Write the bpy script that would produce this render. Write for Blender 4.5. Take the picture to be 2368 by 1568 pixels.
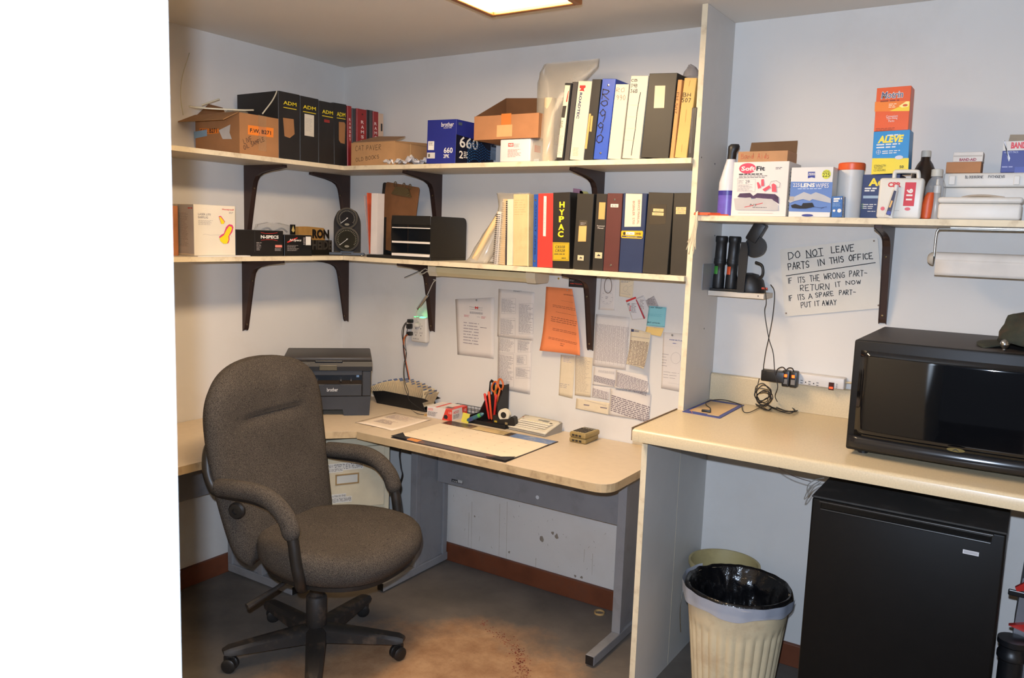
import bpy, bmesh, math, random
from mathutils import Vector, Matrix, noise as mnoise

for _o in list(bpy.data.objects):
    bpy.data.objects.remove(_o, do_unlink=True)
SC = bpy.context.scene
COL = SC.collection
random.seed(7)

# ------------------------------------------------------------------ camera
FPX, YAW, PITCH, ROLL = 1876.826, -0.576952, 0.129244, 0.033223
CP = Vector((3.0046, -3.00993, 1.57577))
_f = Vector((math.sin(YAW)*math.cos(PITCH), math.cos(YAW)*math.cos(PITCH), -math.sin(PITCH)))
_r = Vector((math.cos(YAW), -math.sin(YAW), 0)); _u = _r.cross(_f)
CR = _r*math.cos(ROLL) + _u*math.sin(ROLL)
CU = -_r*math.sin(ROLL) + _u*math.cos(ROLL)
CF = _f
cam_d = bpy.data.cameras.new('camera'); cam = bpy.data.objects.new('camera', cam_d); COL.objects.link(cam)
cam_d.sensor_width = 36; cam_d.lens = 36*FPX/2368; cam_d.clip_start = 0.02
cam.matrix_world = Matrix(((CR.x, CU.x, -CF.x, CP.x), (CR.y, CU.y, -CF.y, CP.y), (CR.z, CU.z, -CF.z, CP.z), (0, 0, 0, 1)))
SC.camera = cam
cam_d.dof.use_dof = True; cam_d.dof.focus_distance = 3.3; cam_d.dof.aperture_fstop = 8.0

# ------------------------------------------------------------------ world, flash, exposure
W = bpy.data.worlds.new('world'); SC.world = W; W.use_nodes = True
W.node_tree.nodes['Background'].inputs[0].default_value = (0.55, 0.6, 0.7, 1)
W.node_tree.nodes['Background'].inputs[1].default_value = 0.10
fl_d = bpy.data.lights.new('camera_flash', 'SPOT'); fl = bpy.data.objects.new('camera_flash', fl_d); COL.objects.link(fl)
fl_d.energy = FLASH = 200.0; fl_d.color = (0.77, 0.92, 1.16); fl_d.shadow_soft_size = 0.012
fl_d.spot_size = math.radians(100); fl_d.spot_blend = 0.5
fl.matrix_world = cam.matrix_world @ Matrix.Translation((-0.022, 0.085, 0.02))
LAMP = 38.0
vs = SC.view_settings
vs.view_transform = 'Standard'; vs.look = 'None'; vs.exposure = 0.0; vs.gamma = 1.0; vs.use_curve_mapping = False

# ------------------------------------------------------------------ pixel helpers (photo pixels -> points on real planes)
def ray(u, v): return CF + CR*((u-1184)/FPX) + CU*((784-v)/FPX)
def at(p, ax, val):
    d = ray(*p); i = 'xyz'.index(ax); return CP + d*((val-CP[i])/d[i])
def on_plane(p, o, n):
    d = ray(*p); return CP + d*((o-CP).dot(n)/d.dot(n))
def zm(ox, oy, s): return lambda x, y: (ox+x/s, oy+y/s)
r1=zm(390,100,4.468); r2=zm(860,100,4.9); r3=zm(1230,110,5.038); r4=zm(390,380,5.038); r5=zm(820,380,5.382); r6=zm(1100,400,4.468)
r7=zm(1600,180,4.355); r8=zm(1960,180,4.127); s1=zm(900,600,5.6); s2=zm(1230,620,4.355); s3=zm(640,780,5.148); s4=zm(960,840,4.385)
s5=zm(1590,500,3.409); s6=zm(1900,480,2.239); s8=zm(1440,1080,2.552); t2=zm(1440,860,5.228)

# ------------------------------------------------------------------ materials
def lin(c):
    return tuple((x/255/12.92 if x/255 <= 0.04045 else ((x/255+0.055)/1.055)**2.4) for x in c)
_M = {}
def mt(rgb, rough=0.6, metal=0.0, var=0.10, scale=14.0, bump=0.0, bscale=300.0, alpha=1.0, emit=0.0, spec=0.5, dirt=None, dscale=6.0, damt=0.5, trans=0.0, name=None):
    key = (rgb, rough, metal, var, scale, bump, bscale, alpha, emit, spec, dirt, dscale, damt, trans)
    if key in _M: return _M[key]
    m = bpy.data.materials.new(name or 'surface_%d_%d_%d' % tuple(int(x) for x in rgb)); m.use_nodes = True
    nt = m.node_tree; b = nt.nodes['Principled BSDF']; L = nt.links
    c = lin(rgb)
    tc = nt.nodes.new('ShaderNodeTexCoord')
    col_out = None
    if var > 0 or dirt:
        n = nt.nodes.new('ShaderNodeTexNoise'); n.inputs['Scale'].default_value = scale; n.inputs['Detail'].default_value = 4
        L.new(tc.outputs['Object'], n.inputs['Vector'])
        mp = nt.nodes.new('ShaderNodeMapRange'); mp.inputs[1].default_value = 0.3; mp.inputs[2].default_value = 0.7
        mp.inputs[3].default_value = 1-var; mp.inputs[4].default_value = 1+var*0.4
        L.new(n.outputs[0], mp.inputs[0])
        mx = nt.nodes.new('ShaderNodeMix'); mx.data_type = 'RGBA'; mx.blend_type = 'MULTIPLY'; mx.inputs[0].default_value = 1
        mx.inputs[6].default_value = (*c, 1); L.new(mp.outputs[0], mx.inputs[7]); col_out = mx.outputs[2]
        if dirt:
            n2 = nt.nodes.new('ShaderNodeTexNoise'); n2.inputs['Scale'].default_value = dscale; n2.inputs['Detail'].default_value = 7; n2.inputs['Roughness'].default_value = 0.65
            L.new(tc.outputs['Object'], n2.inputs['Vector'])
            m2 = nt.nodes.new('ShaderNodeMapRange'); m2.inputs[1].default_value = 0.52; m2.inputs[2].default_value = 0.78; m2.inputs[3].default_value = 0; m2.inputs[4].default_value = damt
            L.new(n2.outputs[0], m2.inputs[0])
            x2 = nt.nodes.new('ShaderNodeMix'); x2.data_type = 'RGBA'; L.new(m2.outputs[0], x2.inputs[0]); L.new(col_out, x2.inputs[6]); x2.inputs[7].default_value = (*lin(dirt), 1)
            col_out = x2.outputs[2]
        L.new(col_out, b.inputs['Base Color'])
    else:
        b.inputs['Base Color'].default_value = (*c, 1)
    b.inputs['Roughness'].default_value = rough; b.inputs['Metallic'].default_value = metal
    b.inputs['Specular IOR Level'].default_value = spec; b.inputs['Alpha'].default_value = alpha
    b.inputs['Transmission Weight'].default_value = trans
    if emit > 0:
        b.inputs['Emission Color'].default_value = (*c, 1); b.inputs['Emission Strength'].default_value = emit
    if bump > 0:
        n = nt.nodes.new('ShaderNodeTexNoise'); n.inputs['Scale'].default_value = bscale; n.inputs['Detail'].default_value = 3
        L.new(tc.outputs['Object'], n.inputs['Vector'])
        bp = nt.nodes.new('ShaderNodeBump'); bp.inputs['Strength'].default_value = bump; bp.inputs['Distance'].default_value = 0.002
        L.new(n.outputs[0], bp.inputs['Height']); L.new(bp.outputs[0], b.inputs['Normal'])
    _M[key] = m
    return m
BLK = mt((24, 23, 24), 0.45); INK = mt((30, 30, 34), 0.7, var=0); WHT = mt((226, 222, 214), 0.6, var=0.04)
PAPER = mt((222, 214, 204), 0.8, var=0.04); GREYINK = mt((112, 108, 108), 0.8, var=0); CARD = mt((168, 118, 74), 0.85, bump=0.15)
CARDIN = mt((120, 82, 50), 0.9); REDINK = mt((196, 44, 40), 0.6, var=0); YEL = mt((232, 206, 40), 0.5, var=0); CHROME = mt((190, 190, 188), 0.18, 1.0, var=0)
BAG = mt((196, 188, 172), 0.22, alpha=0.42, var=0.2, scale=8); CLEAR = mt((210, 212, 214), 0.15, alpha=0.3, var=0.1)
PLUG = mt((26, 25, 25), 0.4); DKPLASTIC = mt((34, 33, 34), 0.42, bump=0.1)

# ------------------------------------------------------------------ mesh builder
def bez(p0, p1, p2, p3, n=10):
    o = []
    for i in range(n+1):
        t = i/n; o.append(p0*(1-t)**3 + p1*3*t*(1-t)**2 + p2*3*t*t*(1-t) + p3*t**3)
    return o
def smooth_path(pts, sub=6, closed=False):
    pts = [Vector(p) for p in pts]; o = []; n = len(pts)
    rng = range(n if closed else n-1)
    for i in rng:
        a = pts[(i-1) % n] if closed or i > 0 else pts[0]; b = pts[i]; c = pts[(i+1) % n]
        d = pts[(i+2) % n] if closed or i+2 < n else pts[-1]
        for k in range(sub):
            t = k/sub
            o.append(0.5*((2*b)+(c-a)*t+(2*a-5*b+4*c-d)*t*t+(3*b-a-3*c+d)*t**3))
    if not closed: o.append(pts[-1])
    return o
class MB:
    def __init__(s): s.v = []; s.f = []
    def add(s, vs, fs, M=None):
        k = len(s.v)
        for p in vs:
            p = Vector(p); s.v.append(M @ p if M else p)
        s.f += [tuple(i+k for i in f) for f in fs]; return s
    def box(s, x0, x1, y0, y1, z0, z1, b=0.0, seg=2, M=None):
        if b <= 0:
            v = [(x, y, z) for x in (x0, x1) for y in (y0, y1) for z in (z0, z1)]
            return s.add(v, [(0,1,3,2), (4,6,7,5), (0,4,5,1), (2,3,7,6), (0,2,6,4), (1,5,7,3)], M)
        bm = bmesh.new(); bmesh.ops.create_cube(bm, size=1)
        for q in bm.verts: q.co = Vector(((x0+x1)/2+q.co.x*(x1-x0), (y0+y1)/2+q.co.y*(y1-y0), (z0+z1)/2+q.co.z*(z1-z0)))
        b = min(b, 0.49*min(abs(x1-x0), abs(y1-y0), abs(z1-z0)))
        bmesh.ops.bevel(bm, geom=list(bm.edges), offset=b, segments=seg, profile=0.5, affect='EDGES')
        bm.verts.ensure_lookup_table()
        s.add([q.co.copy() for q in bm.verts], [tuple(q.index for q in f.verts) for f in bm.faces], M); bm.free(); return s
    def prism(s, prof, ax, a0, a1, M=None):
        """prof: 2D outline (counter-clockwise or not), extruded along axis ax"""
        def mk(p, a):
            return {'x': (a, p[0], p[1]), 'y': (p[0], a, p[1]), 'z': (p[0], p[1], a)}[ax]
        n = len(prof); v = [mk(p, a0) for p in prof]+[mk(p, a1) for p in prof]
        f = [tuple(range(n-1, -1, -1)), tuple(range(n, 2*n))]+[(i, (i+1) % n, n+(i+1) % n, n+i) for i in range(n)]
        return s.add(v, f, M)
    def loft(s, rings, cap=True, M=None, closed=False):
        n = len(rings[0]); v = [p for r in rings for p in r]; f = []
        m = len(rings)
        for i in range(m if closed else m-1):
            a, b = i*n, ((i+1) % m)*n
            for k in range(n): f.append((a+k, a+(k+1) % n, b+(k+1) % n, b+k))
        if cap and not closed: f += [tuple(range(n-1, -1, -1)), tuple(range((m-1)*n, m*n))]
        return s.add(v, f, M)
    def lathe(s, prof, c=(0, 0, 0), n=24, M=None, sx=1, sy=1, cap=True):
        return s.loft([[(c[0]+r*sx*math.cos(2*math.pi*k/n), c[1]+r*sy*math.sin(2*math.pi*k/n), c[2]+z) for k in range(n)] for r, z in prof], cap, M)
    def tube(s, pts, r, n=8, M=None, closed=False, flat=1.0, up=None):
        pts = [Vector(p) for p in pts]; rings = []; m = len(pts); prev = None
        for i, p in enumerate(pts):
            if closed: d = pts[(i+1) % m]-pts[i-1]
            else: d = pts[min(i+1, m-1)]-pts[max(i-1, 0)]
            if d.length < 1e-9: d = Vector((0, 0, 1))
            d.normalize()
            ref = Vector(up) if up else (prev if prev is not None else (Vector((0, 0, 1)) if abs(d.z) < 0.9 else Vector((1, 0, 0))))
            a = ref-d*ref.dot(d)
            if a.length < 1e-6: a = d.orthogonal()
            a.normalize(); b = d.cross(a)
            if prev is None or True: prev = a
            rr = r[i] if isinstance(r, (list, tuple)) else r
            rings.append([p+a*(rr*math.cos(2*math.pi*k/n))+b*(rr*flat*math.sin(2*math.pi*k/n)) for k in range(n)])
        return s.loft(rings, True, M, closed)
    def grid(s, fn, nu, nv, M=None):
        v = [fn(i/nu, j/nv) for j in range(nv+1) for i in range(nu+1)]
        return s.add(v, [(j*(nu+1)+i, j*(nu+1)+i+1, (j+1)*(nu+1)+i+1, (j+1)*(nu+1)+i) for j in range(nv) for i in range(nu)], M)
    def sphere(s, c, r, n=12, sx=1, sy=1, sz=1):
        pr = [(max(1e-4, r*math.sin(math.pi*i/n)), -r*math.cos(math.pi*i/n)*sz) for i in range(n+1)]
        return s.lathe(pr, c, max(8, n), None, sx, sy)
    def out(s, name, mat, parent=None, smooth=False, fix=True, thick=0):
        me = bpy.data.meshes.new(name); me.from_pydata([tuple(p) for p in s.v], [], s.f)
        if fix:
            bm = bmesh.new(); bm.from_mesh(me)
            bmesh.ops.recalc_face_normals(bm, faces=list(bm.faces))
            if thick:
                bmesh.ops.solidify(bm, geom=list(bm.faces), thickness=thick)
            bm.to_mesh(me); bm.free()
        o = bpy.data.objects.new(name, me); COL.objects.link(o)
        me.materials.append(mat)
        if smooth:
            me.polygons.foreach_set('use_smooth', [True]*len(me.polygons))
            if smooth != 'all':
                try: me.set_sharp_from_angle(angle=math.radians(40))
                except Exception: pass
        if parent: o.parent = parent
        return o

MATW = {}
def place(o, loc, rz=0, ry=0, rx=0):
    o.location = loc; o.rotation_euler = (rx, ry, rz)
    MATW[o.name] = Matrix.Translation(Vector(loc)) @ Matrix.Rotation(rz, 4, 'Z') @ Matrix.Rotation(ry, 4, 'Y') @ Matrix.Rotation(rx, 4, 'X')
    return o
def tag(o, label, cat, group=None, kind=None):
    o['label'] = label; o['category'] = cat
    if group: o['group'] = group
    if kind: o['kind'] = kind
    return o
def thing(name, label, cat, loc=(0, 0, 0), rz=0, ry=0, rx=0, group=None):
    o = bpy.data.objects.new(name, None); o.empty_display_size = 0.05; COL.objects.link(o)
    place(o, loc, rz, ry, rx); return tag(o, label, cat, group)
def struct(o): o['kind'] = 'structure'; return o

# ------------------------------------------------------------------ lettering
FONTJOBS = []
STROKE = {
'A':[[(0,0),(.5,1),(1,0)],[(.2,.38),(.8,.38)]],'B':[[(0,0),(0,1),(.7,.95),(.8,.75),(.6,.55),(0,.5)],[(.6,.55),(.95,.3),(.75,.03),(0,0)]],
'C':[[(.95,.85),(.6,1),(.15,.8),(0,.45),(.2,.1),(.6,0),(.95,.15)]],'D':[[(0,0),(.05,1),(.6,.9),(.95,.5),(.7,.1),(0,0)]],
'E':[[(.9,1),(0,1),(0,0),(.9,0)],[(0,.5),(.7,.52)]],'F':[[(.9,1),(0,1),(0,0)],[(0,.52),(.7,.55)]],
'G':[[(.95,.85),(.5,1),(.05,.6),(.1,.2),(.5,0),(.9,.15),(.9,.45),(.5,.45)]],'H':[[(0,0),(0,1)],[(.9,0),(.9,1)],[(0,.5),(.9,.5)]],
'I':[[(.45,0),(.5,1)]],'J':[[(.7,1),(.7,.2),(.4,0),(.1,.2)]],'K':[[(0,0),(0,1)],[(.9,1),(0,.45),(.9,0)]],'L':[[(.05,1),(0,0),(.85,.02)]],
'M':[[(0,0),(.1,1),(.5,.35),(.9,1),(1,0)]],'N':[[(0,0),(.05,1),(.9,0),(.95,1)]],'O':[[(.5,1),(.1,.8),(0,.45),(.2,.08),(.55,0),(.9,.25),(.95,.6),(.75,.93),(.5,1)]],
'P':[[(0,0),(0,1),(.7,.97),(.85,.75),(.65,.5),(0,.45)]],'Q':[[(.5,1),(.1,.8),(0,.45),(.2,.08),(.55,0),(.9,.25),(.95,.6),(.75,.93),(.5,1)],[(.6,.3),(1,-.1)]],
'R':[[(0,0),(0,1),(.7,.97),(.85,.75),(.6,.52),(0,.48),(.9,0)]],'S':[[(.9,.85),(.5,1),(.1,.85),(.15,.6),(.8,.42),(.9,.15),(.5,0),(.05,.12)]],
'T':[[(0,1),(1,1)],[(.5,1),(.48,0)]],'U':[[(0,1),(.05,.2),(.4,0),(.8,.2),(.9,1)]],'V':[[(0,1),(.45,0),(.95,1)]],'W':[[(0,1),(.25,0),(.5,.7),(.75,0),(1,1)]],
'X':[[(0,0),(.9,1)],[(0,1),(.9,0)]],'Y':[[(0,1),(.45,.5),(.9,1)],[(.45,.5),(.4,0)]],'Z':[[(0,1),(.9,1),(0,0),(.9,0)]],
'0':[[(.5,1),(.1,.75),(.05,.3),(.4,0),(.8,.2),(.9,.7),(.5,1)]],'1':[[(.5,1),(.5,0)]],'2':[[(.05,.8),(.4,1),(.8,.8),(.1,0),(.9,0)]],
'3':[[(.05,.95),(.7,.95),(.4,.55),(.85,.3),(.5,0),(.05,.1)]],'4':[[(.1,1),(.05,.5),(.85,.5)],[(.7,1),(.65,0)]],'5':[[(.85,1),(.15,1),(.1,.6),(.6,.6),(.85,.3),(.5,0),(.05,.1)]],
'6':[[(.7,1),(.2,.6),(.1,.2),(.5,0),(.85,.25),(.5,.5),(.15,.3)]],'7':[[(0,1),(.9,1),(.3,0)]],'8':[[(.5,.5),(.1,.75),(.5,1),(.85,.75),(.1,.25),(.5,0),(.85,.25),(.5,.5)]],
'9':[[(.85,.65),(.4,.5),(.1,.75),(.45,1),(.85,.8),(.8,.3),(.6,0)]],'-':[[(.1,.5),(.9,.5)]],"'":[[(.5,1),(.45,.8)]],'.':[[(.4,0),(.5,.05)]],
'a':[[(.8,.6),(.3,.6),(.05,.25),(.3,0),(.75,.2),(.8,.6),(.9,0)]],'n':[[(0,.6),(.05,0),(.1,.4),(.5,.62),(.75,.4),(.8,0)]],'d':[[(.8,.3),(.4,.55),(.05,.25),(.4,0),(.75,.2),(.85,1),(.9,0)]],
'i':[[(.45,.6),(.5,0)],[(.45,.85),(.5,.9)]],'s':[[(.8,.55),(.4,.62),(.3,.45),(.75,.2),(.4,0),(.1,.1)]]}
def _stroke_mesh(mb, pts, w, to3):
    for a, b in zip(pts, pts[1:]):
        a = Vector(a); b = Vector(b); d = b-a
        if d.length < 1e-9: continue
        d.normalize(); n = Vector((-d.y, d.x))*w/2; e = d*w*0.4
        q = [a-e-n, b+e-n, b+e+n, a-e+n]
        mb.add([to3(p) for p in q], [(0, 1, 2, 3)])
class Face:
    """A flat side of a thing: u runs right, v runs up, both in metres."""
    def __init__(s, parent, o, u, v, root=None):
        s.p = parent; s.o = Vector(o); s.u = Vector(u).normalized(); s.v = Vector(v).normalized(); s.n = s.u.cross(s.v); s.k = 0
        s.M = MATW.get((root or parent).name, Matrix.Identity(4)) if (root or parent) is not None else Matrix.Identity(4)
    warp = None
    def to3(s, p, off=0.0):
        q = s.o+s.u*p[0]+s.v*p[1]+s.n*off
        return q+s.warp(p) if s.warp else q
    def px(s, p):
        o = s.M @ s.o; R = s.M.to_3x3(); n = R @ s.n; q = on_plane(p, o, n)-o
        return Vector((q.dot(R @ s.u), q.dot(R @ s.v)))
    def lift(s): s.k += 1; return 0.0004+0.00018*s.k
    def poly(s, pts, mat, name='label', px=False):
        h = s.lift()
        if px: pts = [s.px(p) for p in pts]
        return MB().add([s.to3(p, h) for p in pts], [tuple(range(len(pts)))]).out(name, mat, s.p, fix=False)
    def rect(s, a, b, mat, name='label', px=True):
        if px: a, b = s.px(a), s.px(b)
        u0, u1, v0, v1 = min(a[0], b[0]), max(a[0], b[0]), min(a[1], b[1]), max(a[1], b[1])
        h = s.lift(); return MB().add([s.to3(p, h) for p in ((u0, v0), (u1, v0), (u1, v1), (u0, v1))], [(0, 1, 2, 3)]).out(name, mat, s.p, fix=False)
    def disc(s, c, ru, rv, mat, name='emblem', px=False, n=20):
        if px: c = s.px(c)
        h = s.lift(); return MB().add([s.to3((c[0]+ru*math.cos(6.2832*k/n), c[1]+rv*math.sin(6.2832*k/n)), h) for k in range(n)], [tuple(range(n))]).out(name, mat, s.p, fix=False)
    def text(s, t, a, b, mat, rot=0, px=True, bold=0.0, shear=0.0, name='lettering'):
        """lettering fitted to the box with corners a, b"""
        if px: a, b = s.px(a), s.px(b)
        FONTJOBS.append((s, t, ((a[0]+b[0])/2, (a[1]+b[1])/2), abs(b[0]-a[0]), abs(b[1]-a[1]), mat, rot, bold, shear, name, s.lift()))
    def hand(s, t, a, b, mat, w=0.0018, rot=0, px=True, jit=0.06, name='handwriting', gap=0.35):
        """marker strokes fitted into the box a (upper left), b (lower right); rot turns the baseline"""
        if px: a, b = s.px(a), s.px(b)
        W_, H_ = abs(b[0]-a[0]), abs(a[1]-b[1])
        if abs(rot) == 90: W_, H_ = H_, W_
        cx, cy = (a[0]+b[0])/2, (a[1]+b[1])/2
        adv = 1.0+gap; tot = sum((0.8 if c == ' ' else (0.5 if c in "I1'." else 1)*adv) for c in t)-gap
        sx = W_/tot; h = s.lift(); mb = MB(); x = 0.0; ca, sa = math.cos(math.radians(rot)), math.sin(math.radians(rot))
        rnd = random.Random(t)
        def T(p):
            q = ((p[0])*sx-W_/2, p[1]*H_-H_/2); return s.to3((cx+q[0]*ca-q[1]*sa, cy+q[0]*sa+q[1]*ca), h)
        for c in t:
            if c == ' ': x += 0.8; continue
            nar = 0.5 if c in "I1'." else 1
            for st in STROKE.get(c, []):
                pts = []
                for p in st:
                    pts.append((cx*0+(x+(p[0]-(0.25 if nar < 1 else 0))+rnd.uniform(-jit, jit))*sx-W_/2, (p[1]+rnd.uniform(-jit, jit))*H_-H_/2))
                pts = [(cx+q[0]*ca-q[1]*sa, cy+q[0]*sa+q[1]*ca) for q in pts]
                _stroke_mesh(mb, pts, w, lambda p: s.to3(p, h))
            x += nar*adv
        return mb.out(name, mat, s.p, fix=False)
    def strokes(s, lines, mat, w=0.001, px=True, name='drawing'):
        if 1 < len(lines) <= 3: return [s.strokes([l], mat, w, px, name) for l in lines][-1]
        h = s.lift(); mb = MB()
        for l in lines:
            _stroke_mesh(mb, [s.px(p) if px else p for p in l], w, lambda p: s.to3(p, h))
        return mb.out(name, mat, s.p, fix=False)
    def lines(s, a, b, n, mat, fill=0.45, seed=0, px=True, ragged=True, cols=1, name='print', skew=0.0):
        """rows of small print, broken into words"""
        if px: a, b = s.px(a), s.px(b)
        u0, u1, v0, v1 = min(a[0], b[0]), max(a[0], b[0]), min(a[1], b[1]), max(a[1], b[1])
        rnd = random.Random(seed); h = s.lift(); mb = MB(); dv = (v1-v0)/n; cw = (u1-u0)/cols
        for r in range(n):
            y = v1-(r+0.5)*dv
            for c in range(cols):
                x = u0+c*cw; xe = x+cw*(0.92 if cols > 1 else (rnd.uniform(0.6, 1) if ragged else 1))
                while x < xe-dv*0.3:
                    w = min(rnd.uniform(0.9, 3.2)*dv, xe-x)
                    q = [(x, y-dv*fill/2), (x+w, y-dv*fill/2), (x+w, y+dv*fill/2), (x, y+dv*fill/2)]
                    mb.add([s.to3((p[0], p[1]+skew*(p[0]-u0)), h) for p in q], [(0, 1, 2, 3)]); x += w+dv*0.45
        return mb.out(name, mat, s.p, fix=False) if mb.v else None
def finish_text():
    tmp = []
    for j in FONTJOBS:
        cu = bpy.data.curves.new('lettering', 'FONT'); cu.body = j[1]; cu.resolution_u = 2; cu.offset = j[7]; cu.shear = j[8]
        o = bpy.data.objects.new('lettering_source', cu); COL.objects.link(o); tmp.append(o)
    bpy.context.view_layer.update(); dg = bpy.context.evaluated_depsgraph_get()
    for j, o in zip(FONTJOBS, tmp):
        face, t, c, w, h, mat, rot, bold, shear, name, lift = j
        me = bpy.data.meshes.new_from_object(o.evaluated_get(dg))
        xs = [v.co.x for v in me.vertices]; ys = [v.co.y for v in me.vertices]
        if not xs: continue
        x0, x1, y0, y1 = min(xs), max(xs), min(ys), max(ys)
        if abs(rot) == 90: w, h = h, w
        sx, sy = w/max(1e-6, x1-x0), h/max(1e-6, y1-y0); ca, sa = math.cos(math.radians(rot)), math.sin(math.radians(rot))
        for v in me.vertices:
            a, b = (v.co.x-(x0+x1)/2)*sx, (v.co.y-(y0+y1)/2)*sy
            v.co = face.to3((c[0]+a*ca-b*sa, c[1]+a*sa+b*ca), lift)
        me.materials.clear(); me.materials.append(mat); me.name = name
        for p in me.polygons: p.material_index = 0
        q = bpy.data.objects.new(name, me); COL.objects.link(q)
        if face.p: q.parent = face.p
    for o in tmp:
        cu = o.data; bpy.data.objects.remove(o, do_unlink=True); bpy.data.curves.remove(cu)

# ================================================================== THE ROOM
H = 2.363; Z1, Z2, Z3, DZ, CZ = 1.854, 1.448, 1.659, 0.735, 0.970
WALL = mt((214, 210, 204), 0.75, var=0.035, scale=3, bump=0.06, bscale=160, dirt=(190, 180, 168), dscale=2.2, damt=0.35, name='painted_wall')
CEIL = mt((222, 216, 206), 0.85, var=0.03, scale=3, bump=0.05, bscale=200, name='painted_ceiling')
LAM = mt((196, 193, 188), 0.45, var=0.03, name='white_laminate'); EDGE = mt((222, 207, 176), 0.6, dirt=(150, 120, 84), dscale=24, damt=0.6, name='worn_edge_band')
BASE = mt((116, 62, 36), 0.55, scale=9, var=0.3, dirt=(66, 52, 44), dscale=9, damt=0.6, name='brown_baseboard')

def floor_material():
    m = bpy.data.materials.new('worn_concrete'); m.use_nodes = True; nt = m.node_tree; L = nt.links; b = nt.nodes['Principled BSDF']
    tc = nt.nodes.new('ShaderNodeTexCoord')
    def nz(sc, det=6, rough=0.6):
        n = nt.nodes.new('ShaderNodeTexNoise'); n.inputs['Scale'].default_value = sc; n.inputs['Detail'].default_value = det; n.inputs['Roughness'].default_value = rough
        L.new(tc.outputs['Object'], n.inputs['Vector']); return n
    def rng(src, a, c, o0, o1):
        r = nt.nodes.new('ShaderNodeMapRange'); r.inputs[1].default_value = a; r.inputs[2].default_value = c; r.inputs[3].default_value = o0; r.inputs[4].default_value = o1; L.new(src, r.inputs[0]); return r.outputs[0]
    def mix(f, a, c):
        x = nt.nodes.new('ShaderNodeMix'); x.data_type = 'RGBA'; L.new(f, x.inputs[0])
        for i, q in ((6, a), (7, c)):
            if isinstance(q, tuple): x.inputs[i].default_value = (*lin(q), 1)
            else: L.new(q, x.inputs[i])
        return x.outputs[2]
    base = mix(rng(nz(3.5).outputs[0], .3, .7, 0, 1), (82, 77, 71), (112, 103, 94))
    # bare worn patch where the chair has rubbed the paint off
    mp = nt.nodes.new('ShaderNodeMapping'); mp.inputs['Location'].default_value = (-1.42, 1.02, 0); L.new(tc.outputs['Object'], mp.inputs[0])
    ln = nt.nodes.new('ShaderNodeVectorMath'); ln.operation = 'LENGTH'; L.new(mp.outputs[0], ln.inputs[0])
    ad = nt.nodes.new('ShaderNodeMath'); ad.operation = 'MULTIPLY_ADD'; ad.inputs[1].default_value = 0.62; L.new(nz(2.6, 8, .7).outputs[0], ad.inputs[0]); L.new(ln.outputs['Value'], ad.inputs[2])
    patch = rng(ad.outputs[0], .78, .98, 1, 0)
    tan = mix(rng(nz(9, 8, .7).outputs[0], .35, .65, 0, 1), (136, 100, 70), (168, 134, 100))
    c = mix(patch, base, tan)
    c = mix(rng(nz(60, 4).outputs[0], .62, .8, 0, .45), c, (66, 58, 52))
    L.new(c, b.inputs['Base Color']); b.inputs['Roughness'].default_value = .75
    bp = nt.nodes.new('ShaderNodeBump'); bp.inputs['Strength'].default_value = .12; bp.inputs['Distance'].default_value = .004; L.new(nz(40).outputs[0], bp.inputs['Height']); L.new(bp.outputs[0], b.inputs['Normal'])
    return m
floor = struct(MB().box(-.15, 3.9, -4.6, .15, -.08, 0).out('floor', floor_material()))
rnd = random.Random(3)
mb = MB()
for (u, v, n, r) in ((1118, 1443, 14, 5), (1135, 1455, 18, 8), (1155, 1470, 20, 8), (1172, 1484, 20, 8), (1190, 1497, 22, 8), (1200, 1512, 44, 9), (1208, 1528, 44, 10), (1203, 1545, 36, 9), (1212, 1560, 36, 9)):
    for k in range(n):
        p = at((u+rnd.gauss(0, r), v+rnd.gauss(0, r*.7)), 'z', 0.0009); a = rnd.uniform(.0012, .0045); t0 = rnd.random()*6
        mb.add([(p.x+a*rnd.uniform(.5, 1.2)*math.cos(t0+q), p.y+a*rnd.uniform(.5, 1.2)*math.sin(t0+q), .0009) for q in (0, 1.25, 2.5, 3.8, 5)], [(0, 1, 2, 3, 4)])
o = mb.out('red_stain', mt((132, 66, 50), .9, var=.2), floor, fix=False); o['label'] = 'trail of rust red stain on the bare concrete'
ceiling = struct(MB().box(-.15, 3.9, -2.72, .15, H, H+.1).out('ceiling', CEIL))
wall_back = struct(MB().box(-.15, 3.9, 0, .12, 0, H).out('wall_back', WALL))
wall_left = struct(MB().box(-.12, 0, -2.72, 0, 0, H).out('wall_left', WALL))
wall_right = struct(MB().box(3.75, 3.87, -2.72, 0, 0, H).out('wall_right', WALL))
JAMB = mt((226, 226, 222), .6, var=.02, name='white_jamb')
wall_front = struct(MB().box(-.12, 2.40, -2.72, -2.60, 0, H).box(3.35, 3.87, -2.72, -2.60, 0, H).box(2.40, 3.35, -2.72, -2.60, 2.1, H).out('wall_front', JAMB))
struct(MB().box(2.28, 2.40, -3.7, -2.7205, 0, 2.6).out('wall_hall_added', JAMB))  # unseen wall added so the microwave door reflects a flash-lit band
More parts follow.
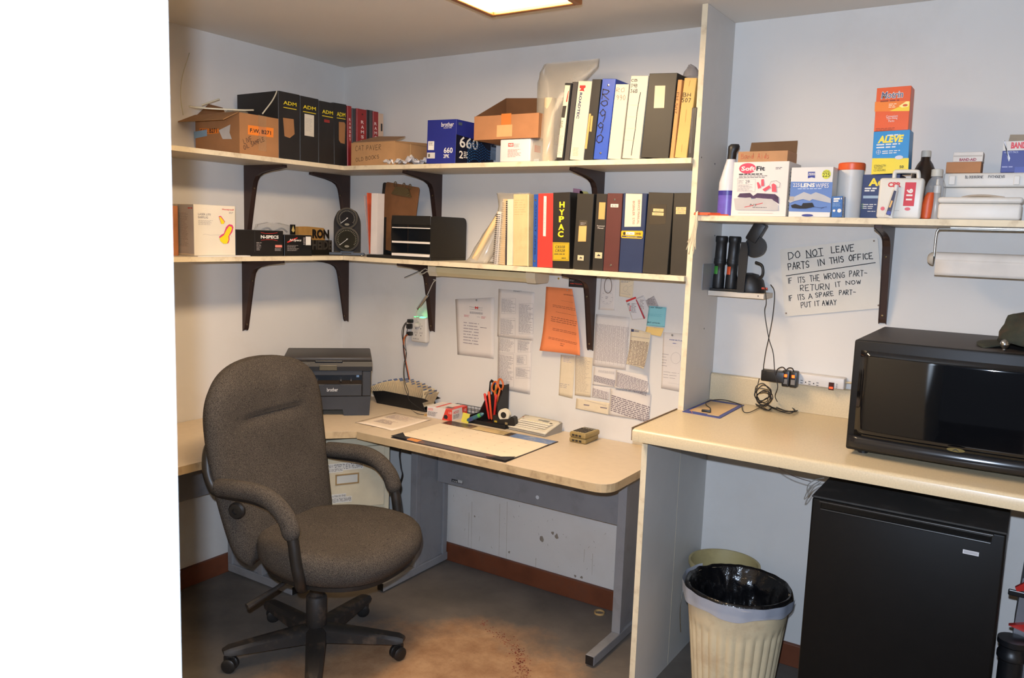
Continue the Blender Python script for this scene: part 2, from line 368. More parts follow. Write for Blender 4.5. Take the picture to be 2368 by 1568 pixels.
# scuffs on the wall under the desk
mb = MB(); F0 = Face(wall_back, (0, 0, 0), (1, 0, 0), (0, 0, 1))
for k in range(90):
    u, v = rnd.uniform(1045, 1425), rnd.uniform(1130, 1340)
    if v > 1250+(u-1025)*.29-14 or v < 1128+(u-1028)*.235: continue
    p = F0.px((u, v)); a = rnd.uniform(.0007, .0022); t0 = rnd.uniform(.9, 2.4); l = a*rnd.uniform(.5, 4)
    d = Vector((math.cos(t0), math.sin(t0)))*l; n = Vector((-d.y, d.x)).normalized()*a*.5
    mb.add([F0.to3(q, .0012) for q in (p-d-n*.3, p-n, p+d-n*.2, p+d*.8+n*.5, p+n)], [(0, 1, 2, 3, 4)])
for (u, v, a) in ((1254, 1247, .016), (1288, 1240, .014), (1278, 1233, .010), (1098, 1194, .006), (1178, 1277, .007), (1330, 1332, .007), (1345, 1335, .008)):
    p = F0.px((u, v))
    mb.add([F0.to3((p.x+a*rnd.uniform(.4, 1)*math.cos(q), p.y+a*rnd.uniform(.5, 1.1)*math.sin(q)), .0014) for q in (0, .8, 1.6, 2.4, 3.2, 4, 4.8, 5.5)], [tuple(range(8))])
mb.out('scuff_marks', mt((146, 134, 118), .9, var=.3, scale=60), wall_back, fix=False)
mb = MB()
for (u, v0, v1) in ((1085, 1185, 1262), (1092, 1160, 1268), (1156, 1165, 1290), (1173, 1160, 1298), (1240, 1290, 1320), (1371, 1280, 1330), (1352, 1270, 1300), (1110, 1240, 1252), (1036, 1128, 1240)):
    a, b = F0.px((u, v0)), F0.px((u-2, v1)); n = Vector((.0011, 0)); mb.add([F0.to3(q, .0010) for q in (a-n, a+n, b+n*.6, b-n*.6)], [(0, 1, 2, 3)])
mb.out('drip_streaks', mt((178, 168, 152), .9, var=.2, scale=60), wall_back, fix=False)
# baseboards
struct(MB().box(0, 1.952, -.018, 0, 0, .087, .003).out('baseboard_back', BASE))
struct(MB().box(1.973, 3.75, -.018, 0, 0, .087, .003).out('baseboard_right', BASE))
struct(MB().box(0, .018, -2.6, -.019, 0, .087, .003).out('baseboard_left', BASE))

# partition of white laminate panels beside the desk
part = bpy.data.objects.new('wall_partition', None); COL.objects.link(part); struct(part)
MB().box(1.953, 1.972, -.286, -.001, 0, H-.001).out('panel', LAM, part)
MB().box(1.953, 1.972, -.588, -.2885, 0, .929).out('panel', LAM, part)
MB().box(1.9525, 1.9722, -.2875, -.2862, 0, H-.001).out('edge_band', EDGE, part)
MB().box(1.9525, 1.9722, -.5895, -.5882, 0, .929).out('edge_band', EDGE, part)
for (u, v) in ((1622, 364), (1653, 379), (1628, 760), (1653, 545)):
    p = at((u, v), 'x', 1.9722); MB().lathe([(.0012, 0), (.0028, .0002), (.0028, .0008)], (0, 0, 0), 8, Matrix.Translation(p) @ Matrix.Rotation(math.pi/2, 4, 'Y')).out('screw_hole', BLK, part)

# ================================================================== SHELVES
SHELF = mt((206, 196, 178), .5, var=.05, dirt=(168, 150, 124), dscale=14, damt=.4, name='shelf_laminate')
def shelf(name, label, x0, x1, y0, y1, z, front, g='cream laminate shelf boards'):
    t = thing(name, label, 'shelf', (x0, y0, z-.019), group=g); w, d = x1-x0, y1-y0
    MB().box(0, w, 0, d, 0, .019, .0008, 1).out('board', SHELF, t)
    if front == 'x': MB().box(w, w+.0012, 0, d-.304, .0005, .0188).out('edge_band', EDGE, t)
    else: MB().box(0, w, -.0012, 0, .0005, .0188).out('edge_band', EDGE, t)
    return t
shelf('wall_shelf', 'upper cream shelf board on the left wall, under the black binders', .001, .303, -2.2, -.001, Z1, 'x')
shelf('wall_shelf', 'upper cream shelf board on the back wall, under the blue toner box', .305, 1.952, -.303, -.001, Z1, 'y')
shelf('wall_shelf', 'lower cream shelf board on the left wall, under the earplug box', .001, .303, -2.2, -.001, Z2, 'x')
shelf('wall_shelf', 'lower cream shelf board on the back wall, under the long row of binders', .305, 1.952, -.303, -.001, Z2, 'y')
shelf('wall_shelf', 'cream shelf board right of the partition holding the medicine boxes', 1.974, 3.74, -.305, -.001, Z3, 'y')

BRK = mt((66, 48, 42), .4, .35, var=.1, name='brown_bracket')
def bracket(label, loc, rz):
    t = thing('shelf_bracket', label, 'bracket', loc, rz, group='brown metal shelf brackets')
    # side profile in (depth, z): depth runs away from the wall along -y
    def prof(o):
        return [(0, 0), (-.250, 0), (-.252, -.012), (-.15, -.026), (-.105, -.036), (-.080, -.048), (-.066, -.066), (-.058, -.092), (-.036, -.20), (-.014, -.315), (-.008, -.327), (0, -.330)]
    M = Matrix.Identity(4)
    MB().prism(prof(0), 'x', -.0125, -.0100).prism(prof(0), 'x', .0100, .0125).out('flange', BRK, t)
    inner = [(-.0005, -.0005), (-.248, -.0005), (-.249, -.010), (-.15, -.0235), (-.103, -.0335), (-.0775, -.046), (-.0632, -.066), (-.0554, -.092), (-.0335, -.20), (-.0118, -.313), (-.007, -.324), (-.0005, -.327)]
    MB().prism(inner, 'x', -.0098, .0098).out('web', BRK, t)
    for z, d in ((-.300, -.0165), (-.10, -.0562)):
        MB().lathe([(.0045, 0), (.004, .002), (.001, .003)], (0, 0, 0), 10, Matrix.Translation((0, d+.0008, z)) @ Matrix.Rotation(math.pi/2, 4, 'X')).out('screw', mt((120, 104, 80), .35, .8), t)
    return t
zt1, zt2, zt3 = Z1-.0192, Z2-.0192, Z3-.0192
bracket('bracket under the upper left-wall shelf, behind the earplug box', (.0005, -.60, zt1), math.pi/2)
bracket('bracket under the upper shelf nearest the room corner, above the twin gauges', (.035, -.0005, zt1), 0)
bracket('bracket under the upper back shelf, behind the black desk organizer', (.62, -.0005, zt1), 0)
bracket('bracket under the upper back shelf, above the thin black manual binder', (1.458, -.0005, zt1), 0)
bracket('bracket under the lower left-wall shelf, above the chair', (.0005, -.615, zt2), math.pi/2)
bracket('bracket under the lower shelf nearest the room corner, above the printer', (.030, -.0005, zt2), 0)
bracket('bracket hanging down beside the power outlet, left of the tube light', (.595, -.0005, zt2), 0)
bracket('bracket hanging down between the orange notice and the number table', (1.442, -.0005, zt2), 0)
bracket('bracket under the right shelf, partly behind the handwritten white sign', (2.556, -.0005, zt3), 0)

# ================================================================== CEILING LAMP
WOODF = mt((150, 92, 44), .45, var=.25, scale=18, name='wood_frame')
lamp = thing('ceiling_light', 'bright ceiling light with wood frame around a glowing white diffuser', 'light', (1.346, -1.90, H))
Lx, Ly, Lh = .350, 1.245, .062
MB().box(0, .022, 0, Ly, -Lh, -.0005, .003).box(Lx-.022, Lx, 0, Ly, -Lh, -.0005, .003).box(.022, Lx-.022, 0, .022, -Lh, -.0005, .003).box(.022, Lx-.022, Ly-.022, Ly, -Lh, -.0005, .003).out('frame', WOODF, lamp)
gl = bpy.data.materials.new('glowing_diffuser'); gl.use_nodes = True
e = gl.node_tree.nodes['Principled BSDF']; e.inputs['Base Color'].default_value = (.9, .88, .8, 1)
e.inputs['Emission Color'].default_value = (1, .73, .45, 1); e.inputs['Emission Strength'].default_value = LAMP
MB().box(.023, Lx-.023, .023, Ly-.023, -.052, -.046, .002).out('diffuser', gl, lamp)

# ================================================================== DESKS
DTOP = mt((204, 187, 162), .42, var=.04, scale=30, name='beige_desk_laminate'); DEDGE = mt((196, 170, 130), .65, dirt=(118, 90, 60), dscale=18, damt=.75, name='worn_desk_edge')
STEEL = mt((134, 134, 136), .55, 0, var=.06, dirt=(84, 80, 78), dscale=10, damt=.4, name='grey_blue_steel')
def round_poly(pts, rad):
    out = []; n = len(pts)
    for i, p in enumerate(pts):
        p = Vector(p); r = rad[i]
        if r <= 0: out.append(tuple(p)); continue
        a = (Vector(pts[i-1])-p).normalized(); b = (Vector(pts[(i+1) % n])-p).normalized()
        s, e_ = p+a*r, p+b*r
        for k in range(7):
            t = k/6; out.append(tuple(s*(1-t)**2+p*2*t*(1-t)+e_*t*t))
    return out
def desk_top(t, pts, rad, z0=.705, z1=.735):
    pp = round_poly(pts, rad); n = len(pp)
    c = Vector((sum(p[0] for p in pp)/n, sum(p[1] for p in pp)/n))
    MB().prism([tuple(c+(Vector(p)-c)*.9985) for p in pp], 'z', z0+.001, z1).out('top', DTOP, t)
    MB().add([(p[0], p[1], z) for z in (z0, z1-.0006) for p in pp], [(i, (i+1) % n, n+(i+1) % n, n+i) for i in range(n)]+[tuple(range(n))]).out('edge_band', DEDGE, t)
dk = thing('desk', 'beige topped desk with grey steel legs holding the desk calendar', 'desk')
desk_top(dk, [(.671, -.003), (.671, -.587), (1.840, -.587), (1.840, -.003)], [0, 0, .075, 0])
def desk_leg(t, x, ysign=None):
    MB().box(x-.018, x+.018, -.475, -.020, .008, .045, .003).out('foot', STEEL, t)
    MB().box(x-.016, x+.016, -.474, -.4765, .010, .043).out('foot_cap', BLK, t)
    MB().box(x-.018, x+.018, -.262, -.232, .045, .704, .002).out('upright', STEEL, t)
    MB().box(x-.018, x+.018, -.058, -.030, .045, .704, .002).out('upright', STEEL, t)
    MB().box(x-.008, x+.008, -.232, -.058, .046, .703).out('side_panel', STEEL, t)
desk_leg(dk, .712); desk_leg(dk, 1.742)
mp = MB().box(.731, 1.723, -.112, -.098, .418, .7035, .001).out('modesty_panel', STEEL, dk)
FM = Face(dk, (.73, -.112, 0), (1, 0, 0), (0, 0, 1))
FM.rect((1044.5, 1107), (1070.5, 1120), mt((40, 42, 46), .4), 'badge'); FM.rect((1059, 1109.5), (1069.5, 1118.5), mt((190, 190, 188), .4), 'badge_inset')
FM.text('IVII', (1047, 1110), (1057, 1116), WHT)
FM.disc((1243, 1150), .0085, .0085, mt((206, 208, 210), .7), 'cable_hole', px=True)
ck = thing('corner_desk', 'beige corner desk top joining the two desks under the printer', 'desk')
desk_top(ck, [(.003, -.003), (.669, -.003), (.669, -.577), (.562, -.690), (.562, -.712), (.003, -.712)], [0, 0, .02, .03, 0, 0], .706, .7345)
MB().box(.30, .60, -.335, -.315, .672, .7055).box(.30, .32, -.50, -.335, .672, .7055).out('under_rail', BLK, ck)
lk = thing('desk', 'left desk along the wall, mostly hidden behind the office chair', 'desk')
desk_top(lk, [(.003, -.714), (.562, -.714), (.562, -1.95), (.003, -1.95)], [0, .02, .02, 0])
MB().box(.022, .445, -.738, -.702, .008, .045, .003).out('foot', STEEL, lk)
MB().box(.4455, .448, -.736, -.704, .010, .043).out('foot_cap', BLK, lk)
MB().box(.022, .052, -.738, -.702, .045, .704, .002).out('upright', STEEL, lk)
MB().box(.225, .255, -.738, -.702, .045, .704, .002).out('upright', STEEL, lk)
MB().box(.052, .225, -.728, -.712, .046, .703).out('side_panel', STEEL, lk)
MB().box(.098, .112, -1.93, -.74, .430, .704, .001).out('modesty_panel', STEEL, lk)

# filing cabinet under the corner
CREAM = mt((206, 196, 168), .5, dirt=(160, 146, 120), dscale=5, damt=.4, name='cream_painted_steel')
A = Vector((.445, -.686)); B = Vector((.648, -.352)); ang = math.atan2(B.y-A.y, B.x-A.x); fw = (B-A).length
cab = thing('filing_cabinet', 'cream steel two-drawer filing cabinet under the corner desk', 'cabinet', (A.x, A.y, 0), ang)
MB().box(0, fw, .004, .43, 0, .668, .003).out('body', CREAM, cab)
for z0, z1 in ((.075, .345), (.36, .632)):
    d = MB().box(.028, fw-.028, -.014, .003, z0, z1, .003).out('drawer', CREAM, cab)
    zc = z0+.135
    MB().box(fw/2-.052, fw/2+.052, -.0165, -.0141, zc-.024, zc-.018).box(fw/2-.052, fw/2+.052, -.0165, -.0141, zc+.018, zc+.024).box(fw/2-.052, fw/2-.046, -.0165, -.0141, zc-.018, zc+.018).box(fw/2+.046, fw/2+.052, -.0165, -.0141, zc-.018, zc+.018).out('label_frame', mt((176, 150, 108), .4, .5), d)
    MB().box(fw/2-.045, fw/2+.045, -.0148, -.0142, zc-.017, zc+.017).out('label_card', mt((188, 190, 184), .7), d)
FC = Face(cab, (0, -.0142, 0), (1, 0, 0), (0, 0, 1))
for (a, b, t) in (((757, 1074), (840, 1083), 'ONLY CERTIFIED TO BE IN THIS DRAWER'), ((757, 1083.5), (793, 1091), 'NO EXCEPTIONS'), ((757, 1145), (800, 1151.5), 'IT IS A MAJOR FINE'), ((757, 1152.5), (813, 1159.5), 'THE FILES IN THIS DRAWER')):
    FC.rect(a, b, mt((214, 212, 204), .6), 'label_strip'); FC.text(t, (a[0]+1, a[1]+2), (b[0]-1, b[1]-2), INK)

# ================================================================== COUNTER ON THE RIGHT
CT = mt((204, 186, 152), .30, var=.10, scale=220, name='speckled_counter_laminate', dirt=(176, 148, 112), dscale=260, damt=.35)
ct = thing('countertop', 'tan speckled laminate countertop with rolled front edge right of the desk', 'counter')
prof = [(-.001, CZ-.038)] + [(-.640, CZ-.038), (-.668, CZ-.038)] + [(-.668-.0, CZ-.014)] + [(-.664+.0-.012*math.sin(a)+.008, CZ-.012+.012*math.cos(a)-.0) for a in (1.4, 1.0, .6, .3, 0)] + [(-.001, CZ)]
prof = [(-.001, CZ-.02), (-.62, CZ-.02), (-.62, CZ-.040), (-.668, CZ-.040), (-.669, CZ-.010), (-.666, CZ-.004), (-.660, CZ-.001), (-.652, CZ), (-.001, CZ)]
MB().prism(prof, 'x', 1.9735, 3.745).out('top', CT, ct, True)
prof2 = [(-.2895, CZ-.02), (-.62, CZ-.02), (-.62, CZ-.040), (-.668, CZ-.040), (-.669, CZ-.010), (-.666, CZ-.004), (-.660, CZ-.001), (-.652, CZ), (-.2895, CZ)]
MB().prism(prof2, 'x', 1.951, 1.9733).out('end_strip', CT, ct, True)
MB().box(1.9475, 1.951, -.667, -.2895, CZ-.038, CZ+.004).out('end_trim', mt((120, 96, 70), .7), ct)
MB().prism([(-.0006, CZ+.0005), (-.022, CZ+.0005), (-.022, CZ+.092), (-.019, CZ+.099), (-.013, CZ+.102), (-.0006, CZ+.102)], 'x', 1.9735, 3.745).out('backsplash', CT, ct, True)

# ================================================================== FRIDGE, MICROWAVE, BINS, VACUUM
FBLK = mt((13, 12, 12), .42, var=.15, spec=.25, name='black_enamel'); FTOP = mt((44, 42, 40), .7, dirt=(104, 98, 90), dscale=7, damt=.5, name='dusty_black')
fr = thing('mini_fridge', 'black mini fridge with silver badge under the tan countertop', 'fridge', (2.500, -.60, 0))
MB().box(0, .488, .058, .50, .012, .840, .004).out('body', FBLK, fr)
MB().box(-.001, .489, -.002, .5, .8412, .848, .003).out('top_panel', FTOP, fr)
d = MB().box(0, .488, 0, .052, .03, .8405, .006, 3).out('door', FBLK, fr, True)
MB().box(.026, .456, -.0045, -.0003, .815, .833, .002).out('handle_recess', mt((10, 10, 10), .25), d)
MB().box(.022, .460, -.0115, -.0006, .833, .8385, .002).out('handle_lip', mt((46, 42, 38), .3), d)
MB().box(.026, .456, -.007, -.0005, .8105, .815, .002).out('handle_lip', mt((40, 38, 36), .3), d)
FF = Face(d, (0, 0, 0), (1, 0, 0), (0, 0, 1), fr)
FF.rect((2227, 1270), (2263, 1287), mt((206, 208, 212), .35), 'badge')
FF.rect((2229, 1272), (2261, 1285), mt((170, 172, 178), .35), 'badge_inset')
for x in (.04, .45): MB().lathe([(.018, 0), (.018, .012)], (x, .04, 0), 12).out('foot', BLK, fr)

MW = mt((20, 19, 19), .5, spec=.3, name='black_microwave'); GLASS = mt((9, 10, 13), .05, spec=.8, var=0, name='dark_door_glass')
mw = thing('microwave_oven', 'large black microwave oven with curved dark glass door on the counter', 'microwave', (2.566, -.53, CZ))
MB().box(0, .56, .03, .50, .016, .335, .004).out('case', mt((52, 45, 40), .55, var=.1, name='microwave_case'), mw)
MB().box(0, .56, 0, .029, .014, .336, .006).out('front_frame', MW, mw, True)
def door(u, v):
    x = .020+u*.525; z = .060+v*.248
    return (x, -.002-.020*(1-(2*u-1)**2)**.8-.006*math.sin(v*math.pi), z)
MB().grid(door, 20, 12).out('door_glass', GLASS, mw, 'all', thick=.0015)
def lip(u, v):
    x = .004+u*.552; z = .022+v*.036
    return (x, -.003-.024*(1-(2*u-1)**2)-.006*math.sin(v*math.pi), z)
MB().grid(lip, 20, 6).out('door_sill', mt((30, 29, 30), .2, name='glossy_sill'), mw, 'all', thick=.001)
FMW = Face(mw, (0, -.031, 0), (1, 0, 0), (0, 0, 1))
FMW.disc((2210, 1041), .022, .0055, mt((170, 150, 96), .25, .8), 'emblem', px=True)
FMW.text('A', (2202, 1037), (2218, 1045), INK)
for x in (.04, .5): MB().lathe([(.014, 0), (.016, .017)], (x, .05, 0), 12).out('foot', BLK, mw)
# cap on the microwave
cp = thing('cap', 'crumpled dark camouflage cap lying on the microwave', 'cap', (3.005, -.36, 1.3065), math.radians(-25))
def dome(u, v):
    a = u*2*math.pi; r = .092*(math.cos(v*1.45)**.7 if v < 1 else .05); n = mnoise.noise(Vector((math.cos(a)*2, math.sin(a)*2, v*4)))*.016
    return ((r+n)*math.cos(a), (r+n)*1.05*math.sin(a), .015+.088*math.sin(v*1.5)+n*.5)
CAMO = mt((46, 48, 36), .9, var=.5, scale=26, dirt=(70, 44, 28), dscale=22, damt=.8, bump=.3, bscale=120, name='camouflage_cloth')
MB().grid(dome, 28, 10).out('crown', CAMO, cp, 'all', thick=.002)
MB().grid(lambda u, v: ((.075+.07*v)*math.cos((u-.5)*2.0+math.pi), (.075+.07*v)*math.sin((u-.5)*2.0+math.pi), .020-.012*v-.03*(u-.5)**2), 14, 4).out('visor', CAMO, cp, 'all', thick=.003)
kb = at((2324, 792), 'y', -.47)
tag(place(MB().lathe([(.0005, 0), (.006, .0008), (.0045, .004), (.005, .006), (.010, .011), (.0115, .018), (.009, .026), (.004, .030), (.0005, .031)], (0, 0, 0), 16).out('silver_ornament', CHROME, None, 'all'), (kb.x, -.47, 1.3064)), 'small shiny silver ornament standing in front of the camouflage cap', 'ornament')

# waste bins
def bin_mesh(r0, r1, h, ribs, n=120, depth=.0065, rib0=.06, rib1=.76):
    rings = []
    for i in range(25):
        t = i/24; z = t*h; r = r0+(r1-r0)*t
        rb = 1.0 if rib0 < t < rib1 else 0.0
        rings.append([((r-depth*rb*max(0, math.cos(k/n*ribs*2*math.pi)+.35)/1.35)*math.cos(2*math.pi*k/n), (r-depth*rb*max(0, math.cos(k/n*ribs*2*math.pi)+.35)/1.35)*math.sin(2*math.pi*k/n), z) for k in range(n)])
    return rings
BEIGE = mt((216, 198, 162), .5, dirt=(150, 112, 76), dscale=9, damt=.55, name='beige_bin_plastic')
wb = thing('waste_bin', 'ribbed beige waste bin lined with a black plastic bag', 'bin', (2.250, -.412, 0))
outer = bin_mesh(.124, .168, .425, 30)
inner = [[(.985*math.cos(2*math.pi*k/120)*r, .985*math.sin(2*math.pi*k/120)*r, z) for k in range(120)] for r, z in ((.168, .425), (.161, .40), (.114, .02))]
MB().loft(outer+inner).out('bucket', BEIGE, wb, True)
MB().lathe([(.164, .408), (.172, .410), (.174, .424), (.168, .432), (.160, .430)], (0, 0, 0), 48, cap=False).out('rim', BEIGE, wb, 'all')
def liner(u, v):
    a = u*2*math.pi; n1 = mnoise.noise(Vector((math.cos(a)*5, math.sin(a)*5, v*6+2)))*.010+mnoise.noise(Vector((math.cos(a)*13, math.sin(a)*13, v*9)))*.012*min(1, max(0, v-.2)*4)
    if v < .15: r = .1765-.011*(v/.15)**2; z = .405+.036*math.sin(v/.15*1.57)
    else:
        t = (v-.15)/.85; r = .1655-.020*min(1, t*6)-.05*t; z = .441-.30*t
    return ((r+n1*min(1, v*5))*math.cos(a), (r+n1*min(1, v*5))*math.sin(a), z+n1*.4)
BAGB = mt((16, 16, 18), .22, var=.2, bump=1.0, bscale=70, name='black_bag')
MB().grid(liner, 120, 40).out('bag', BAGB, wb, 'all')
MB().lathe([(.002, .14), (.11, .15)], (0, 0, 0), 32, cap=False).out('bag_bottom', BAGB, wb)
def cuff(u, v):
    a = math.radians(150+u*215); d = .030+.018*math.sin(u*math.pi)+.006*math.sin(u*23)
    return ((.1835-.003*v+.0015*math.sin(u*60))*math.cos(a), (.1835-.003*v+.0015*math.sin(u*60))*math.sin(a), .440-.004*u-d*v)
MB().grid(cuff, 60, 5).out('bag_cuff', mt((176, 182, 196), .3, alpha=.75, var=.1, name='grey_bag_cuff'), wb, 'all')
w2 = thing('waste_bin', 'olive beige empty bucket behind the ribbed beige waste bin', 'bin', (2.112, -.140, 0))
MB().loft([[(r*math.cos(2*math.pi*k/48), r*math.sin(2*math.pi*k/48), z) for k in range(48)] for r, z in ((.10, 0), (.124, .375), (.130, .377), (.130, .390), (.122, .390), (.117, .36), (.096, .01))]).out('bucket', mt((176, 160, 112), .5, dirt=(120, 100, 66), dscale=8, damt=.5, name='olive_bucket'), w2, True)
MB().tube(smooth_path([(-.127, -.02, .34), (-.130, -.06, .28), (-.126, -.09, .20), (-.115, -.1, .12)], 6), .0018, 6).out('handle', CHROME, w2)

# vacuum cleaner at the right edge
vc = thing('vacuum_cleaner', 'grey and red upright vacuum cleaner beside the fridge', 'vacuum cleaner', (3.09, -.38, 0))
VG = mt((112, 112, 116), .35); VR = mt((176, 40, 34), .3); VB = mt((24, 24, 26), .35)
MB().box(-.085, .15, -.14, .20, .02, .10, .02, 3).out('floor_head', VG, vc, True)
MB().prism([(-.062, .10), (.10, .10), (.10, .60), (.07, .70), (.0, .72), (-.055, .68), (-.062, .52)], 'y', -.06, .09).out('body', VG, vc)
MB().prism([(-.075, .545), (-.04, .558), (-.005, .605), (.10, .622), (.10, .565), (.0, .555), (-.03, .535)], 'y', -.078, -.0605).out('red_panel', VR, vc)
MB().prism([(-.070, .655), (-.02, .70), (-.02, .66), (-.065, .645)], 'y', -.074, -.0605).out('red_panel', VR, vc)
MB().lathe([(.030, 0), (.030, .34), (.036, .345), (.036, .36), (.032, .365), (.032, .38), (.038, .385), (.038, .40)], (-.060, -.10, .12), 20).out('dust_tube', VB, vc, True)
MB().box(-.085, .0, -.070, -.061, .628, .645, .003).out('clip', VB, vc)
MB().tube(smooth_path([(.05, -.10, .12), (.10, -.14, .26), (.06, -.12, .42), (.11, -.10, .55)], 8), .016, 10).out('hose', VB, vc, 'all')
for yy in (-.09, .15): MB().lathe([(.02, 0), (.02, .02)], (0, 0, 0), 14, Matrix.Translation((-.095, yy, .0205)) @ Matrix.Rotation(math.pi/2, 4, 'Y')).out('wheel', VB, vc)

# ================================================================== OFFICE CHAIR
def fabric():
    m = bpy.data.materials.new('brown_grey_upholstery'); m.use_nodes = True; nt = m.node_tree; L = nt.links; b = nt.nodes['Principled BSDF']
    tc = nt.nodes.new('ShaderNodeTexCoord')
    n = nt.nodes.new('ShaderNodeTexNoise'); n.inputs['Scale'].default_value = 420; n.inputs['Detail'].default_value = 2; L.new(tc.outputs['Object'], n.inputs[0])
    n2 = nt.nodes.new('ShaderNodeTexNoise'); n2.inputs['Scale'].default_value = 5; n2.inputs['Detail'].default_value = 5; L.new(tc.outputs['Object'], n2.inputs[0])
    r = nt.nodes.new('ShaderNodeValToRGB'); r.color_ramp.elements[0].position = .33; r.color_ramp.elements[1].position = .68
    r.color_ramp.elements[0].color = (*lin((38, 36, 34)), 1); r.color_ramp.elements[1].color = (*lin((94, 86, 78)), 1); L.new(n.outputs[0], r.inputs[0])
    mp = nt.nodes.new('ShaderNodeMapRange'); mp.inputs[1].default_value = .3; mp.inputs[2].default_value = .7; mp.inputs[3].default_value = .82; mp.inputs[4].default_value = 1.1; L.new(n2.outputs[0], mp.inputs[0])
    x = nt.nodes.new('ShaderNodeMix'); x.data_type = 'RGBA'; x.blend_type = 'MULTIPLY'; x.inputs[0].default_value = 1; L.new(r.outputs[0], x.inputs[6]); L.new(mp.outputs[0], x.inputs[7]); L.new(x.outputs[2], b.inputs[0])
    b.inputs['Roughness'].default_value = .95; b.inputs['Specular IOR Level'].default_value = .2
    bp = nt.nodes.new('ShaderNodeBump'); bp.inputs['Strength'].default_value = .35; bp.inputs['Distance'].default_value = .001; L.new(n.outputs[0], bp.inputs['Height']); L.new(bp.outputs[0], b.inputs['Normal'])
    return m
FAB = fabric(); CPL = mt((30, 28, 27), .42, dirt=(88, 76, 64), dscale=14, damt=.25, name='dusty_black_plastic'); CBASE = mt((40, 36, 33), .6, dirt=(112, 92, 74), dscale=16, damt=.7, name='dirty_base_plastic')
ch = thing('office_chair', 'brown grey upholstered swivel office chair with curved padded armrests', 'chair', (.857, -.985, 0), math.radians(7))
# backrest: closed cushion, v runs from bottom to top
def back_pt(a, v, side):
    # a: -1..1 across, side: +1 front -1 back
    z = .385+v*.705
    hw = .243+.044*math.sin(min(1, v*1.5)*math.pi/2)
    if v > .66: hw *= max(.006, 1-((v-.66)/.34)**2.7)**(1/2.5)
    if v < .16: hw *= .80+.20*math.sqrt(max(0, 1-((.16-v)/.162)**2))
    y = a*(hw+.006)-.008
    lean = -.155-.125*v-.02*math.sin(v*3.1)
    edge = (1-abs(a)**3.2); top = (.12+.88*min(1, (1-v)/.12)**.5) if v > .88 else 1; bot = min(1, v/.08)**.5 if v < .08 else 1
    th = .012+.050*edge**.6*top*bot
    if side > 0:
        th += .010*math.exp(-((v-.86)/.10)**2)*edge
        th -= .026*math.exp(-((v-.705)/.014)**2)*max(0, 1-(abs(a)/.60)**6)
        th += .014*math.exp(-((v-.25)/.16)**2)*edge
        x = lean+th+.035*abs(a)**2.5*top
    else: x = lean-.012-.030*edge*top*bot+.030*abs(a)**2.5*top
    return Vector((x, y, z))
rings = []
NV, NA = 44, 22
for j in range(NV+1):
    v = 1-(1-j/NV)**1.7
    rings.append([back_pt(-1+2*i/NA, v, 1) for i in range(NA+1)]+[back_pt(1-2*i/NA, v, -1) for i in range(NA+1)])
MB().loft(rings).out('backrest', FAB, ch, 'all')
MB().lathe([(.030, -.004), (.030, .006), (.024, .012), (.012, .013), (.010, .008), (.002, .008)], (0, 0, 0), 20, Matrix.Translation((-.128, -.262, .600)) @ Matrix.Rotation(math.radians(-75), 4, 'Z') @ Matrix.Rotation(math.pi/2, 4, 'Y')).out('adjustment_knob', CPL, ch, True)
# seat cushion
def seat_ring(s, z, n=56):
    o = []
    for k in range(n):
        a = 2*math.pi*k/n; c, q = math.cos(a), math.sin(a)
        e = 2.6
        x = abs(c)**(2/e)*(1 if c > 0 else -1); y = abs(q)**(2/e)*(1 if q > 0 else -1)
        xx = .112+x*(.268 if x > 0 else .280)*s; yy = y*.282*s*(1-.10*max(0, -x))
        fall = -.020*max(0, (x*s-.55)/.45)**2+.018*max(0, (-x*s-.6)/.4)**2
        o.append((xx, yy, z+fall*(1 if z > .43 else .4)+(.010*abs(y*s)**3 if z > .45 else 0)))
    return o
rs = [(.55, .385), (.84, .388), (.93, .398), (.985, .425), (1, .450), (.985, .474), (.94, .489), (.86, .496), (.65, .495), (.35, .490), (.05, .488)]
MB().loft([seat_ring(s, z) for s, z in rs]).out('seat', FAB, ch, 'all')
MB().loft([seat_ring(.80, .372), seat_ring(.90, .378), seat_ring(.90, .392)]).out('seat_shell', CPL, ch, True)
for sg in (-1, 1):
    y = sg*.292
    path = smooth_path([(-.232, sg*.232, .850), (-.246, sg*.270, .805), (-.232, y, .735), (-.208, y, .680), (-.170, y, .664), (-.02, y, .668), (.075, y, .650), (.128, y, .605), (.146, y, .55), (.158, y, .48), (.166, sg*.285, .425), (.150, sg*.255, .382), (.11, sg*.16, .362), (.06, sg*.06, .360)], 6)
    arm = MB().tube(path, .019, 10, flat=1.0).out('arm', CPL, ch, 'all')
    pp = smooth_path([(-.185, y, .678), (-.15, y, .684), (-.02, y, .690), (.060, y, .672), (.120, y, .622), (.143, y, .560)], 7)
    m_ = len(pp); rr = [.032*min(1, .62+5*min(i, m_-1-i)/m_) for i in range(m_)]
    MB().tube(pp, rr, 14, flat=.92).out('armrest_pad', FAB, arm, 'all')
MB().box(-.06, .17, -.075, .075, .318, .371, .012).out('tilt_mechanism', CPL, ch, True)
MB().box(-.235, -.05, -.045, .045, .335, .352, .006).box(-.245, -.225, -.045, .045, .345, .52, .006).out('back_bar', CPL, ch, True)
MB().tube([(.0, -.07, .345), (-.02, -.19, .315), (-.05, -.30, .285)], [.007, .008, .012], 8).out('tilt_lever', CBASE, ch, True)
MB().lathe([(.033, .078), (.038, .085), (.038, .215), (.034, .220), (.026, .222), (.026, .318)], (0, 0, 0), 24).out('gas_column', CBASE, ch, True)
MB().lathe([(.036, .062), (.055, .066), (.060, .082), (.056, .098), (.040, .106)], (0, 0, 0), 24).out('hub', CBASE, ch, True)
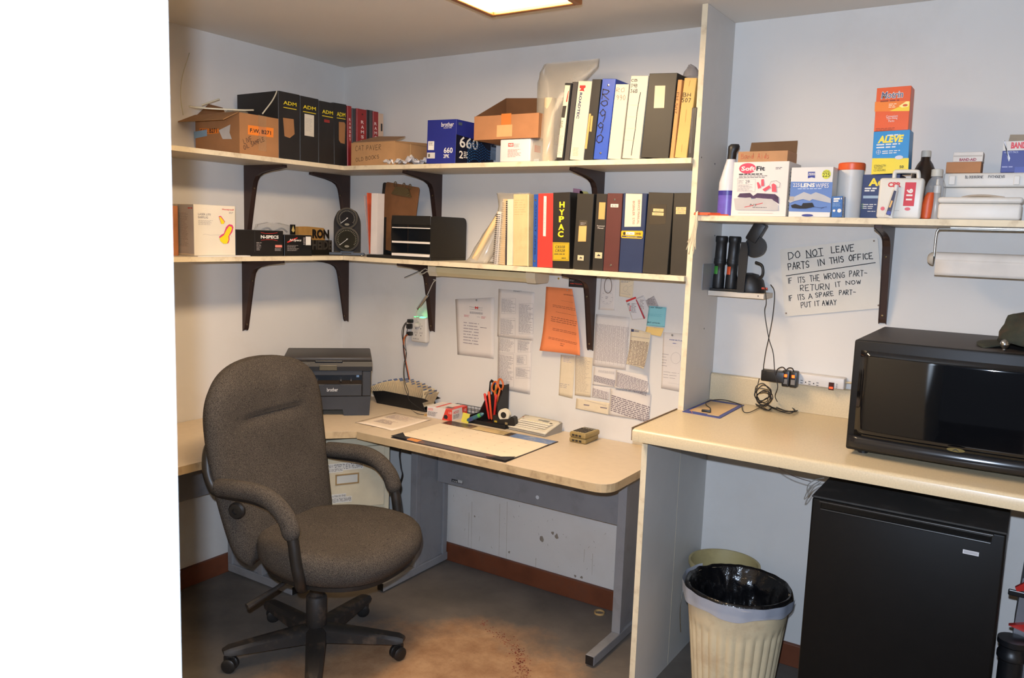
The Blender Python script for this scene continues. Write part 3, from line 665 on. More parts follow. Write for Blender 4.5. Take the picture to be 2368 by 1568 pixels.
for k in range(5):
    a = math.radians(20+72*k); M = Matrix.Rotation(a, 4, 'Z')
    rg = []
    for t in (0, .25, .5, .75, .93, 1.0):
        x = .035+.300*t; w = .038-.010*t; h1 = .106-.010*t-.008*t*t; h0 = .052+.014*t
        if t == 1.0: w *= .75; h1 -= .006; h0 += .004
        rg.append([(x, -w, h0), (x, w, h0), (x, w*.95, h1-.010), (x, w*.6, h1), (x, -w*.6, h1), (x, -w*.95, h1-.010)])
    lg = MB().loft(rg, M=M).out('base_leg', CBASE, ch, True)
    sw = M @ Matrix.Translation((.322, 0, 0)) @ Matrix.Rotation(random.Random(k).uniform(-1.2, 1.2), 4, 'Z')
    MB().lathe([(.007, .05), (.007, .072)], (0, 0, 0), 10, sw).out('caster_stem', CPL, lg)
    for s_ in (-1, 1):
        Mw = sw @ Matrix.Translation((-.012, s_*.013, .026)) @ Matrix.Rotation(math.pi/2, 4, 'X')
        MB().lathe([(.004, -.009), (.020, -.010), (.0255, -.006), (.0255, .006), (.020, .010), (.004, .009)], (0, 0, 0), 20, Mw).out('caster_wheel', CPL, lg, True)
    MB().box(-.030, .012, -.0035, .0035, .022, .056, .003, M=sw).out('caster_hood', CPL, lg)
# tape ring on the floor
p = at((1386, 1419), 'z', 0)
tag(place(MB().loft([[(r*math.cos(2*math.pi*k/28), r*math.sin(2*math.pi*k/28), z) for k in range(28)] for r, z in ((.022, .0005), (.022, .009), (.020, .009), (.020, .0005))], False, closed=True).out('tape_roll', mt((190, 152, 96), .7), None, True), (p.x, p.y, 0)), 'small empty ring of tape lying on the floor under the desk', 'tape roll')

# ================================================================== ON THE DESK
def front_face(t, y=0.0, root=None): return Face(t, (0, y, 0), (1, 0, 0), (0, 0, 1), root)
# printer
PR = mt((42, 41, 42), .45, bump=.15, bscale=500, name='charcoal_printer'); PR2 = mt((30, 29, 30), .5); PR3 = mt((58, 53, 49), .5, name='printer_lid')
pt = thing('printer', 'black multifunction printer standing in the desk corner', 'printer', (.232, -.600, DZ), math.radians(44.5))
w, dp = .392, .30
MB().prism([(0.012, 0), (.115, 0), (.120, .028), (.262, .028), (.268, 0), (w-.012, 0), (w-.006, .088), (.006, .088)], 'y', 0.004, dp).out('paper_tray', PR, pt)
MB().box(.005, w-.005, .030, dp, .089, .205).box(.005, .045, .002, .029, .089, .205, .004).box(w-.045, w-.005, .002, .029, .089, .205, .004).box(.046, w-.046, .003, .029, .186, .205).out('body', PR, pt)
fd = MB().box(.046, w-.046, 0, .016, .090, .145, .003).out('front_cover', PR, pt)
MB().box(.046, w-.046, .0295, .0298, .146, .186).out('output_slot', mt((10, 12, 18), .3), pt)
MB().prism([(.002, .146), (.029, .158), (.029, .146)], 'x', .046, w-.046).out('output_ramp', mt((48, 40, 34), .5), pt)
for x in (.10, .145, .25, .295): MB().box(x, x+.007, .004, .029, .1575, .166).out('ramp_rib', PR3, pt)
MB().box(w-.070, w-.058, .026, .0292, .172, .184).out('release_lever', mt((140, 170, 200), .4), pt)
MB().prism([(-.004, .206), (-.006, .226), (.004, .247), (.018, .247), (dp, .240), (dp, .206)], 'x', .001, w-.001).out('scanner', PR2, pt)
MB().box(.003, w-.003, .006, dp, .2475, .266, .006, M=None).out('scanner_lid', PR3, pt, True)
MB().box(.140, .262, -.003, .012, .243, .2525, .003).out('lid_handle', mt((18, 20, 26), .3), pt)
MB().box(.160, .236, -.0075, -.004, .209, .232, .002).out('display', mt((88, 82, 66), .25), pt)
FP = front_face(fd, 0, pt); FP.text('brother', (756, 897), (781.5, 905.5), mt((200, 200, 198), .4, var=0), bold=.012)
FP.strokes([[(748, 894), (752, 889), (786, 889), (790, 894)]], mt((18, 18, 20), .5), .0015, name='seam')
FPS = Face(pt, (0, -.006, 0), (1, 0, 0), (0, 0, 1)); FPS.lines((704, 840.5), (725, 843), 1, mt((120, 108, 92), .5), seed=4)

# card index file
cf = thing('card_file', 'black card index tray packed with fanned cream cards by the wall', 'card file', (.366, -.112, DZ), 0)
MB().prism([(-.05, .055), (-.02, 0), (.285, 0), (.262, .040), (.30, .055), (.27, .062), (.02, .066)], 'y', 0, .004).prism([(-.05, .055), (-.02, 0), (.285, 0), (.262, .040), (.30, .055), (.27, .062), (.02, .066)], 'y', .090, .094).box(-.02, .285, .004, .09, 0, .004).out('tray', BLK, cf)
cme = None
CARDM = mt((206, 184, 146), .85, var=.15, scale=60); TAB = mt((96, 108, 136), .8)
for k in range(34):
    t = k/33; x = -.028+.285*t; a = math.radians(-52+80*t); lift = .016+.030*math.sin(t*math.pi)
    if cme is None:
        o = MB().box(-.0008, .0008, .008, .087, 0, .078).out('card', CARDM, cf); cme = o.data
        tb = MB().box(-.0009, .0009, .012, .034, .0781, .084).out('index_tab', TAB, o); tme = tb.data
    else:
        o = bpy.data.objects.new('card', cme); COL.objects.link(o); o.parent = cf
        tb = bpy.data.objects.new('index_tab', tme); COL.objects.link(tb); tb.parent = o
    tb.location = (0, (k % 3)*.024, 0)
    o.location = (x, 0, lift); o.rotation_euler = (0, a, 0)
LC = MB().box(.262, .264, .006, .088, .020, .098).out('front_card', mt((212, 196, 160), .85), cf)

# binder clip carton
ac = thing('clip_carton', 'red and white carton of binder clips on the desk', 'carton', (.717, -.183, DZ), math.radians(2))
MB().box(0, .140, 0, .117, 0, .052, .001).out('carton', mt((214, 206, 200), .5, var=.03), ac)
FA = front_face(ac); FB_ = Face(ac, (.140, 0, 0), (0, 1, 0), (0, 0, 1)); FTp = Face(ac, (0, 0, .052), (1, 0, 0), (0, 1, 0))
RED = mt((214, 62, 48), .45, var=.03, name='print_red')
FA.poly([(.085, 0), (.140, 0), (.140, .052), (.105, .052)], RED, 'red_print'); FA.text('ACCO', (.006, .034), (.034, .044), RED, px=False, bold=.02)
FA.lines((.006, .008), (.06, .030), 5, GREYINK, px=False, seed=2); FA.poly([(.094, .008), (.112, .006), (.118, .018), (.108, .026), (.096, .022)], INK, 'clip_picture'); FA.text('1.12', (.121, .032), (.136, .042), WHT, px=False, bold=.02)
FB_.poly([(.085, 0), (.117, 0), (.117, .052), (.075, .052)], RED, 'red_print'); FB_.text('ACCO', (.008, .032), (.05, .044), RED, px=False, bold=.02); FB_.lines((.008, .008), (.06, .028), 4, GREYINK, px=False, seed=5)
FB_.text('112', (.09, .03), (.108, .042), WHT, px=False, bold=.02)
FTp.poly([(.045, 0), (.058, 0), (.058, .117), (.045, .117)], RED, 'red_print'); FTp.poly([(.1, 0), (.14, 0), (.14, .117), (.115, .117)], RED, 'red_print'); FTp.poly([(.085, .02), (.125, .02), (.125, .045), (.085, .045)], mt((110, 96, 92), .6), 'clip_picture')
# wire tray behind the carton
wt = thing('wire_tray', 'small grey wire tray pushed against the wall behind the clip carton', 'tray', (.755, -.056, DZ))
mb = MB()
for zz in (.004, .02, .04): mb.tube([(0, 0, zz), (.22, 0, zz), (.22, .05, zz), (0, .05, zz)], .0016, 6, closed=True)
for k in range(12):
    x = .02*k; mb.tube([(x, .05, .002), (x, .05, .04)], .001, 5); mb.tube([(x, 0, .002), (x, 0, .04)], .001, 5)
mb.out('wire', mt((90, 92, 96), .4, .6), wt)

# pen organiser
og = thing('desk_organizer', 'black plastic desk organizer with a tall pen cup', 'desk organizer', (.912, -.150, DZ))
MB().box(0, .210, .002, .140, 0, .006, .002).box(0, .210, .002, .006, .0061, .018).box(0, .004, .006, .14, .0061, .03).out('base', BLK, og)
MB().prism([(.012, .0061), (.135, .0061), (.135, .175), (.118, .185), (.105, .175), (.10, .13), (.012, .03)], 'x', .050, .054).prism([(.05, .0061), (.136, .0061), (.136, .172), (.105, .172), (.05, .09)], 'x', .132, .136).box(.0542, .1318, .1, .104, .0061, .12).box(.0542, .1318, .132, .136, .0061, .165).out('pen_cup', BLK, og)
MB().prism([(.006, .0061), (.138, .0061), (.138, .1), (.06, .10)], 'x', .132, .1318).out('divider', BLK, og) if False else None
def pen(label, x, y, top, col, tilt, r=.0042, capc=None, cat='pen', ty=0):
    t = thing('pen', label, cat, (x, y, DZ+.018), ry=tilt, rx=ty, group='pens in the desk organizer')
    MB().lathe([(.001, -.008), (r, 0), (r, top-.03)], (0, 0, 0), 10).out('barrel', mt(col, .35), t, True)
    MB().lathe([(r*1.1, top-.03), (r*1.1, top), (r*.5, top+.004)], (0, 0, 0), 10).out('cap', mt(capc or col, .3), t, True)
px_ = .967
pen('silver pen standing left in the pen cup', .972, -.036, .150, (170, 172, 176), math.radians(-2))
pen('yellow pen with red cap in the pen cup', .984, -.034, .145, (224, 196, 60), math.radians(3), capc=(206, 180, 40))
pen('blue pen behind the scissors in the pen cup', .998, -.030, .152, (52, 66, 150), math.radians(-5))
pen('red marker leaning forward in the pen cup', .985, -.075, .108, (206, 48, 38), math.radians(-14), .0055)
pen('orange red marker in the middle front of the pen cup', .999, -.075, .118, (222, 84, 44), math.radians(-9), .0055)
pen('thick red marker at the right front of the pen cup', 1.014, -.077, .110, (196, 40, 36), math.radians(4), .0055)
pen('white capped pen on the right of the pen cup', 1.026, -.040, .138, (190, 60, 52), math.radians(4), capc=(222, 222, 222))
pen('dark blue pen at the right rear of the pen cup', 1.034, -.030, .150, (60, 60, 120), math.radians(2), capc=(200, 200, 206))
sc_ = thing('scissors', 'orange handled scissors standing in the pen cup', 'scissors', (1.008, -.055, DZ+.03), rx=math.radians(-4))
for s_, x0, z0, tl in ((-1, -.016, .128, .25), (1, .013, .142, -.12)):
    loop = [(x0+.0135*math.cos(a)-.004*math.sin(a)*s_, s_*.002, z0+.023*math.sin(a)) for a in [2*math.pi*k/24 for k in range(24)]]
    h = MB().tube(loop, .0042, 8, closed=True).tube([(x0*.9, s_*.002, z0-.022), (x0*.25, s_*.002, .075), (0, s_*.002, .05)], [.0045, .006, .0035], 8).out('handle', mt((198, 96, 36), .35), sc_, 'all')
    MB().prism([(-.006*s_, .06), (.005*s_, .06), (.004*s_, -.004)], 'y', s_*.0012, s_*.0030).out('blade', CHROME, sc_)
# tape dispenser
td = thing('tape_dispenser', 'black tape dispenser holding a white tape roll', 'tape dispenser', (1.052, -.142, DZ+.0065), math.radians(4))
MB().prism([(0, 0), (.100, 0), (.112, .020), (.105, .048), (.092, .052), (.080, .040), (.030, .030), (.020, .045), (0, .045)], 'y', 0, .030).out('body', BLK, td)
MB().lathe([(.014, 0), (.027, 0), (.027, .019), (.014, .019)], (0, 0, 0), 24, Matrix.Translation((.050, .0245, .052)) @ Matrix.Rotation(math.pi/2, 4, 'X')).out('tape_roll', mt((214, 206, 184), .5), td, True)
MB().lathe([(.0135, -.001), (.0135, .0205)], (0, 0, 0), 18, Matrix.Translation((.050, .0245, .052)) @ Matrix.Rotation(math.pi/2, 4, 'X')).out('core', BLK, td)
Face(td, (0, 0, 0), (1, 0, 0), (0, 0, 1)).rect((.008, .016), (.022, .024), mt((180, 150, 40), .5), 'label', px=False)
MB().box(.062, .075, -.0012, .002, .010, .024).out('cutter', CHROME, td)
# sticky note and marker leaning in the tray
sn = thing('sticky_note_pad', 'yellow sticky note pad leaning on the front of the organizer', 'note pad', (.890, -.155, DZ+.0005), math.radians(-14), rx=math.radians(-14))
MB().box(0, .046, 0, .003, 0, .042).out('notes', mt((222, 212, 84), .7), sn)
mk = thing('marker', 'teal and white highlighter lying tilted beside the yellow note pad', 'marker', (.925, -.158, DZ+.010), math.radians(10), ry=math.radians(62))
MB().lathe([(.003, 0), (.009, .006), (.0095, .045), (.009, .08), (.006, .088), (.002, .092)], (0, 0, 0), 14).out('barrel', mt((60, 104, 116), .25), mk, True)
MB().lathe([(.0097, .014), (.0097, .034)], (0, 0, 0), 14, cap=False).out('band', mt((60, 74, 120), .3), mk); MB().lathe([(.0096, .062), (.0092, .075)], (0, 0, 0), 14, cap=False).out('band', mt((90, 170, 70), .3), mk)

# label maker
lm = thing('label_maker', 'cream label maker with keyboard and small grey display', 'label maker', (1.129, -.136, DZ), math.radians(-4))
LMW = mt((206, 198, 178), .4, var=.04); LMG = mt((150, 146, 138), .5)
MB().prism([(0, .003), (.004, 0), (.125, 0), (.128, .040), (.115, .046), (.006, .014), (0, .010)], 'x', .004, .196).out('base', LMG, lm)
def slab(u, v):
    x = .001+u*.196; y = -.003+v*.122; return (x, y, .0165+.0300*v+.002*math.sin(u*3.14)*(1 if v > .05 else .3))
MB().grid(slab, 12, 8).out('keypad_shell', LMW, lm, 'all', thick=.006)
up_ = Vector((0, .122, .030)).normalized(); FL = Face(lm, (0, -.003, .0178), (1, 0, 0), up_)
FL.rect((.085, .092), (.150, .110), LMG, 'display_frame', px=False); FL.rect((.092, .096), (.143, .106), mt((120, 122, 112), .3), 'display', px=False)
for k in range(4): FL.rect((.052+.028*k, .074), (.078+.028*k, .081), mt((196, 200, 60), .5), 'yellow_key_label', px=False)
for r in range(4):
    for c in range(12 if r else 10):
        FL.rect((.018+.0132*c+.002*r, .012+.0145*r), (.0295+.0132*c+.002*r, .0225+.0145*r), mt((226, 220, 206), .4, var=0), 'key', px=False)
FL.disc((.178, .074), .008, .004, INK, 'oval_key'); FL.disc((.025, .083), .005, .004, mt((140, 70, 60), .5), 'round_key'); FL.lines((.02, .100), (.045, .108), 1, GREYINK, px=False)
# calculators
for k, (lab, dz, rz) in enumerate((('dirty tan calculator underneath the other one on the desk', 0, 1), ('dirty tan calculator lying on top of another calculator', .0225, -3))):
    c = thing('calculator', lab, 'calculator', (1.437, -.148, DZ+dz), math.radians(rz), group='stacked calculators')
    MB().box(0, .078, 0, .118, 0, .022, .007, 3).out('case', mt((150, 128, 78), .5, dirt=(92, 72, 40), dscale=16, damt=.7), c, True)
    MB().box(.006, .072, .008, .110, .0215, .0228, .0005, 1).out('faceplate', mt((182, 166, 124), .5), c)
    ft = Face(c, (0, 0, .0229), (1, 0, 0), (0, 1, 0)); ft.rect((.010, .090), (.068, .106), mt((92, 90, 74), .3), 'display', px=False)
    ff = front_face(c); 
    kme = None
    for r in range(5):
        for q in range(5):
            if kme is None:
                o = MB().box(0, .0085, 0, .0105, 0, .0022, .0008, 1).out('key', mt((48, 40, 34), .5), c); kme = o.data
            else: o = bpy.data.objects.new('key', kme); COL.objects.link(o); o.parent = c
            o.location = (.010+.0122*q, .014+.0145*r, .0229)
    for q in range(3): ff.rect((.014+.016*q, .006), (.026+.016*q, .014), mt((44, 38, 32), .6), 'side_mark', px=False)
# blotter calendar
bl = thing('desk_calendar', 'large paper desk calendar blotter with photo strips and black corners', 'calendar', (.846, -.572, DZ+.0002))
MB().box(0, .560, 0, .392, 0, .0022).out('backing', mt((70, 62, 58), .7), bl)
def strip_mat(a, b, c, sc):
    m = mt(a, .35, var=.2, scale=sc, dirt=b, dscale=sc*.8, damt=.95, name='printed_photo_strip'); return m
FBk = Face(bl, (0, 0, .0022), (1, 0, 0), (0, 1, 0))
FBk.rect((.002, .318), (.558, .390), strip_mat((66, 54, 48), (196, 150, 84), None, 12), 'photo_strip', px=False)
FBk.rect((.36, .325), (.555, .388), strip_mat((96, 126, 176), (226, 216, 196), None, 16), 'photo', px=False); FBk.rect((.16, .330), (.33, .386), strip_mat((214, 190, 140), (86, 64, 30), None, 14), 'photo', px=False)
FBk.rect((.002, .002), (.50, .045), strip_mat((76, 68, 74), (190, 120, 60), None, 14), 'photo_strip', px=False); FBk.rect((.07, .010), (.13, .042), mt((214, 140, 70), .5), 'photo', px=False)
def sheet(u, v): return (.004+.552*u, .046+.272*v, .0046+.0016*math.sin(u*5)*math.sin(v*3.1))
MB().grid(sheet, 12, 6).out('month_sheet', mt((228, 214, 190), .75, var=.03), bl, 'all')
FS = Face(bl, (.004, .046, .0062), (1, 0, 0), (0, 1, 0))
gm = mt((206, 186, 160), .8, var=0); FS.strokes([[(.552*k/7, 0.01), (.552*k/7, .255)] for k in range(1, 7)]+[[(.005, .255*k/5+.01), (.547, .255*k/5+.01)] for k in range(1, 6)], gm, .0006, px=False, name='day_grid')
for r in range(5):
    for c in range(7): FS.lines((.006+c*.0789, .052+r*.051), (.016+c*.0789, .058+r*.051), 1, mt((186, 168, 150), .8, var=0), .5, px=False, seed=r*7+c)
for pts in ([(0, 0), (.085, 0), (0, .075)], [(.475, -.002), (.560, -.002), (.560, .068)]):
    MB().prism(pts, 'z', .0070, .0090).out('corner_holder', BLK, bl)
# loose sheet on the desk
ls = thing('paper_sheet', 'loose printed white sheet lying on the desk in front of the card file', 'paper', (.556, -.478, DZ+.0006))
MB().grid(lambda u, v: (.213*u, .262*v, .0012+.0015*math.sin(u*4+v*3)), 8, 8).out('sheet', mt((226, 210, 190), .8, var=.02), ls, 'all', thick=.0003)
FSh = Face(ls, (0, 0, .0032), (1, 0, 0), (0, 1, 0)); FSh.lines((.03, .15), (.17, .23), 9, mt((176, 160, 158), .8, var=0), .4, px=False); FSh.lines((.05, .06), (.15, .12), 5, mt((186, 168, 160), .8, var=0), .4, px=False)
# small coaster-like rounds near the carton
tag(place(MB().lathe([(.022, 0), (.022, .0015), (.001, .0018)], (0, 0, 0), 24).out('felt_pad', mt((190, 152, 92), .9), None), (.700, -.150, DZ)), 'small round tan felt pad beside the red clip carton', 'felt pad')

# ================================================================== WALL PAPERS AND NOTES
def paper(name, label, cat, c, mat=PAPER, y=-.0012, curl=0.0, group=None, thick=.0003, bow=.0015):
    """c: pixel corners upper-left, upper-right, lower-right, lower-left on the back wall"""
    P = [at(q, 'y', y) for q in c]; o = P[3]
    t = thing(name, label, cat, o, group=group)
    L_ = [p-o for p in P]
    def fn(u, v):
        p = L_[3]*(1-u)*(1-v)+L_[2]*u*(1-v)+L_[1]*u*v+L_[0]*(1-u)*v
        return p+Vector((0, -bow*math.sin(u*math.pi)*math.sin(v*math.pi)-curl*max(0, u-.35)**2*(1-.6*v)-curl*.5*(1-v)**3, 0))
    MB().grid(fn, 10, 10).out('sheet', mat, t, 'all', thick=thick)
    f = Face(t, (0, -.0003, 0), (1, 0, 0), (0, 0, 1))
    def warp(p):
        v = min(1, max(0, (p[1]-(L_[2].z*.5))/max(1e-6, (L_[0].z+L_[1].z-L_[2].z)/2))); xl = L_[3].x*(1-v)+L_[0].x*v; xr = L_[2].x*(1-v)+L_[1].x*v
        u = min(1, max(0, (p[0]-xl)/(xr-xl)))
        return Vector((0, fn(u, v).y-(.0005 if curl else 0), 0))
    f.warp = warp
    return t, f
PW = mt((216, 208, 200), .8, var=.03); PB = mt((218, 202, 172), .8, var=.06, dirt=(196, 172, 130), dscale=8, damt=.5)
t, f = paper('notice_sheet', 'white company letterhead list pinned to the wall beside the outlet', 'paper', [(1053, 692), (1143, 688), (1142, 830), (1058, 820)], PW)
f.text('INDIANA MILLS', (1086, 709), (1116, 713), INK, bold=.02); f.text('CONCRETE PRODUCTS, INC', (1086, 714), (1116, 718), INK, bold=.02); f.text('M', (1099, 708.5), (1106, 715), REDINK, bold=.03)
f.lines((1087, 720), (1117, 728), 3, GREYINK, ragged=False); f.lines((1074, 727), (1087, 734), 3, mt((200, 120, 116), .8, var=0)); f.lines((1114, 731), (1125, 738), 3, mt((200, 120, 116), .8, var=0))
f.rect((1111, 756.5), (1126, 759), INK, 'marker_bar'); f.lines((1073, 742), (1108, 800), 8, mt((150, 140, 144), .8, var=0), .25, cols=3, seed=8); f.lines((1104, 732), (1112, 734), 1, GREYINK)
LG = mt((150, 142, 140), .8, var=0)
def table(f, a, b, rows, seed=0, mat=LG, cols=1):
    (x0, y0), (x1, y1) = a, b
    f.strokes([[(x0, y0), (x1, y0), (x1, y1), (x0, y1), (x0, y0)], [(x0+(x1-x0)*.22, y0), (x0+(x1-x0)*.22, y1)]], mat, .0007, name='table_frame')
    f.lines((x0+1, y0+1), (x1-1, y1-1), rows, mat, .35, seed=seed, cols=cols, name='table_rows')
t, f = paper('phone_list', 'white sheet of small printed tables left of the orange notice, upper one', 'paper', [(1153, 668), (1236, 676), (1233, 788), (1150, 778)], PW)
table(f, (1160, 690), (1193, 725), 11, 1); table(f, (1158, 736), (1192, 777), 14, 2); table(f, (1201, 702), (1233, 772), 22, 3); f.lines((1188, 671), (1208, 676), 2, GREYINK)
t, f = paper('phone_list', 'white sheet of small printed tables left of the orange notice, lower one', 'paper', [(1152, 779), (1231, 788), (1226, 912), (1150, 898)], PW, y=-.0022)
table(f, (1154, 782), (1190, 816), 10, 4); table(f, (1153, 819), (1188, 895), 24, 5); table(f, (1198, 786), (1228, 814), 9, 6); table(f, (1196, 822), (1218, 843), 8, 7); table(f, (1194, 849), (1226, 875), 9, 8)
t, f = paper('notice_sheet', 'bright orange notice pinned to the wall under the binders', 'paper', [(1263, 663), (1326, 668), (1356, 819), (1256, 809)], mt((236, 136, 82), .7, var=.03, name='orange_paper'), curl=.06)
for k, (a, b) in enumerate((((1304, 679.5), (1330, 684)), ((1298, 694), (1330, 698)), ((1279, 703), (1334, 715)), ((1287, 720), (1337, 727)), ((1276, 730), (1340, 750)), ((1281, 757), (1340, 770)), ((1273, 777), (1344, 791)), ((1302, 791), (1312, 800)))):
    f.lines(a, b, (1, 1, 2, 1, 3, 2, 2, 2)[k], mt((150, 84, 56), .8, var=0), .28, seed=k, ragged=False, skew=-.07)
f.text('ATTENTION', (1305, 679.5), (1329, 684), mt((110, 60, 40), .8, var=0))
t, f = paper('business_card', 'black and red business card above the orange notice', 'card', [(1316, 638), (1356, 641), (1356, 666), (1315, 663)], mt((34, 30, 32), .6))
f.text('Keller Construction', (1319, 654), (1354, 659), mt((220, 70, 44), .6, var=0), bold=.02); f.lines((1318, 639.5), (1334, 643), 2, mt((190, 60, 44), .6, var=0)); f.lines((1318, 646), (1330, 651), 2, LG); f.lines((1345, 647), (1354, 651), 2, LG)
t, f = paper('drawing_sheet', 'small sheet with a dial drawing and rubber band right of the bracket', 'paper', [(1390, 643), (1424, 647), (1421, 718), (1384, 716)], PW)
f.strokes([[(1404+14*math.cos(a), 688+16*math.sin(a)) for a in [k*.35 for k in range(19)]]], mt((180, 170, 170), .8, var=0), .0008); f.lines((1401, 685), (1407, 692), 2, LG)
for k in range(8): f.lines((1403+11*math.cos(k*.785), 687+13*math.sin(k*.785)), (1406+11*math.cos(k*.785), 689+13*math.sin(k*.785)), 1, LG)
rb = at((1406, 661), 'y', -.006)
tag(place(MB().tube([(.017*math.cos(a), -.0, .032*math.sin(a)-.002*math.cos(2*a)) for a in [2*math.pi*k/28 for k in range(28)]], .0013, 6, closed=True).out('rubber_band', mt((112, 84, 56), .6), None, 'all'), rb), 'brown rubber band hanging on a nail over the dial drawing', 'rubber band')
t, f = paper('note', 'small tan pencil sketch note near the top right of the wall', 'note', [(1433, 645), (1466, 649), (1463, 690), (1432, 685)], PB)
f.lines((1436, 648), (1458, 655), 2, LG); f.strokes([[(1443, 664), (1450, 660), (1453, 668), (1446, 675), (1441, 670), (1443, 664)]], LG, .0007); f.strokes([[(1453, 664), (1462, 660)]], LG, .0007); f.strokes([[(1450, 674), (1458, 682), (1436, 678)]], LG, .0007)
t, f = paper('business_card', 'white business card with red bands, tilted, pinned to the wall', 'card', [(1447, 695), (1470, 686), (1491, 738), (1462, 740)], mt((212, 208, 206), .6, var=.02))
f.poly([(1447, 695), (1470, 686), (1472, 690), (1449, 699)], REDINK, 'red_band', px=True); f.poly([(1470, 693), (1472, 692), (1492, 736), (1489, 738)], mt((170, 34, 48), .6, var=0), 'red_band', px=True)
f.text('C', (1452, 701), (1457, 706), INK, bold=.05); f.lines((1456, 706), (1460, 720), 4, REDINK); f.lines((1461, 700), (1472, 724), 7, LG)
t, f = paper('business_card', 'plain white business card tucked behind the red banded one', 'card', [(1471, 690), (1488, 683), (1505, 722), (1492, 735)], mt((204, 200, 198), .6, var=.02), y=-.0006); f.lines((1480, 692), (1492, 716), 6, LG)
t, f = paper('business_card', 'grey printed business card fanned behind the blue note', 'card', [(1490, 697), (1512, 684), (1523, 708), (1499, 714)], mt((170, 162, 160), .6), y=-.0006); f.lines((1498, 690), (1516, 706), 6, GREYINK)
t, f = paper('note', 'light blue handwritten note above the yellow one', 'note', [(1501, 707), (1541, 711), (1537, 757), (1495, 753)], mt((132, 194, 200), .7, var=.03), y=-.0035)
f.hand('LSA ARGOT', (1503, 709.5), (1532, 714), INK, .001, gap=.2); f.hand('RK7 HITCHIN', (1498, 744), (1526, 749), INK, .001, gap=.2); f.lines((1500, 724), (1536, 734), 3, mt((96, 160, 170), .8, var=0), .2)
t, f = paper('note', 'small yellow sticky note under the light blue note', 'note', [(1495, 755), (1536, 759), (1530, 778), (1492, 771)], mt((232, 196, 120), .7, var=.03), y=-.0028, curl=.01); f.lines((1512, 757), (1520, 759), 1, LG)
# number tables
t, f = paper('number_table', 'large white sheet of number columns right of the bracket', 'paper', [(1378, 726), (1456, 734), (1447, 856), (1371, 846)], PW)
f.lines((1379, 731), (1448, 736), 2, LG, .4); f.lines((1379, 740), (1442, 746), 1, LG, .4); f.lines((1379, 748), (1452, 842), 30, mt((172, 160, 156), .8, var=0), .5, cols=8, seed=11, skew=-.02)
f.strokes([[(1379+9.2*k, 746+1*k), (1373+9.2*k, 838+1.1*k)] for k in range(9)], LG, .0006, name='column_rule')
t, f = paper('number_table', 'smaller yellowish number table curling off the wall', 'paper', [(1459, 759), (1507, 770), (1499, 850), (1454, 840)], PB, curl=.05, y=-.004)
f.rect((1460, 761), (1466, 767.5), mt((52, 60, 96), .6), 'logo'); f.lines((1467, 763), (1481, 769), 1, LG, .8); f.rect((1460, 777), (1505, 783), mt((186, 176, 164), .8), 'header_band')
f.lines((1458, 786), (1501, 846), 18, mt((140, 120, 104), .8, var=0), .55, cols=6, seed=12)
t, f = paper('note_sheet', 'white insurance notepad sheet with circle sketch beside the partition', 'paper', [(1534, 768), (1581, 772), (1572, 906), (1529, 898)], PW)
f.text('FARM MUTUAL', (1548, 784), (1580, 790), mt((54, 72, 140), .6, var=0), bold=.02, shear=.2); f.lines((1556, 792), (1566, 796), 1, mt((54, 72, 140), .6, var=0))
f.strokes([[(1563+11*math.cos(a), 828+13*math.sin(a)) for a in [k*.33 for k in range(20)]]], LG, .0007); f.lines((1534, 798), (1576, 803), 1, LG, .3); f.lines((1532, 815), (1546, 850), 5, LG, .15); f.lines((1535, 856), (1572, 880), 3, LG, .12); f.lines((1546, 885), (1572, 889), 1, GREYINK, .5)
t, f = paper('old_sheet', 'yellowed handwritten sheet below the orange notice', 'paper', [(1297, 820), (1331, 824), (1324, 922), (1292, 914)], PB); f.lines((1303, 824), (1322, 840), 4, mt((140, 130, 170), .8, var=0), .2); f.lines((1295, 885), (1318, 900), 3, LG, .3)
t, f = paper('old_sheet', 'yellowed typed form sheet below the bracket tip', 'paper', [(1331, 822), (1371, 828), (1366, 919), (1329, 914)], PB, y=-.0018); f.lines((1333, 825), (1366, 910), 26, mt((176, 160, 140), .8, var=0), .3, seed=14)
DK = mt((128, 116, 120), .8, var=0)
t, f = paper('spec_table', 'white sheet with dense banded tables low on the wall, upper left', 'paper', [(1374, 848), (1425, 854), (1422, 896), (1370, 890)], PW, y=-.0025); f.lines((1384, 855), (1422, 866), 4, LG, .3, cols=8); f.lines((1374, 867), (1424, 889), 7, DK, .6, ragged=False, skew=-.1)
t, f = paper('spec_table', 'white sheet with dense banded tables low on the wall, upper right with curled corner', 'paper', [(1425, 855), (1498, 868), (1504, 906), (1423, 896)], PW, y=-.003, curl=.02); f.lines((1427, 860), (1500, 903), 12, DK, .5, ragged=False, skew=-.15)
t, f = paper('spec_table', 'small banded table sheet under the upper left one', 'paper', [(1371, 891), (1412, 897), (1408, 926), (1368, 918)], PW); f.lines((1371, 897), (1408, 921), 7, DK, .5, cols=4, skew=-.12)
t, f = paper('spec_table', 'lowest small graph sheet with dark bar above the desk', 'paper', [(1333, 921), (1410, 932), (1407, 960), (1331, 945)], PB, y=-.003); f.rect((1350, 937), (1404, 943), DK, 'bar'); f.lines((1352, 924), (1404, 934), 2, DK, .3, cols=9, skew=-.1); f.lines((1352, 944), (1404, 953), 2, LG, .7, cols=9, skew=-.12)
t, f = paper('spec_table', 'large banded table sheet at the lower right of the paper cluster', 'paper', [(1412, 898), (1506, 912), (1500, 974), (1408, 960)], PW, y=-.0035); f.lines((1425, 902), (1500, 908), 2, LG, .35); f.lines((1414, 912), (1502, 965), 9, DK, .55, ragged=False, skew=-.15, seed=20)
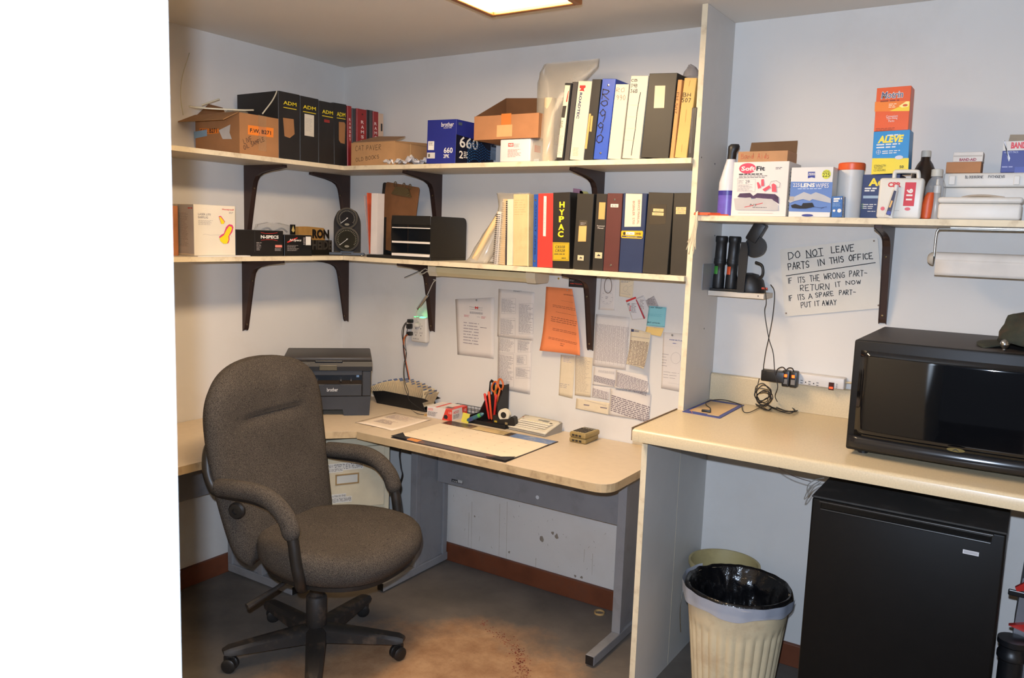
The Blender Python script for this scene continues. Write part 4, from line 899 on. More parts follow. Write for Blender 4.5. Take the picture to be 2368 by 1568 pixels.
# thumb tacks
for lab, q, c in (('thumb tack holding the orange notice', (1313, 671), (190, 170, 150)), ('thumb tack at the top of the white letterhead list', (1102, 694), (150, 146, 140)), ('yellow push pin on the wall under the lower shelf', (1292, 644), (176, 146, 60)), ('thumb tack at the top of the insurance notepad sheet', (1555, 775), (140, 136, 130))):
    p = at(q, 'y', -.0045); tag(place(MB().lathe([(.004, 0), (.0045, .0012), (.003, .0022), (.0005, .0026)], (0, 0, 0), 12, Matrix.Rotation(math.pi/2, 4, 'X')).out('thumb_tack', mt(c, .4, .5), None, True), p), lab, 'thumb tack', 'thumb tacks on the wall')

# ================================================================== OUTLET, CORDS, UNDER-SHELF LAMP
ou = thing('power_outlet', 'white multi-socket power outlet on the wall with a green glow', 'power outlet', (.484, -.0005, 1.045))
OW = mt((206, 200, 190), .4, var=.03)
MB().box(0, .096, -.032, 0, 0, .120, .009, 3).out('housing', OW, ou, True)
FO = Face(ou, (0, -.032, 0), (1, 0, 0), (0, 0, 1))
for (x, z) in ((.066, .042), (.036, .042), (.066, .075), (.036, .075)):
    FO.rect((x-.008, z), (x-.006, z+.009), INK, 'slot', px=False); FO.rect((x+.004, z), (x+.006, z+.009), INK, 'slot', px=False); FO.disc((x-.001, z-.008), .0025, .0025, INK, 'ground_hole')
FO.text('SURGE', (.018, .014), (.055, .019), INK, px=False)
MB().box(.052, .078, -.030, -.010, .1202, .1225).out('glow_strip', mt((70, 230, 130), .4, var=0, emit=6, name='green_led'), ou); MB().box(.018, .030, -.030, -.010, .1202, .1222).out('glow_strip', mt((70, 230, 130), .4, var=0, emit=2.5, name='green_led'), ou)
def plug(label, q, col=PLUG, w=.024, h=.018, d=.024):
    p = at(q, 'y', -.034); t = thing('plug', label, 'plug', (p.x-w/2, -.0325, p.z-h/2), group='plugs in the wall outlet')
    MB().box(0, w, -d, 0, 0, h, .004).out('body', col, t, True); return t
plug('top black plug in the wall outlet', (952, 742)); plug('middle black plug in the wall outlet', (950, 754), h=.024); plug('bottom black plug in the wall outlet', (951, 771))
plug('white plug with cord on the wall outlet', (968, 751), mt((200, 196, 184), .5), .024, .020)
def cord(name, label, pts, r, mat, cat='cord', sub=8):
    """pts: (pixel x, pixel y, depth axis, value)"""
    P = [at((p[0], p[1]), p[2], p[3]) for p in pts]
    o = MB().tube(smooth_path(P, sub), r, 7).out(name, mat, None, 'all'); return tag(o, label, cat)
CB = mt((28, 27, 28), .5); CO = mt((190, 96, 40), .5)
cord('cord', 'thick black cord hanging from the outlet to the desk, with the orange cord', [(940, 747, 'y', -.050), (934, 758, 'y', -.06), (932, 785, 'y', -.05), (936, 830, 'y', -.045), (942, 862, 'y', -.04), (947, 888, 'y', -.035)], .0026, CB)
cord('cord', 'orange extension cord dropping from the outlet behind the card file', [(944, 772, 'y', -.052), (934, 785, 'y', -.055), (935, 820, 'y', -.03), (943, 860, 'y', -.025), (949, 892, 'y', -.02)], .0042, CO)
cord('cord', 'thin black cable looping from the outlet down over the card file', [(945, 742, 'y', -.060), (935, 750, 'y', -.07), (929, 770, 'y', -.075), (934, 800, 'y', -.08), (940, 818, 'y', -.085), (935, 850, 'y', -.09), (936, 880, 'y', -.12), (944, 905, 'y', -.13), (946, 925, 'y', -.13), (972, 945, 'y', -.127), (985, 952, 'y', -.13)], .0015, CB)
cord('cord', 'second thin black cable beside the orange cord', [(943, 756, 'y', -.062), (937, 790, 'y', -.065), (939, 815, 'y', -.075), (933, 850, 'y', -.1), (935, 890, 'y', -.127), (944, 918, 'y', -.132), (950, 945, 'z', DZ+.003), (965, 956, 'z', DZ+.003), (980, 959, 'z', DZ+.003)], .0014, CB)
cord('cord', 'pale lamp cord running up from the outlet to the metal tube', [(968, 744, 'y', -.05), (963, 735, 'y', -.05), (963, 722, 'y', -.05), (967, 716, 'y', -.05)], .0020, mt((196, 190, 176), .5))
a, b = at((966, 715), 'y', -.05), at((989, 682), 'y', -.06)
tag(MB().tube([a, a.lerp(b, .02), a.lerp(b, .98), b], [.004, .0075, .0075, .005], 14).out('metal_sleeve', CHROME, None, True), 'shiny metal sleeve hanging on the lamp cord', 'sleeve')
cord('cord', 'pale cord tied from the metal sleeve up to the under-shelf lamp', [(988, 683, 'y', -.06), (993, 672, 'y', -.06), (1002, 653, 'y', -.07), (1008, 648, 'y', -.08), (1002, 647, 'y', -.09)], .0022, mt((196, 190, 176), .5))
cord('cord', 'looped pale cord end bundled at the left end of the under-shelf lamp', [(988, 624, 'y', -.13), (982, 622, 'y', -.12), (970, 632, 'y', -.12), (978, 633, 'y', -.12), (988, 628, 'y', -.12), (994, 635, 'y', -.11)], .0024, mt((196, 190, 170), .5))
cord('zip_tie', 'dark thin cable tie tail sticking out left of the under-shelf lamp', [(980, 622, 'y', -.13), (958, 632, 'y', -.14), (935, 642, 'y', -.15)], .0015, CB, 'cable tie', 4)
cord('cord', 'black cord hanging below the desk by the grey leg', [(929, 1034, 'y', -.30), (924, 1050, 'y', -.30), (927, 1080, 'y', -.30), (930, 1100, 'y', -.30), (918, 1130, 'y', -.30), (905, 1140, 'y', -.28)], .0032, CB)
ul = thing('under_shelf_light', 'long cream tube light fixed under the lower shelf, switched off', 'light', (.690, -.165, Z2-.0195))
UM = mt((206, 194, 168), .4, var=.04)
MB().prism([(.0, -.0005), (.0, -.034), (.012, -.054), (.105, -.054), (.115, -.04), (.115, -.0005)], 'x', 0, .045).prism([(.0, -.0005), (.0, -.034), (.012, -.054), (.105, -.054), (.115, -.04), (.115, -.0005)], 'x', .52, .565).box(.045, .52, .06, .114, -.05, -.001).out('housing', UM, ul)
MB().prism([(.003, -.012), (.004, -.036), (.016, -.051), (.058, -.051), (.058, -.012)], 'x', .0455, .5195).out('diffuser', mt((204, 190, 150), .35, var=.05, name='yellowed_diffuser'), ul)

# ================================================================== SHELF GOODS: helpers
def stand(name, label, cat, bl_, br_, tl_, ax, val, z, group=None, gap=.0006):
    """an upright thing on a shelf, measured by its front face: lower-left, lower-right, upper-left"""
    p, q, t = at(bl_, ax, val), at(br_, ax, val), at(tl_, ax, val); i = 0 if ax == 'y' else 1
    h = t.z-z; lean = math.atan2(t[i]-p[i], h); w = (q[i]-p[i])*math.cos(lean)-gap; hh = h/math.cos(lean)
    loc = [0, 0, z+.0003+max(0, w*math.sin(lean))]; loc[i] = p[i]; loc[1-i] = val
    o = thing(name, label, cat, loc, 0 if ax == 'y' else math.pi/2, lean, group=group)
    return o, w, hh
def binder(label, bl_, br_, tl_, val, z, mat, ax='y', depth=.262, cat='binder', name='ring_binder', group=None, pages=True, rivets=0):
    t, w, h = stand(name, label, cat, bl_, br_, tl_, ax, val, z, group)
    b = min(.004, w*.2)
    MB().box(0, w, 0, .003, 0, h, .0012, 1).out('spine', mat, t)
    MB().box(0, b*.7, .0031, depth, 0, h, .0008, 1).out('cover', mat, t); MB().box(w-b*.7, w, .0031, depth, 0, h, .0008, 1).out('cover', mat, t)
    if pages and w > .012: MB().box(b, w-b, .012, depth-.012, .006, h-.012).out('pages', PAPER, t)
    f = Face(t, (0, 0, 0), (1, 0, 0), (0, 0, 1))
    for k in range(rivets):
        MB().lathe([(.0045, 0), (.004, .0015), (.001, .002)], (0, 0, 0), 12, Matrix.Translation((w*.5, 0, h*(.08 if k == 0 else .92))) @ Matrix.Rotation(math.pi/2, 4, 'X')).out('rivet', CHROME, t, True)
    f.w, f.h = w, h
    return t, f
def open_box(t, w, d, h, th=.003, mat=None, inside=None, top=False):
    mat = mat or CARD
    MB().box(0, w, 0, th, 0, h).out('front_wall', mat, t); MB().box(0, w, d-th, d, 0, h).out('back_wall', mat, t)
    MB().box(0, th, th, d-th, 0, h).out('side_wall', mat, t); MB().box(w-th, w, th, d-th, 0, h).out('side_wall', mat, t)
    MB().box(th, w-th, th, d-th, 0, th).out('bottom', mat, t)
def flap(t, pts, mat=None, th=.003, name='flap'):
    P = [Vector(p) for p in pts]; n = (P[1]-P[0]).cross(P[-1]-P[0]).normalized()*th
    k = len(P); return MB().add(P+[p+n for p in P], [tuple(range(k-1, -1, -1)), tuple(range(k, 2*k))]+[(i, (i+1) % k, k+(i+1) % k, k+i) for i in range(k)]).out(name, mat or CARD, t)
def carton(name, label, cat, bl_, br_, tl_, val, z, depth, mat, ax='y', group=None, b=.0008):
    t, w, h = stand(name, label, cat, bl_, br_, tl_, ax, val, z, group)
    MB().box(0, w, 0, depth, 0, h, b, 1).out('carton', mat, t)
    f = Face(t, (0, 0, 0), (1, 0, 0), (0, 0, 1)); s = Face(t, (w, 0, 0), (0, 1, 0), (0, 0, 1)); f.w, f.h, f.d = w, h, depth; s.w, s.h = depth, h
    return t, f, s
def crumple(w, d, h, seed, n=14, thin=False):
    def fn(u, v):
        q = Vector((u*3+seed, v*3, seed)); m = mnoise.noise(q)+.6*mnoise.noise(q*2.3)
        return (u*w+.010*mnoise.noise(q*1.7), v*d+.010*mnoise.noise(q*1.9+Vector((5, 0, 0))), max(.0008, .5*h+h*m*.8))
    return MB().grid(fn, n, n)
def bag_mesh(rings, n=26, seed=1, amp=.006):
    """rings: (cx, cy, z, half width, half depth)"""
    out = []
    for i, (cx, cy, z, a, b) in enumerate(rings):
        r = []
        for k in range(n):
            an = 2*math.pi*k/n; q = Vector((math.cos(an)*2.2+seed, math.sin(an)*2.2, z*16)); m = mnoise.noise(q)*amp+mnoise.noise(q*2.7)*amp*.6
            r.append((cx+(a+m)*math.cos(an), cy+(b+m*.7)*math.sin(an), z+m*.3))
        out.append(r)
    return MB().loft(out, cap=False)

# ================================================================== UPPER SHELF, LEFT WALL
XF = .292; GA = 'black machine binders on the upper left shelf'; BB = mt((30, 28, 28), .5, var=.12, dirt=(70, 62, 54), dscale=6, damt=.3, name='black_binder_vinyl')
def adm_logo(f, a, b):
    f.text('ADM', a, b, YEL, bold=.015); p, q = f.px((a[0], b[1])), f.px((b[0], b[1]))
    f.poly([(p.x, p.y-.001), (q.x, p.y-.001), (q.x, p.y-.004), (p.x, p.y-.004)], YEL, 'underline')
bt, f = binder('black binder with yellow logo and torn cardboard on its spine, nearest the open carton', r1(1140, 1190), r1(1357, 1215), r1(1135, 490), XF, Z1, BB, 'x', group=GA); adm_logo(f, r1(1185, 592), r1(1320, 655))
f.poly([r1(1180, 770), r1(1290, 785), r1(1300, 940), r1(1250, 980), r1(1195, 960)], mt((160, 112, 70), .9), 'torn_cardboard', px=True)
bt, f = binder('black binder with yellow logo and a tall white label on its spine', r1(1360, 1215), r1(1548, 1240), r1(1360, 540), XF, Z1, BB, 'x', group=GA); adm_logo(f, r1(1388, 636), r1(1520, 698)); f.rect(r1(1402, 728), r1(1500, 968), mt((214, 204, 184), .7), 'label'); f.lines(r1(1415, 770), r1(1485, 920), 16, LG, .2)
bt, f = binder('black binder with yellow logo and a small red label on its spine', r1(1550, 1240), r1(1710, 1258), r1(1550, 590), XF, Z1, BB, 'x', group=GA); adm_logo(f, r1(1585, 684), r1(1697, 742)); f.rect(r1(1605, 785), r1(1662, 825), mt((140, 40, 36), .6), 'red_label')
bt, f = binder('black binder with yellow logo and brown cardboard strip, nearest the red binders', r1(1712, 1258), r1(1845, 1272), r1(1703, 612), XF, Z1, BB, 'x', group=GA); adm_logo(f, r1(1736, 708), r1(1825, 765)); f.poly([r1(1757, 812), r1(1815, 818), r1(1825, 840), r1(1818, 1040), r1(1775, 1030), r1(1757, 1000)], mt((156, 108, 66), .9), 'torn_cardboard', px=True)
GR = 'manual binders in the shelf corner'; RDB = mt((146, 36, 36), .45, var=.08, name='red_binder_vinyl')
def vtext(f, s, x, y0, y1, w_, mat, bold=.02):
    n = len(s); st = (y1-y0)/n
    for i, c in enumerate(s):
        if c != ' ': f.text(c, (x[0]+(x[1]-x[0])*i/max(1, n-1)-w_/2, y0+st*(i+.12)), (x[0]+(x[1]-x[0])*i/max(1, n-1)+w_/2, y0+st*(i+.88)), mat, bold=bold)
PK = mt((226, 190, 184), .6, var=0)
bt, f = binder('narrow red binder right beside the four black binders', r1(1852, 1275), r1(1893, 1275), r1(1850, 645), XF, Z1, RDB, 'x', group=GR); vtext(f, 'RAMSEY', (809, 809), 272, 328, 4, PK)
bt, f = binder('dark grey binder between the two left red binders', r1(1895, 1278), r1(1945, 1278), r1(1897, 670), XF-.008, Z1, mt((66, 64, 66), .5), 'x', group=GR)
bt, f = binder('wide red binder with bold white letters, middle one of the red binders', r1(1947, 1280), r1(2046, 1280), r1(1947, 672), XF, Z1, RDB, 'x', group=GR, rivets=0); vtext(f, 'RAMSEY', (838, 837.5), 277, 345, 7, PK, .03); f.disc(r1(2000, 735), .004, .004, mt((60, 20, 20), .6), 'hole', px=True)
bt, f = binder('black and grey binder between the two right red binders', r1(2049, 1282), r1(2113, 1282), r1(2052, 686), XF-.006, Z1, mt((74, 72, 72), .5), 'x', group=GR); f.rect(r1(2050, 690), r1(2070, 1200), mt((20, 20, 22), .5), 'black_edge')
bt, f = binder('red binder farthest into the shelf corner', r1(2115, 1284), r1(2167, 1284), r1(2116, 702), XF, Z1, RDB, 'x', group=GR); vtext(f, 'RAMSEY', (868.5, 868.5), 281, 345, 6, PK, .03)
bt, f = binder('cream catalogue with a small label in the shelf corner', r1(2168, 1284), r1(2220, 1284), r1(2168, 722), XF, Z1, mt((206, 176, 150), .7), 'x', group=GR, name='catalogue', cat='book'); f.rect(r1(2192, 830), r1(2207, 910), INK, 'label')

# open carton F.W. B271
yb0, yb1, hb = -.862, -.655, .160
bx = thing('cardboard_carton', 'open brown carton with orange F.W. B271 labels on the upper shelf', 'box', (.290, yb0, Z1+.0004), math.pi/2)
open_box(bx, yb1-yb0, .278, hb)
f = Face(bx, (0, 0, 0), (1, 0, 0), (0, 0, 1)); ORG = mt((240, 132, 40), .6, var=.02, name='orange_label')
f.poly([r1(818, 845), r1(1083, 878), r1(1080, 975), r1(818, 942)], ORG, 'orange_label', px=True)
def slant(f, s, tl, tr, bl2, mat, bold=.02):
    """lettering along a sloping baseline"""
    a, b, c = f.px(tl), f.px(tr), f.px(bl2); f2 = Face(f.p, f.to3(c), f.u*(b-a).x+f.v*(b-a).y, f.u*(a-c).x+f.v*(a-c).y, None); f2.M = f.M; f2.v = (f2.v-f2.u*f2.v.dot(f2.u)).normalized(); f2.n = f2.u.cross(f2.v); f2.k = f.k+2
    f2.text(s, (0, 0), ((b-a).length, (a-c).length), mat, px=False, bold=bold)
slant(f, 'F.W. B271', r1(840, 878), r1(1056, 908), r1(840, 920), INK, .02)
def slanthand(f, s, tl, tr, bl2, mat, w=.002, gap=.35):
    a, b, c = f.px(tl), f.px(tr), f.px(bl2); f2 = Face(f.p, f.to3(c), f.u*(b-a).x+f.v*(b-a).y, f.u*(a-c).x+f.v*(a-c).y, None); f2.M = f.M; f2.v = (f2.v-f2.u*f2.v.dot(f2.u)).normalized(); f2.n = f2.u.cross(f2.v); f2.k = f.k+2
    return f2.hand(s, (0, (a-c).length), ((b-a).length, 0), mat, w, px=False, gap=gap)
slanthand(f, 'LIVE', r1(775, 990), r1(860, 960), r1(780, 1040), INK, .0016); slanthand(f, 'OIL SAMPLE', r1(772, 1060), r1(985, 968), r1(780, 1100), INK, .0016)
f.rect(r1(925, 740), r1(1010, 1120), mt((200, 160, 118), .25, alpha=.35), 'clear_tape')
fs = Face(bx, (0, .278, 0), (0, -1, 0), (0, 0, 1)); fs.n = Vector((-1, 0, 0))
fs.poly([r1(320, 880), r1(520, 882), r1(518, 930), r1(330, 945)], ORG, 'orange_label', px=True); fs.text('F.W. B271', r1(330, 888), r1(500, 925), INK, bold=.02)
fs.poly([r1(262, 915), r1(398, 892), r1(398, 958), r1(268, 985)], mt((140, 170, 190), .6), 'blue_label', px=True)
fs.poly([r1(520, 900), r1(640, 840), r1(632, 925), r1(655, 990), r1(560, 990)], mt((202, 196, 188), .7), 'white_torn_label', px=True)
w_ = yb1-yb0
flap(bx, [(-.001, 0, hb), (-.001, .278, hb), (-.075, .285, hb-.035), (-.078, -.005, hb-.040)], mt((158, 116, 74), .85))      # side flap folded out to the left
flap(bx, [(0, .278, hb), (w_, .278, hb), (w_, .30, hb+.075), (.02, .30, hb+.085)], CARDIN) if False else flap(bx, [(.0, .270, hb+.0005), (w_*.75, .270, hb+.0005), (w_*.62, .272, hb+.050), (.06, .272, hb+.055)], CARDIN)
# plastic bag and ties stuffed in the carton
pb = thing('plastic_bag', 'clear crumpled plastic bag spilling out of the F.W. B271 carton', 'bag', (.10, -.735, Z1+.08))
bag_mesh([(0, 0, 0, .06, .05), (0, .0, .05, .075, .06), (.01, .0, .085, .065, .055), (.02, .0, .108, .04, .035), (.02, 0, .116, .008, .008)], seed=3, amp=.014).out('film', BAG, pb, 'all')
ZT = mt((196, 190, 168), .4, var=.03)
def tie(label, pts, w=.0032):
    P = [at((p[0], p[1]), 'x', p[2]) for p in pts]
    tag(MB().tube(smooth_path(P, 8), w, 6, flat=.35).out('zip_tie', ZT, None, 'all'), label, 'zip tie', 'loose zip ties in the carton')
tie('long zip tie rising up the wall from the F.W. B271 carton', [(r1(150, 740)[0], 266, .06), (*r1(125, 560), .035), (*r1(140, 350), .02), (*r1(215, 100), .02)])
tie('zip tie lying across the top of the F.W. B271 carton', [(*r1(210, 652), .2), (*r1(400, 672), .25), (*r1(740, 690), .31), (*r1(880, 690), .31)])
tie('zip tie arching in front of the first black binder', [(*r1(968, 730), .302), (*r1(1060, 610), .302), (*r1(1105, 530), .302), (*r1(1118, 490), .302)])
tie('short zip tie poking out of the back of the carton', [(*r1(340, 640), .12), (*r1(440, 605), .12), (*r1(525, 576), .12)])

# ================================================================== UPPER SHELF, BACK WALL
YF = -.290
cb = thing('cardboard_carton', 'open brown carton marked OLD BOOKS in front of the red binders', 'box', (at((812, 383), 'y', YF).x, YF, Z1+.0004)); x1_ = at((913, 378), 'y', YF).x; wc = x1_-cb.location.x; hc = at((812, 331), 'y', YF).z-Z1
dc = .235
CARD2 = mt((182, 138, 92), .85, bump=.15)
open_box(cb, wc, dc, hc, mat=CARD2)
f = Face(cb, (0, 0, 0), (1, 0, 0), (0, 0, 1)); HW = mt((120, 92, 64), .8, var=0)
slanthand(f, 'CAT PAVER', r1(1930, 1062), r1(2195, 1048), r1(1932, 1112), mt((96, 74, 52), .8, var=0), .0018); slanthand(f, 'OLD BOOKS', r1(1935, 1188), r1(2175, 1150), r1(1937, 1225), mt((96, 74, 52), .8, var=0), .0018)
flap(cb, [(.01, 0, hc), (wc, 0, hc), (wc-.02, .09, hc+.028), (.08, .09, hc+.034)], mt((150, 118, 88), .85)); flap(cb, [(wc, 0, hc), (wc, dc, hc), (wc+.004, dc, hc+.014), (wc+.002, .04, hc+.004)], CARD2)
Face(cb, (wc, 0, 0), (0, 1, 0), (0, 0, 1)).rect((.10, .0), (.104, hc), mt((206, 170, 120), .6), 'tape_seam', px=False)
p = at((890, 378), 'y', -.295)
for k, (u, w2, d2, h2, c, lab) in enumerate(((887, .10, .05, .030, (222, 214, 206), 'crumpled white paper at the left of the toner box'), (925, .11, .07, .034, (206, 206, 214), 'crumpled pale blue paper against the blue toner box'), (905, .12, .10, .045, (226, 220, 212), 'larger crumpled white sheet behind the small paper scraps'))):
    q = at((u, 377), 'y', -.298+.055*(k == 2)); o = crumple(w2, d2, h2, 3+k*7).out('crumpled_paper', mt(c, .8, var=.03), None, 'all', thick=.0004); place(o, (q.x, -.299+.01*k+.075*(k == 2), Z1+.0012)); tag(o, lab, 'paper', 'crumpled papers on the upper shelf')
# toner carton
BLU = mt((34, 44, 128), .4, var=.04, name='toner_blue'); NAVY = mt((14, 18, 40), .4, var=.1, name='toner_navy')
tn, f, s = carton('toner_carton', 'blue and black printer toner carton with large white numerals', 'box', r2(617, 1342), r2(945, 1335), r2(632, 880), YF, Z1, .275, BLU)
f.text('brother', r2(790, 897), r2(928, 943), WHT, bold=.01); f.text('at your side', r2(815, 948), r2(905, 968), WHT); f.rect(r2(640, 1112), r2(705, 1210), WHT, 'label'); f.rect(r2(628, 1240), r2(715, 1305), mt((206, 202, 196), .6), 'label')
f.lines(r2(650, 1120), r2(698, 1160), 4, GREYINK); f.rect(r2(640, 1255), r2(660, 1290), mt((90, 84, 70), .6), 'print_mark'); f.text('660', r2(818, 1182), r2(917, 1245), WHT, bold=.02); f.text('2PK', r2(814, 1258), r2(880, 1300), WHT, bold=.02)
s.poly([(0, 0), (s.w, 0), (s.w, s.h*.58), (0, s.h*.66)], NAVY, 'dark_panel')
s.text('660', r2(995, 1050), r2(1200, 1215), WHT, bold=.015); s.text('2', r2(988, 1215), r2(1030, 1308), WHT, bold=.02); s.lines(r2(1040, 1222), r2(1100, 1312), 4, WHT, .55, seed=3)
s.rect(r2(978, 892), r2(1020, 935), mt((70, 84, 100), .5), 'recycling_mark')
dots = []
mb = MB(); hgt = s.lift(); DOT = mt((40, 96, 150), .4, var=0)
for i in range(15):
    for j in range(8):
        u, v = .085+i*.0115, .012+j*.0115+.02*math.sin(i*.35)
        if u < s.w-.09 or v > .03:
            if u < s.w-.004 and v < s.h*.56: mb.add([s.to3((u+.004*math.cos(a), v+.004*math.sin(a)), hgt) for a in (0, 1.05, 2.1, 3.14, 4.2, 5.24)], [tuple(range(6))])
mb.out('dot_print', DOT, tn, fix=False)
s.rect(r2(1345, 1150), r2(1455, 1338), mt((120, 136, 156), .5), 'info_panel'); s.rect(r2(1350, 1152), r2(1455, 1195), NAVY, 'info_header'); s.text('TN660 2', r2(1360, 1205), r2(1440, 1230), mt((60, 70, 90), .5)); s.lines(r2(1355, 1245), r2(1440, 1330), 6, mt((80, 92, 112), .5), .3)
# padded white pack
wp = thing('mailer_pack', 'white padded pack with a small red logo under the shallow brown box', 'pack', (at((1155, 372), 'y', YF).x, YF, Z1+.0004)); x2 = at(r2(1790, 1330), 'y', YF).x-wp.location.x; hw = at(r2(1450, 1085), 'y', YF).z-Z1-.002
MB().box(0, x2, 0, .20, 0, hw, .006, 3).out('pack', mt((214, 210, 206), .4, var=.04), wp, True)
f = Face(wp, (0, 0, 0), (1, 0, 0), (0, 0, 1)); f.rect(r2(1545, 1133), r2(1605, 1170), mt((206, 50, 44), .5), 'red_logo'); f.text('NSI', r2(1553, 1140), r2(1598, 1163), WHT, bold=.03); f.lines(r2(1612, 1138), r2(1680, 1180), 4, LG, .4); f.lines(r2(1542, 1200), r2(1690, 1290), 7, mt((190, 120, 110), .7, var=0), .35)
s = Face(wp, (x2, 0, 0), (0, 1, 0), (0, 0, 1)); s.rect((.03, hw*.45), (.075, hw*.75), mt((206, 50, 60), .5), 'red_logo', px=False)
# shallow brown box on top
xb0 = at(r2(1155, 1070), 'y', YF-.004).x; xb1 = at(r2(1885, 1022), 'y', YF-.004).x; zb = Z1+.0004+hw+.0005; hb2 = at(r2(1158, 832), 'y', YF-.004).z-zb; wb_ = xb1-xb0; db = .235
sb = thing('cardboard_box', 'shallow open brown box lying on the white pack and the toner box', 'box', (xb0, YF-.004, zb))
CARD3 = mt((168, 116, 76), .8, bump=.1)
open_box(sb, wb_, db, hb2, mat=CARD3)
zl = .098
flap(sb, [(.001, .004, hb2), (.001, db-.004, hb2), (.030, db-.055, hb2+zl)], CARDIN, .002, 'gusset'); flap(sb, [(.002, db-.003, hb2), (wb_-.002, db-.003, hb2), (wb_+.01, db-.06, hb2+zl*.82), (.030, db-.055, hb2+zl)], CARDIN, .0025, 'lid')
f = Face(sb, (0, 0, 0), (1, 0, 0), (0, 0, 1)); f.rect(r2(1468, 800), r2(1576, 965), mt((196, 116, 56), .3), 'tape'); f.rect(r2(1418, 930), r2(1588, 1055), mt((206, 160, 110), .35), 'tape')
# big plastic bag
P0 = at((1262, 366), 'y', -.24)
bg = thing('plastic_bag', 'large grey clear plastic bag standing on the upper shelf left of the binders', 'bag', (P0.x, -.24, Z1+.001))
bag_mesh([(-.035, 0, 0, .075, .04), (-.03, 0, .03, .085, .045), (.0, .01, .10, .060, .045), (.012, .02, .18, .066, .05), (.02, .03, .25, .085, .045), (.035, .04, .31, .105, .035), (.055, .05, .355, .130, .020), (.065, .05, .385, .120, .008)], n=40, seed=8, amp=.010).out('film', BAG, bg, 'all')
MB().lathe([(.0215, 0), (.0215, .24), (.019, .24), (.019, 0.002)], (.012, -.005, .002), 16).out('paper_roll', mt((206, 186, 150), .7), bg, True)
MB().box(-.07, -.02, -.02, .015, .001, .012).out('small_packet', mt((170, 190, 206), .4), bg)
# binders, right half
GU = 'binders and folders in the upper right row'; WB = mt((208, 198, 176), .4, var=.05, dirt=(196, 176, 140), dscale=7, damt=.3, name='white_binder_vinyl')
t, f = binder('slim black binder with a white printed spine insert, leftmost of the upper row', r3(285, 1292), r3(362, 1295), r3(385, 420), YF, Z1, BB, group=GU)
f.poly([r3(292, 1280), r3(352, 1282), r3(446, 440), r3(388, 438)], mt((226, 212, 180), .5), 'spine_insert', px=True); f.text('CARLSON', r3(402, 480), r3(385, 650), LG, rot=-78) if False else None
slt = lambda u, v: r3(u, v)
f.poly([r3(362, 680), r3(405, 678), r3(382, 818), r3(345, 815)], mt((50, 46, 44), .5), 'picture', px=True); f.poly([r3(425, 505), r3(432, 506), r3(412, 635), r3(398, 632), r3(412, 560)], REDINK, 'red_swoosh', px=True); f.lines(r3(335, 850), r3(365, 940), 6, INK, .4); f.lines(r3(310, 1020), r3(350, 1250), 14, LG, .3)
t, f = binder('thin grey and black folder squeezed between two white binders', r3(365, 1290), r3(432, 1288), r3(470, 405), YF+.012, Z1, mt((70, 66, 64), .5), group=GU, pages=False, depth=.24)
t, f = binder('white binder with a red logo and dark lettering down its spine', r3(440, 1285), r3(600, 1287), r3(542, 405), YF, Z1, WB, group=GU)
f.poly([r3(560, 440), r3(625, 440), r3(628, 462), r3(605, 480), r3(612, 512), r3(590, 505), r3(552, 505), r3(575, 480), r3(557, 468)], REDINK, 'red_logo', px=True)
def alongtext(f, s, top, bot, w_px, mat, bold=.02):
    """spine lettering read from top to bottom"""
    a, b = f.px(top), f.px(bot); d = b-a; L_ = d.length; f2 = Face(f.p, f.to3(a), f.u*d.x+f.v*d.y, f.u*(-d.y)+f.v*d.x, None); f2.M = f.M; f2.n = f2.u.cross(f2.v); f2.k = f.k+2
    hh = w_px/FPX*3.3*1.15
    f2.text(s, (0, -hh/2), (L_, hh/2), mat, px=False, bold=bold); return f2
alongtext(f, 'ROADTEC', r3(575, 525), r3(533, 830), 5.5, mt((50, 60, 96), .6, var=0), .03); f.lines(r3(485, 1160), r3(540, 1265), 6, mt((214, 150, 110), .7, var=0), .25, cols=2)
t, f = binder('black binder with two yellow strips beside the bright blue binder', r3(607, 1287), r3(712, 1285), r3(704, 378), YF, Z1, BB, group=GU)
f.poly([r3(668, 770), r3(690, 770), r3(640, 1180), r3(617, 1178)], mt((206, 160, 90), .6), 'yellow_strip', px=True); f.poly([r3(692, 795), r3(714, 797), r3(696, 980), r3(672, 978)], mt((206, 160, 90), .6), 'yellow_strip', px=True)
t, f = binder('bright blue binder with large black marker characters down its spine', r3(716, 1285), r3(872, 1285), r3(822, 378), YF, Z1, mt((52, 84, 178), .35, var=.06, name='blue_binder_vinyl'), group=GU, rivets=2)
for c, (x0, y0, x1, y1) in zip('RO990', ((830, 490, 902, 600), (812, 618, 885, 682), (795, 722, 858, 862), (772, 875, 832, 990), (760, 1018, 832, 1112))): f.hand(c, r3(x0, y0), r3(x1, y1), mt((24, 24, 50), .5, var=0), .0035)
t, f = binder('white binder with thin brown pen writing, right of the bright blue one', r3(882, 1280), r3(1036, 1278), r3(978, 440), YF, Z1, WB, group=GU); f.hand('RO', r3(988, 470), r3(1080, 520), mt((140, 90, 70), .6, var=0), .0012); f.hand('990', r3(985, 555), r3(1088, 612), mt((140, 90, 70), .6, var=0), .0012)
t, f = binder('tall white binder with a long wavy black pen line', r3(1052, 1275), r3(1255, 1272), r3(1155, 345), YF, Z1, WB, group=GU); f.hand('CB', r3(1160, 368), r3(1230, 396), INK, .0014); f.hand('34B', r3(1158, 425), r3(1228, 460), INK, .0014); f.hand('36B', r3(1152, 485), r3(1228, 525), INK, .0014)
f.strokes([[r3(1266, 522), r3(1245, 640), r3(1225, 760), r3(1205, 950), r3(1180, 1110), r3(1158, 1255)]], INK, .0022); f.lines(r3(1150, 600), r3(1230, 1150), 4, mt((210, 190, 166), .7, var=0), .02)
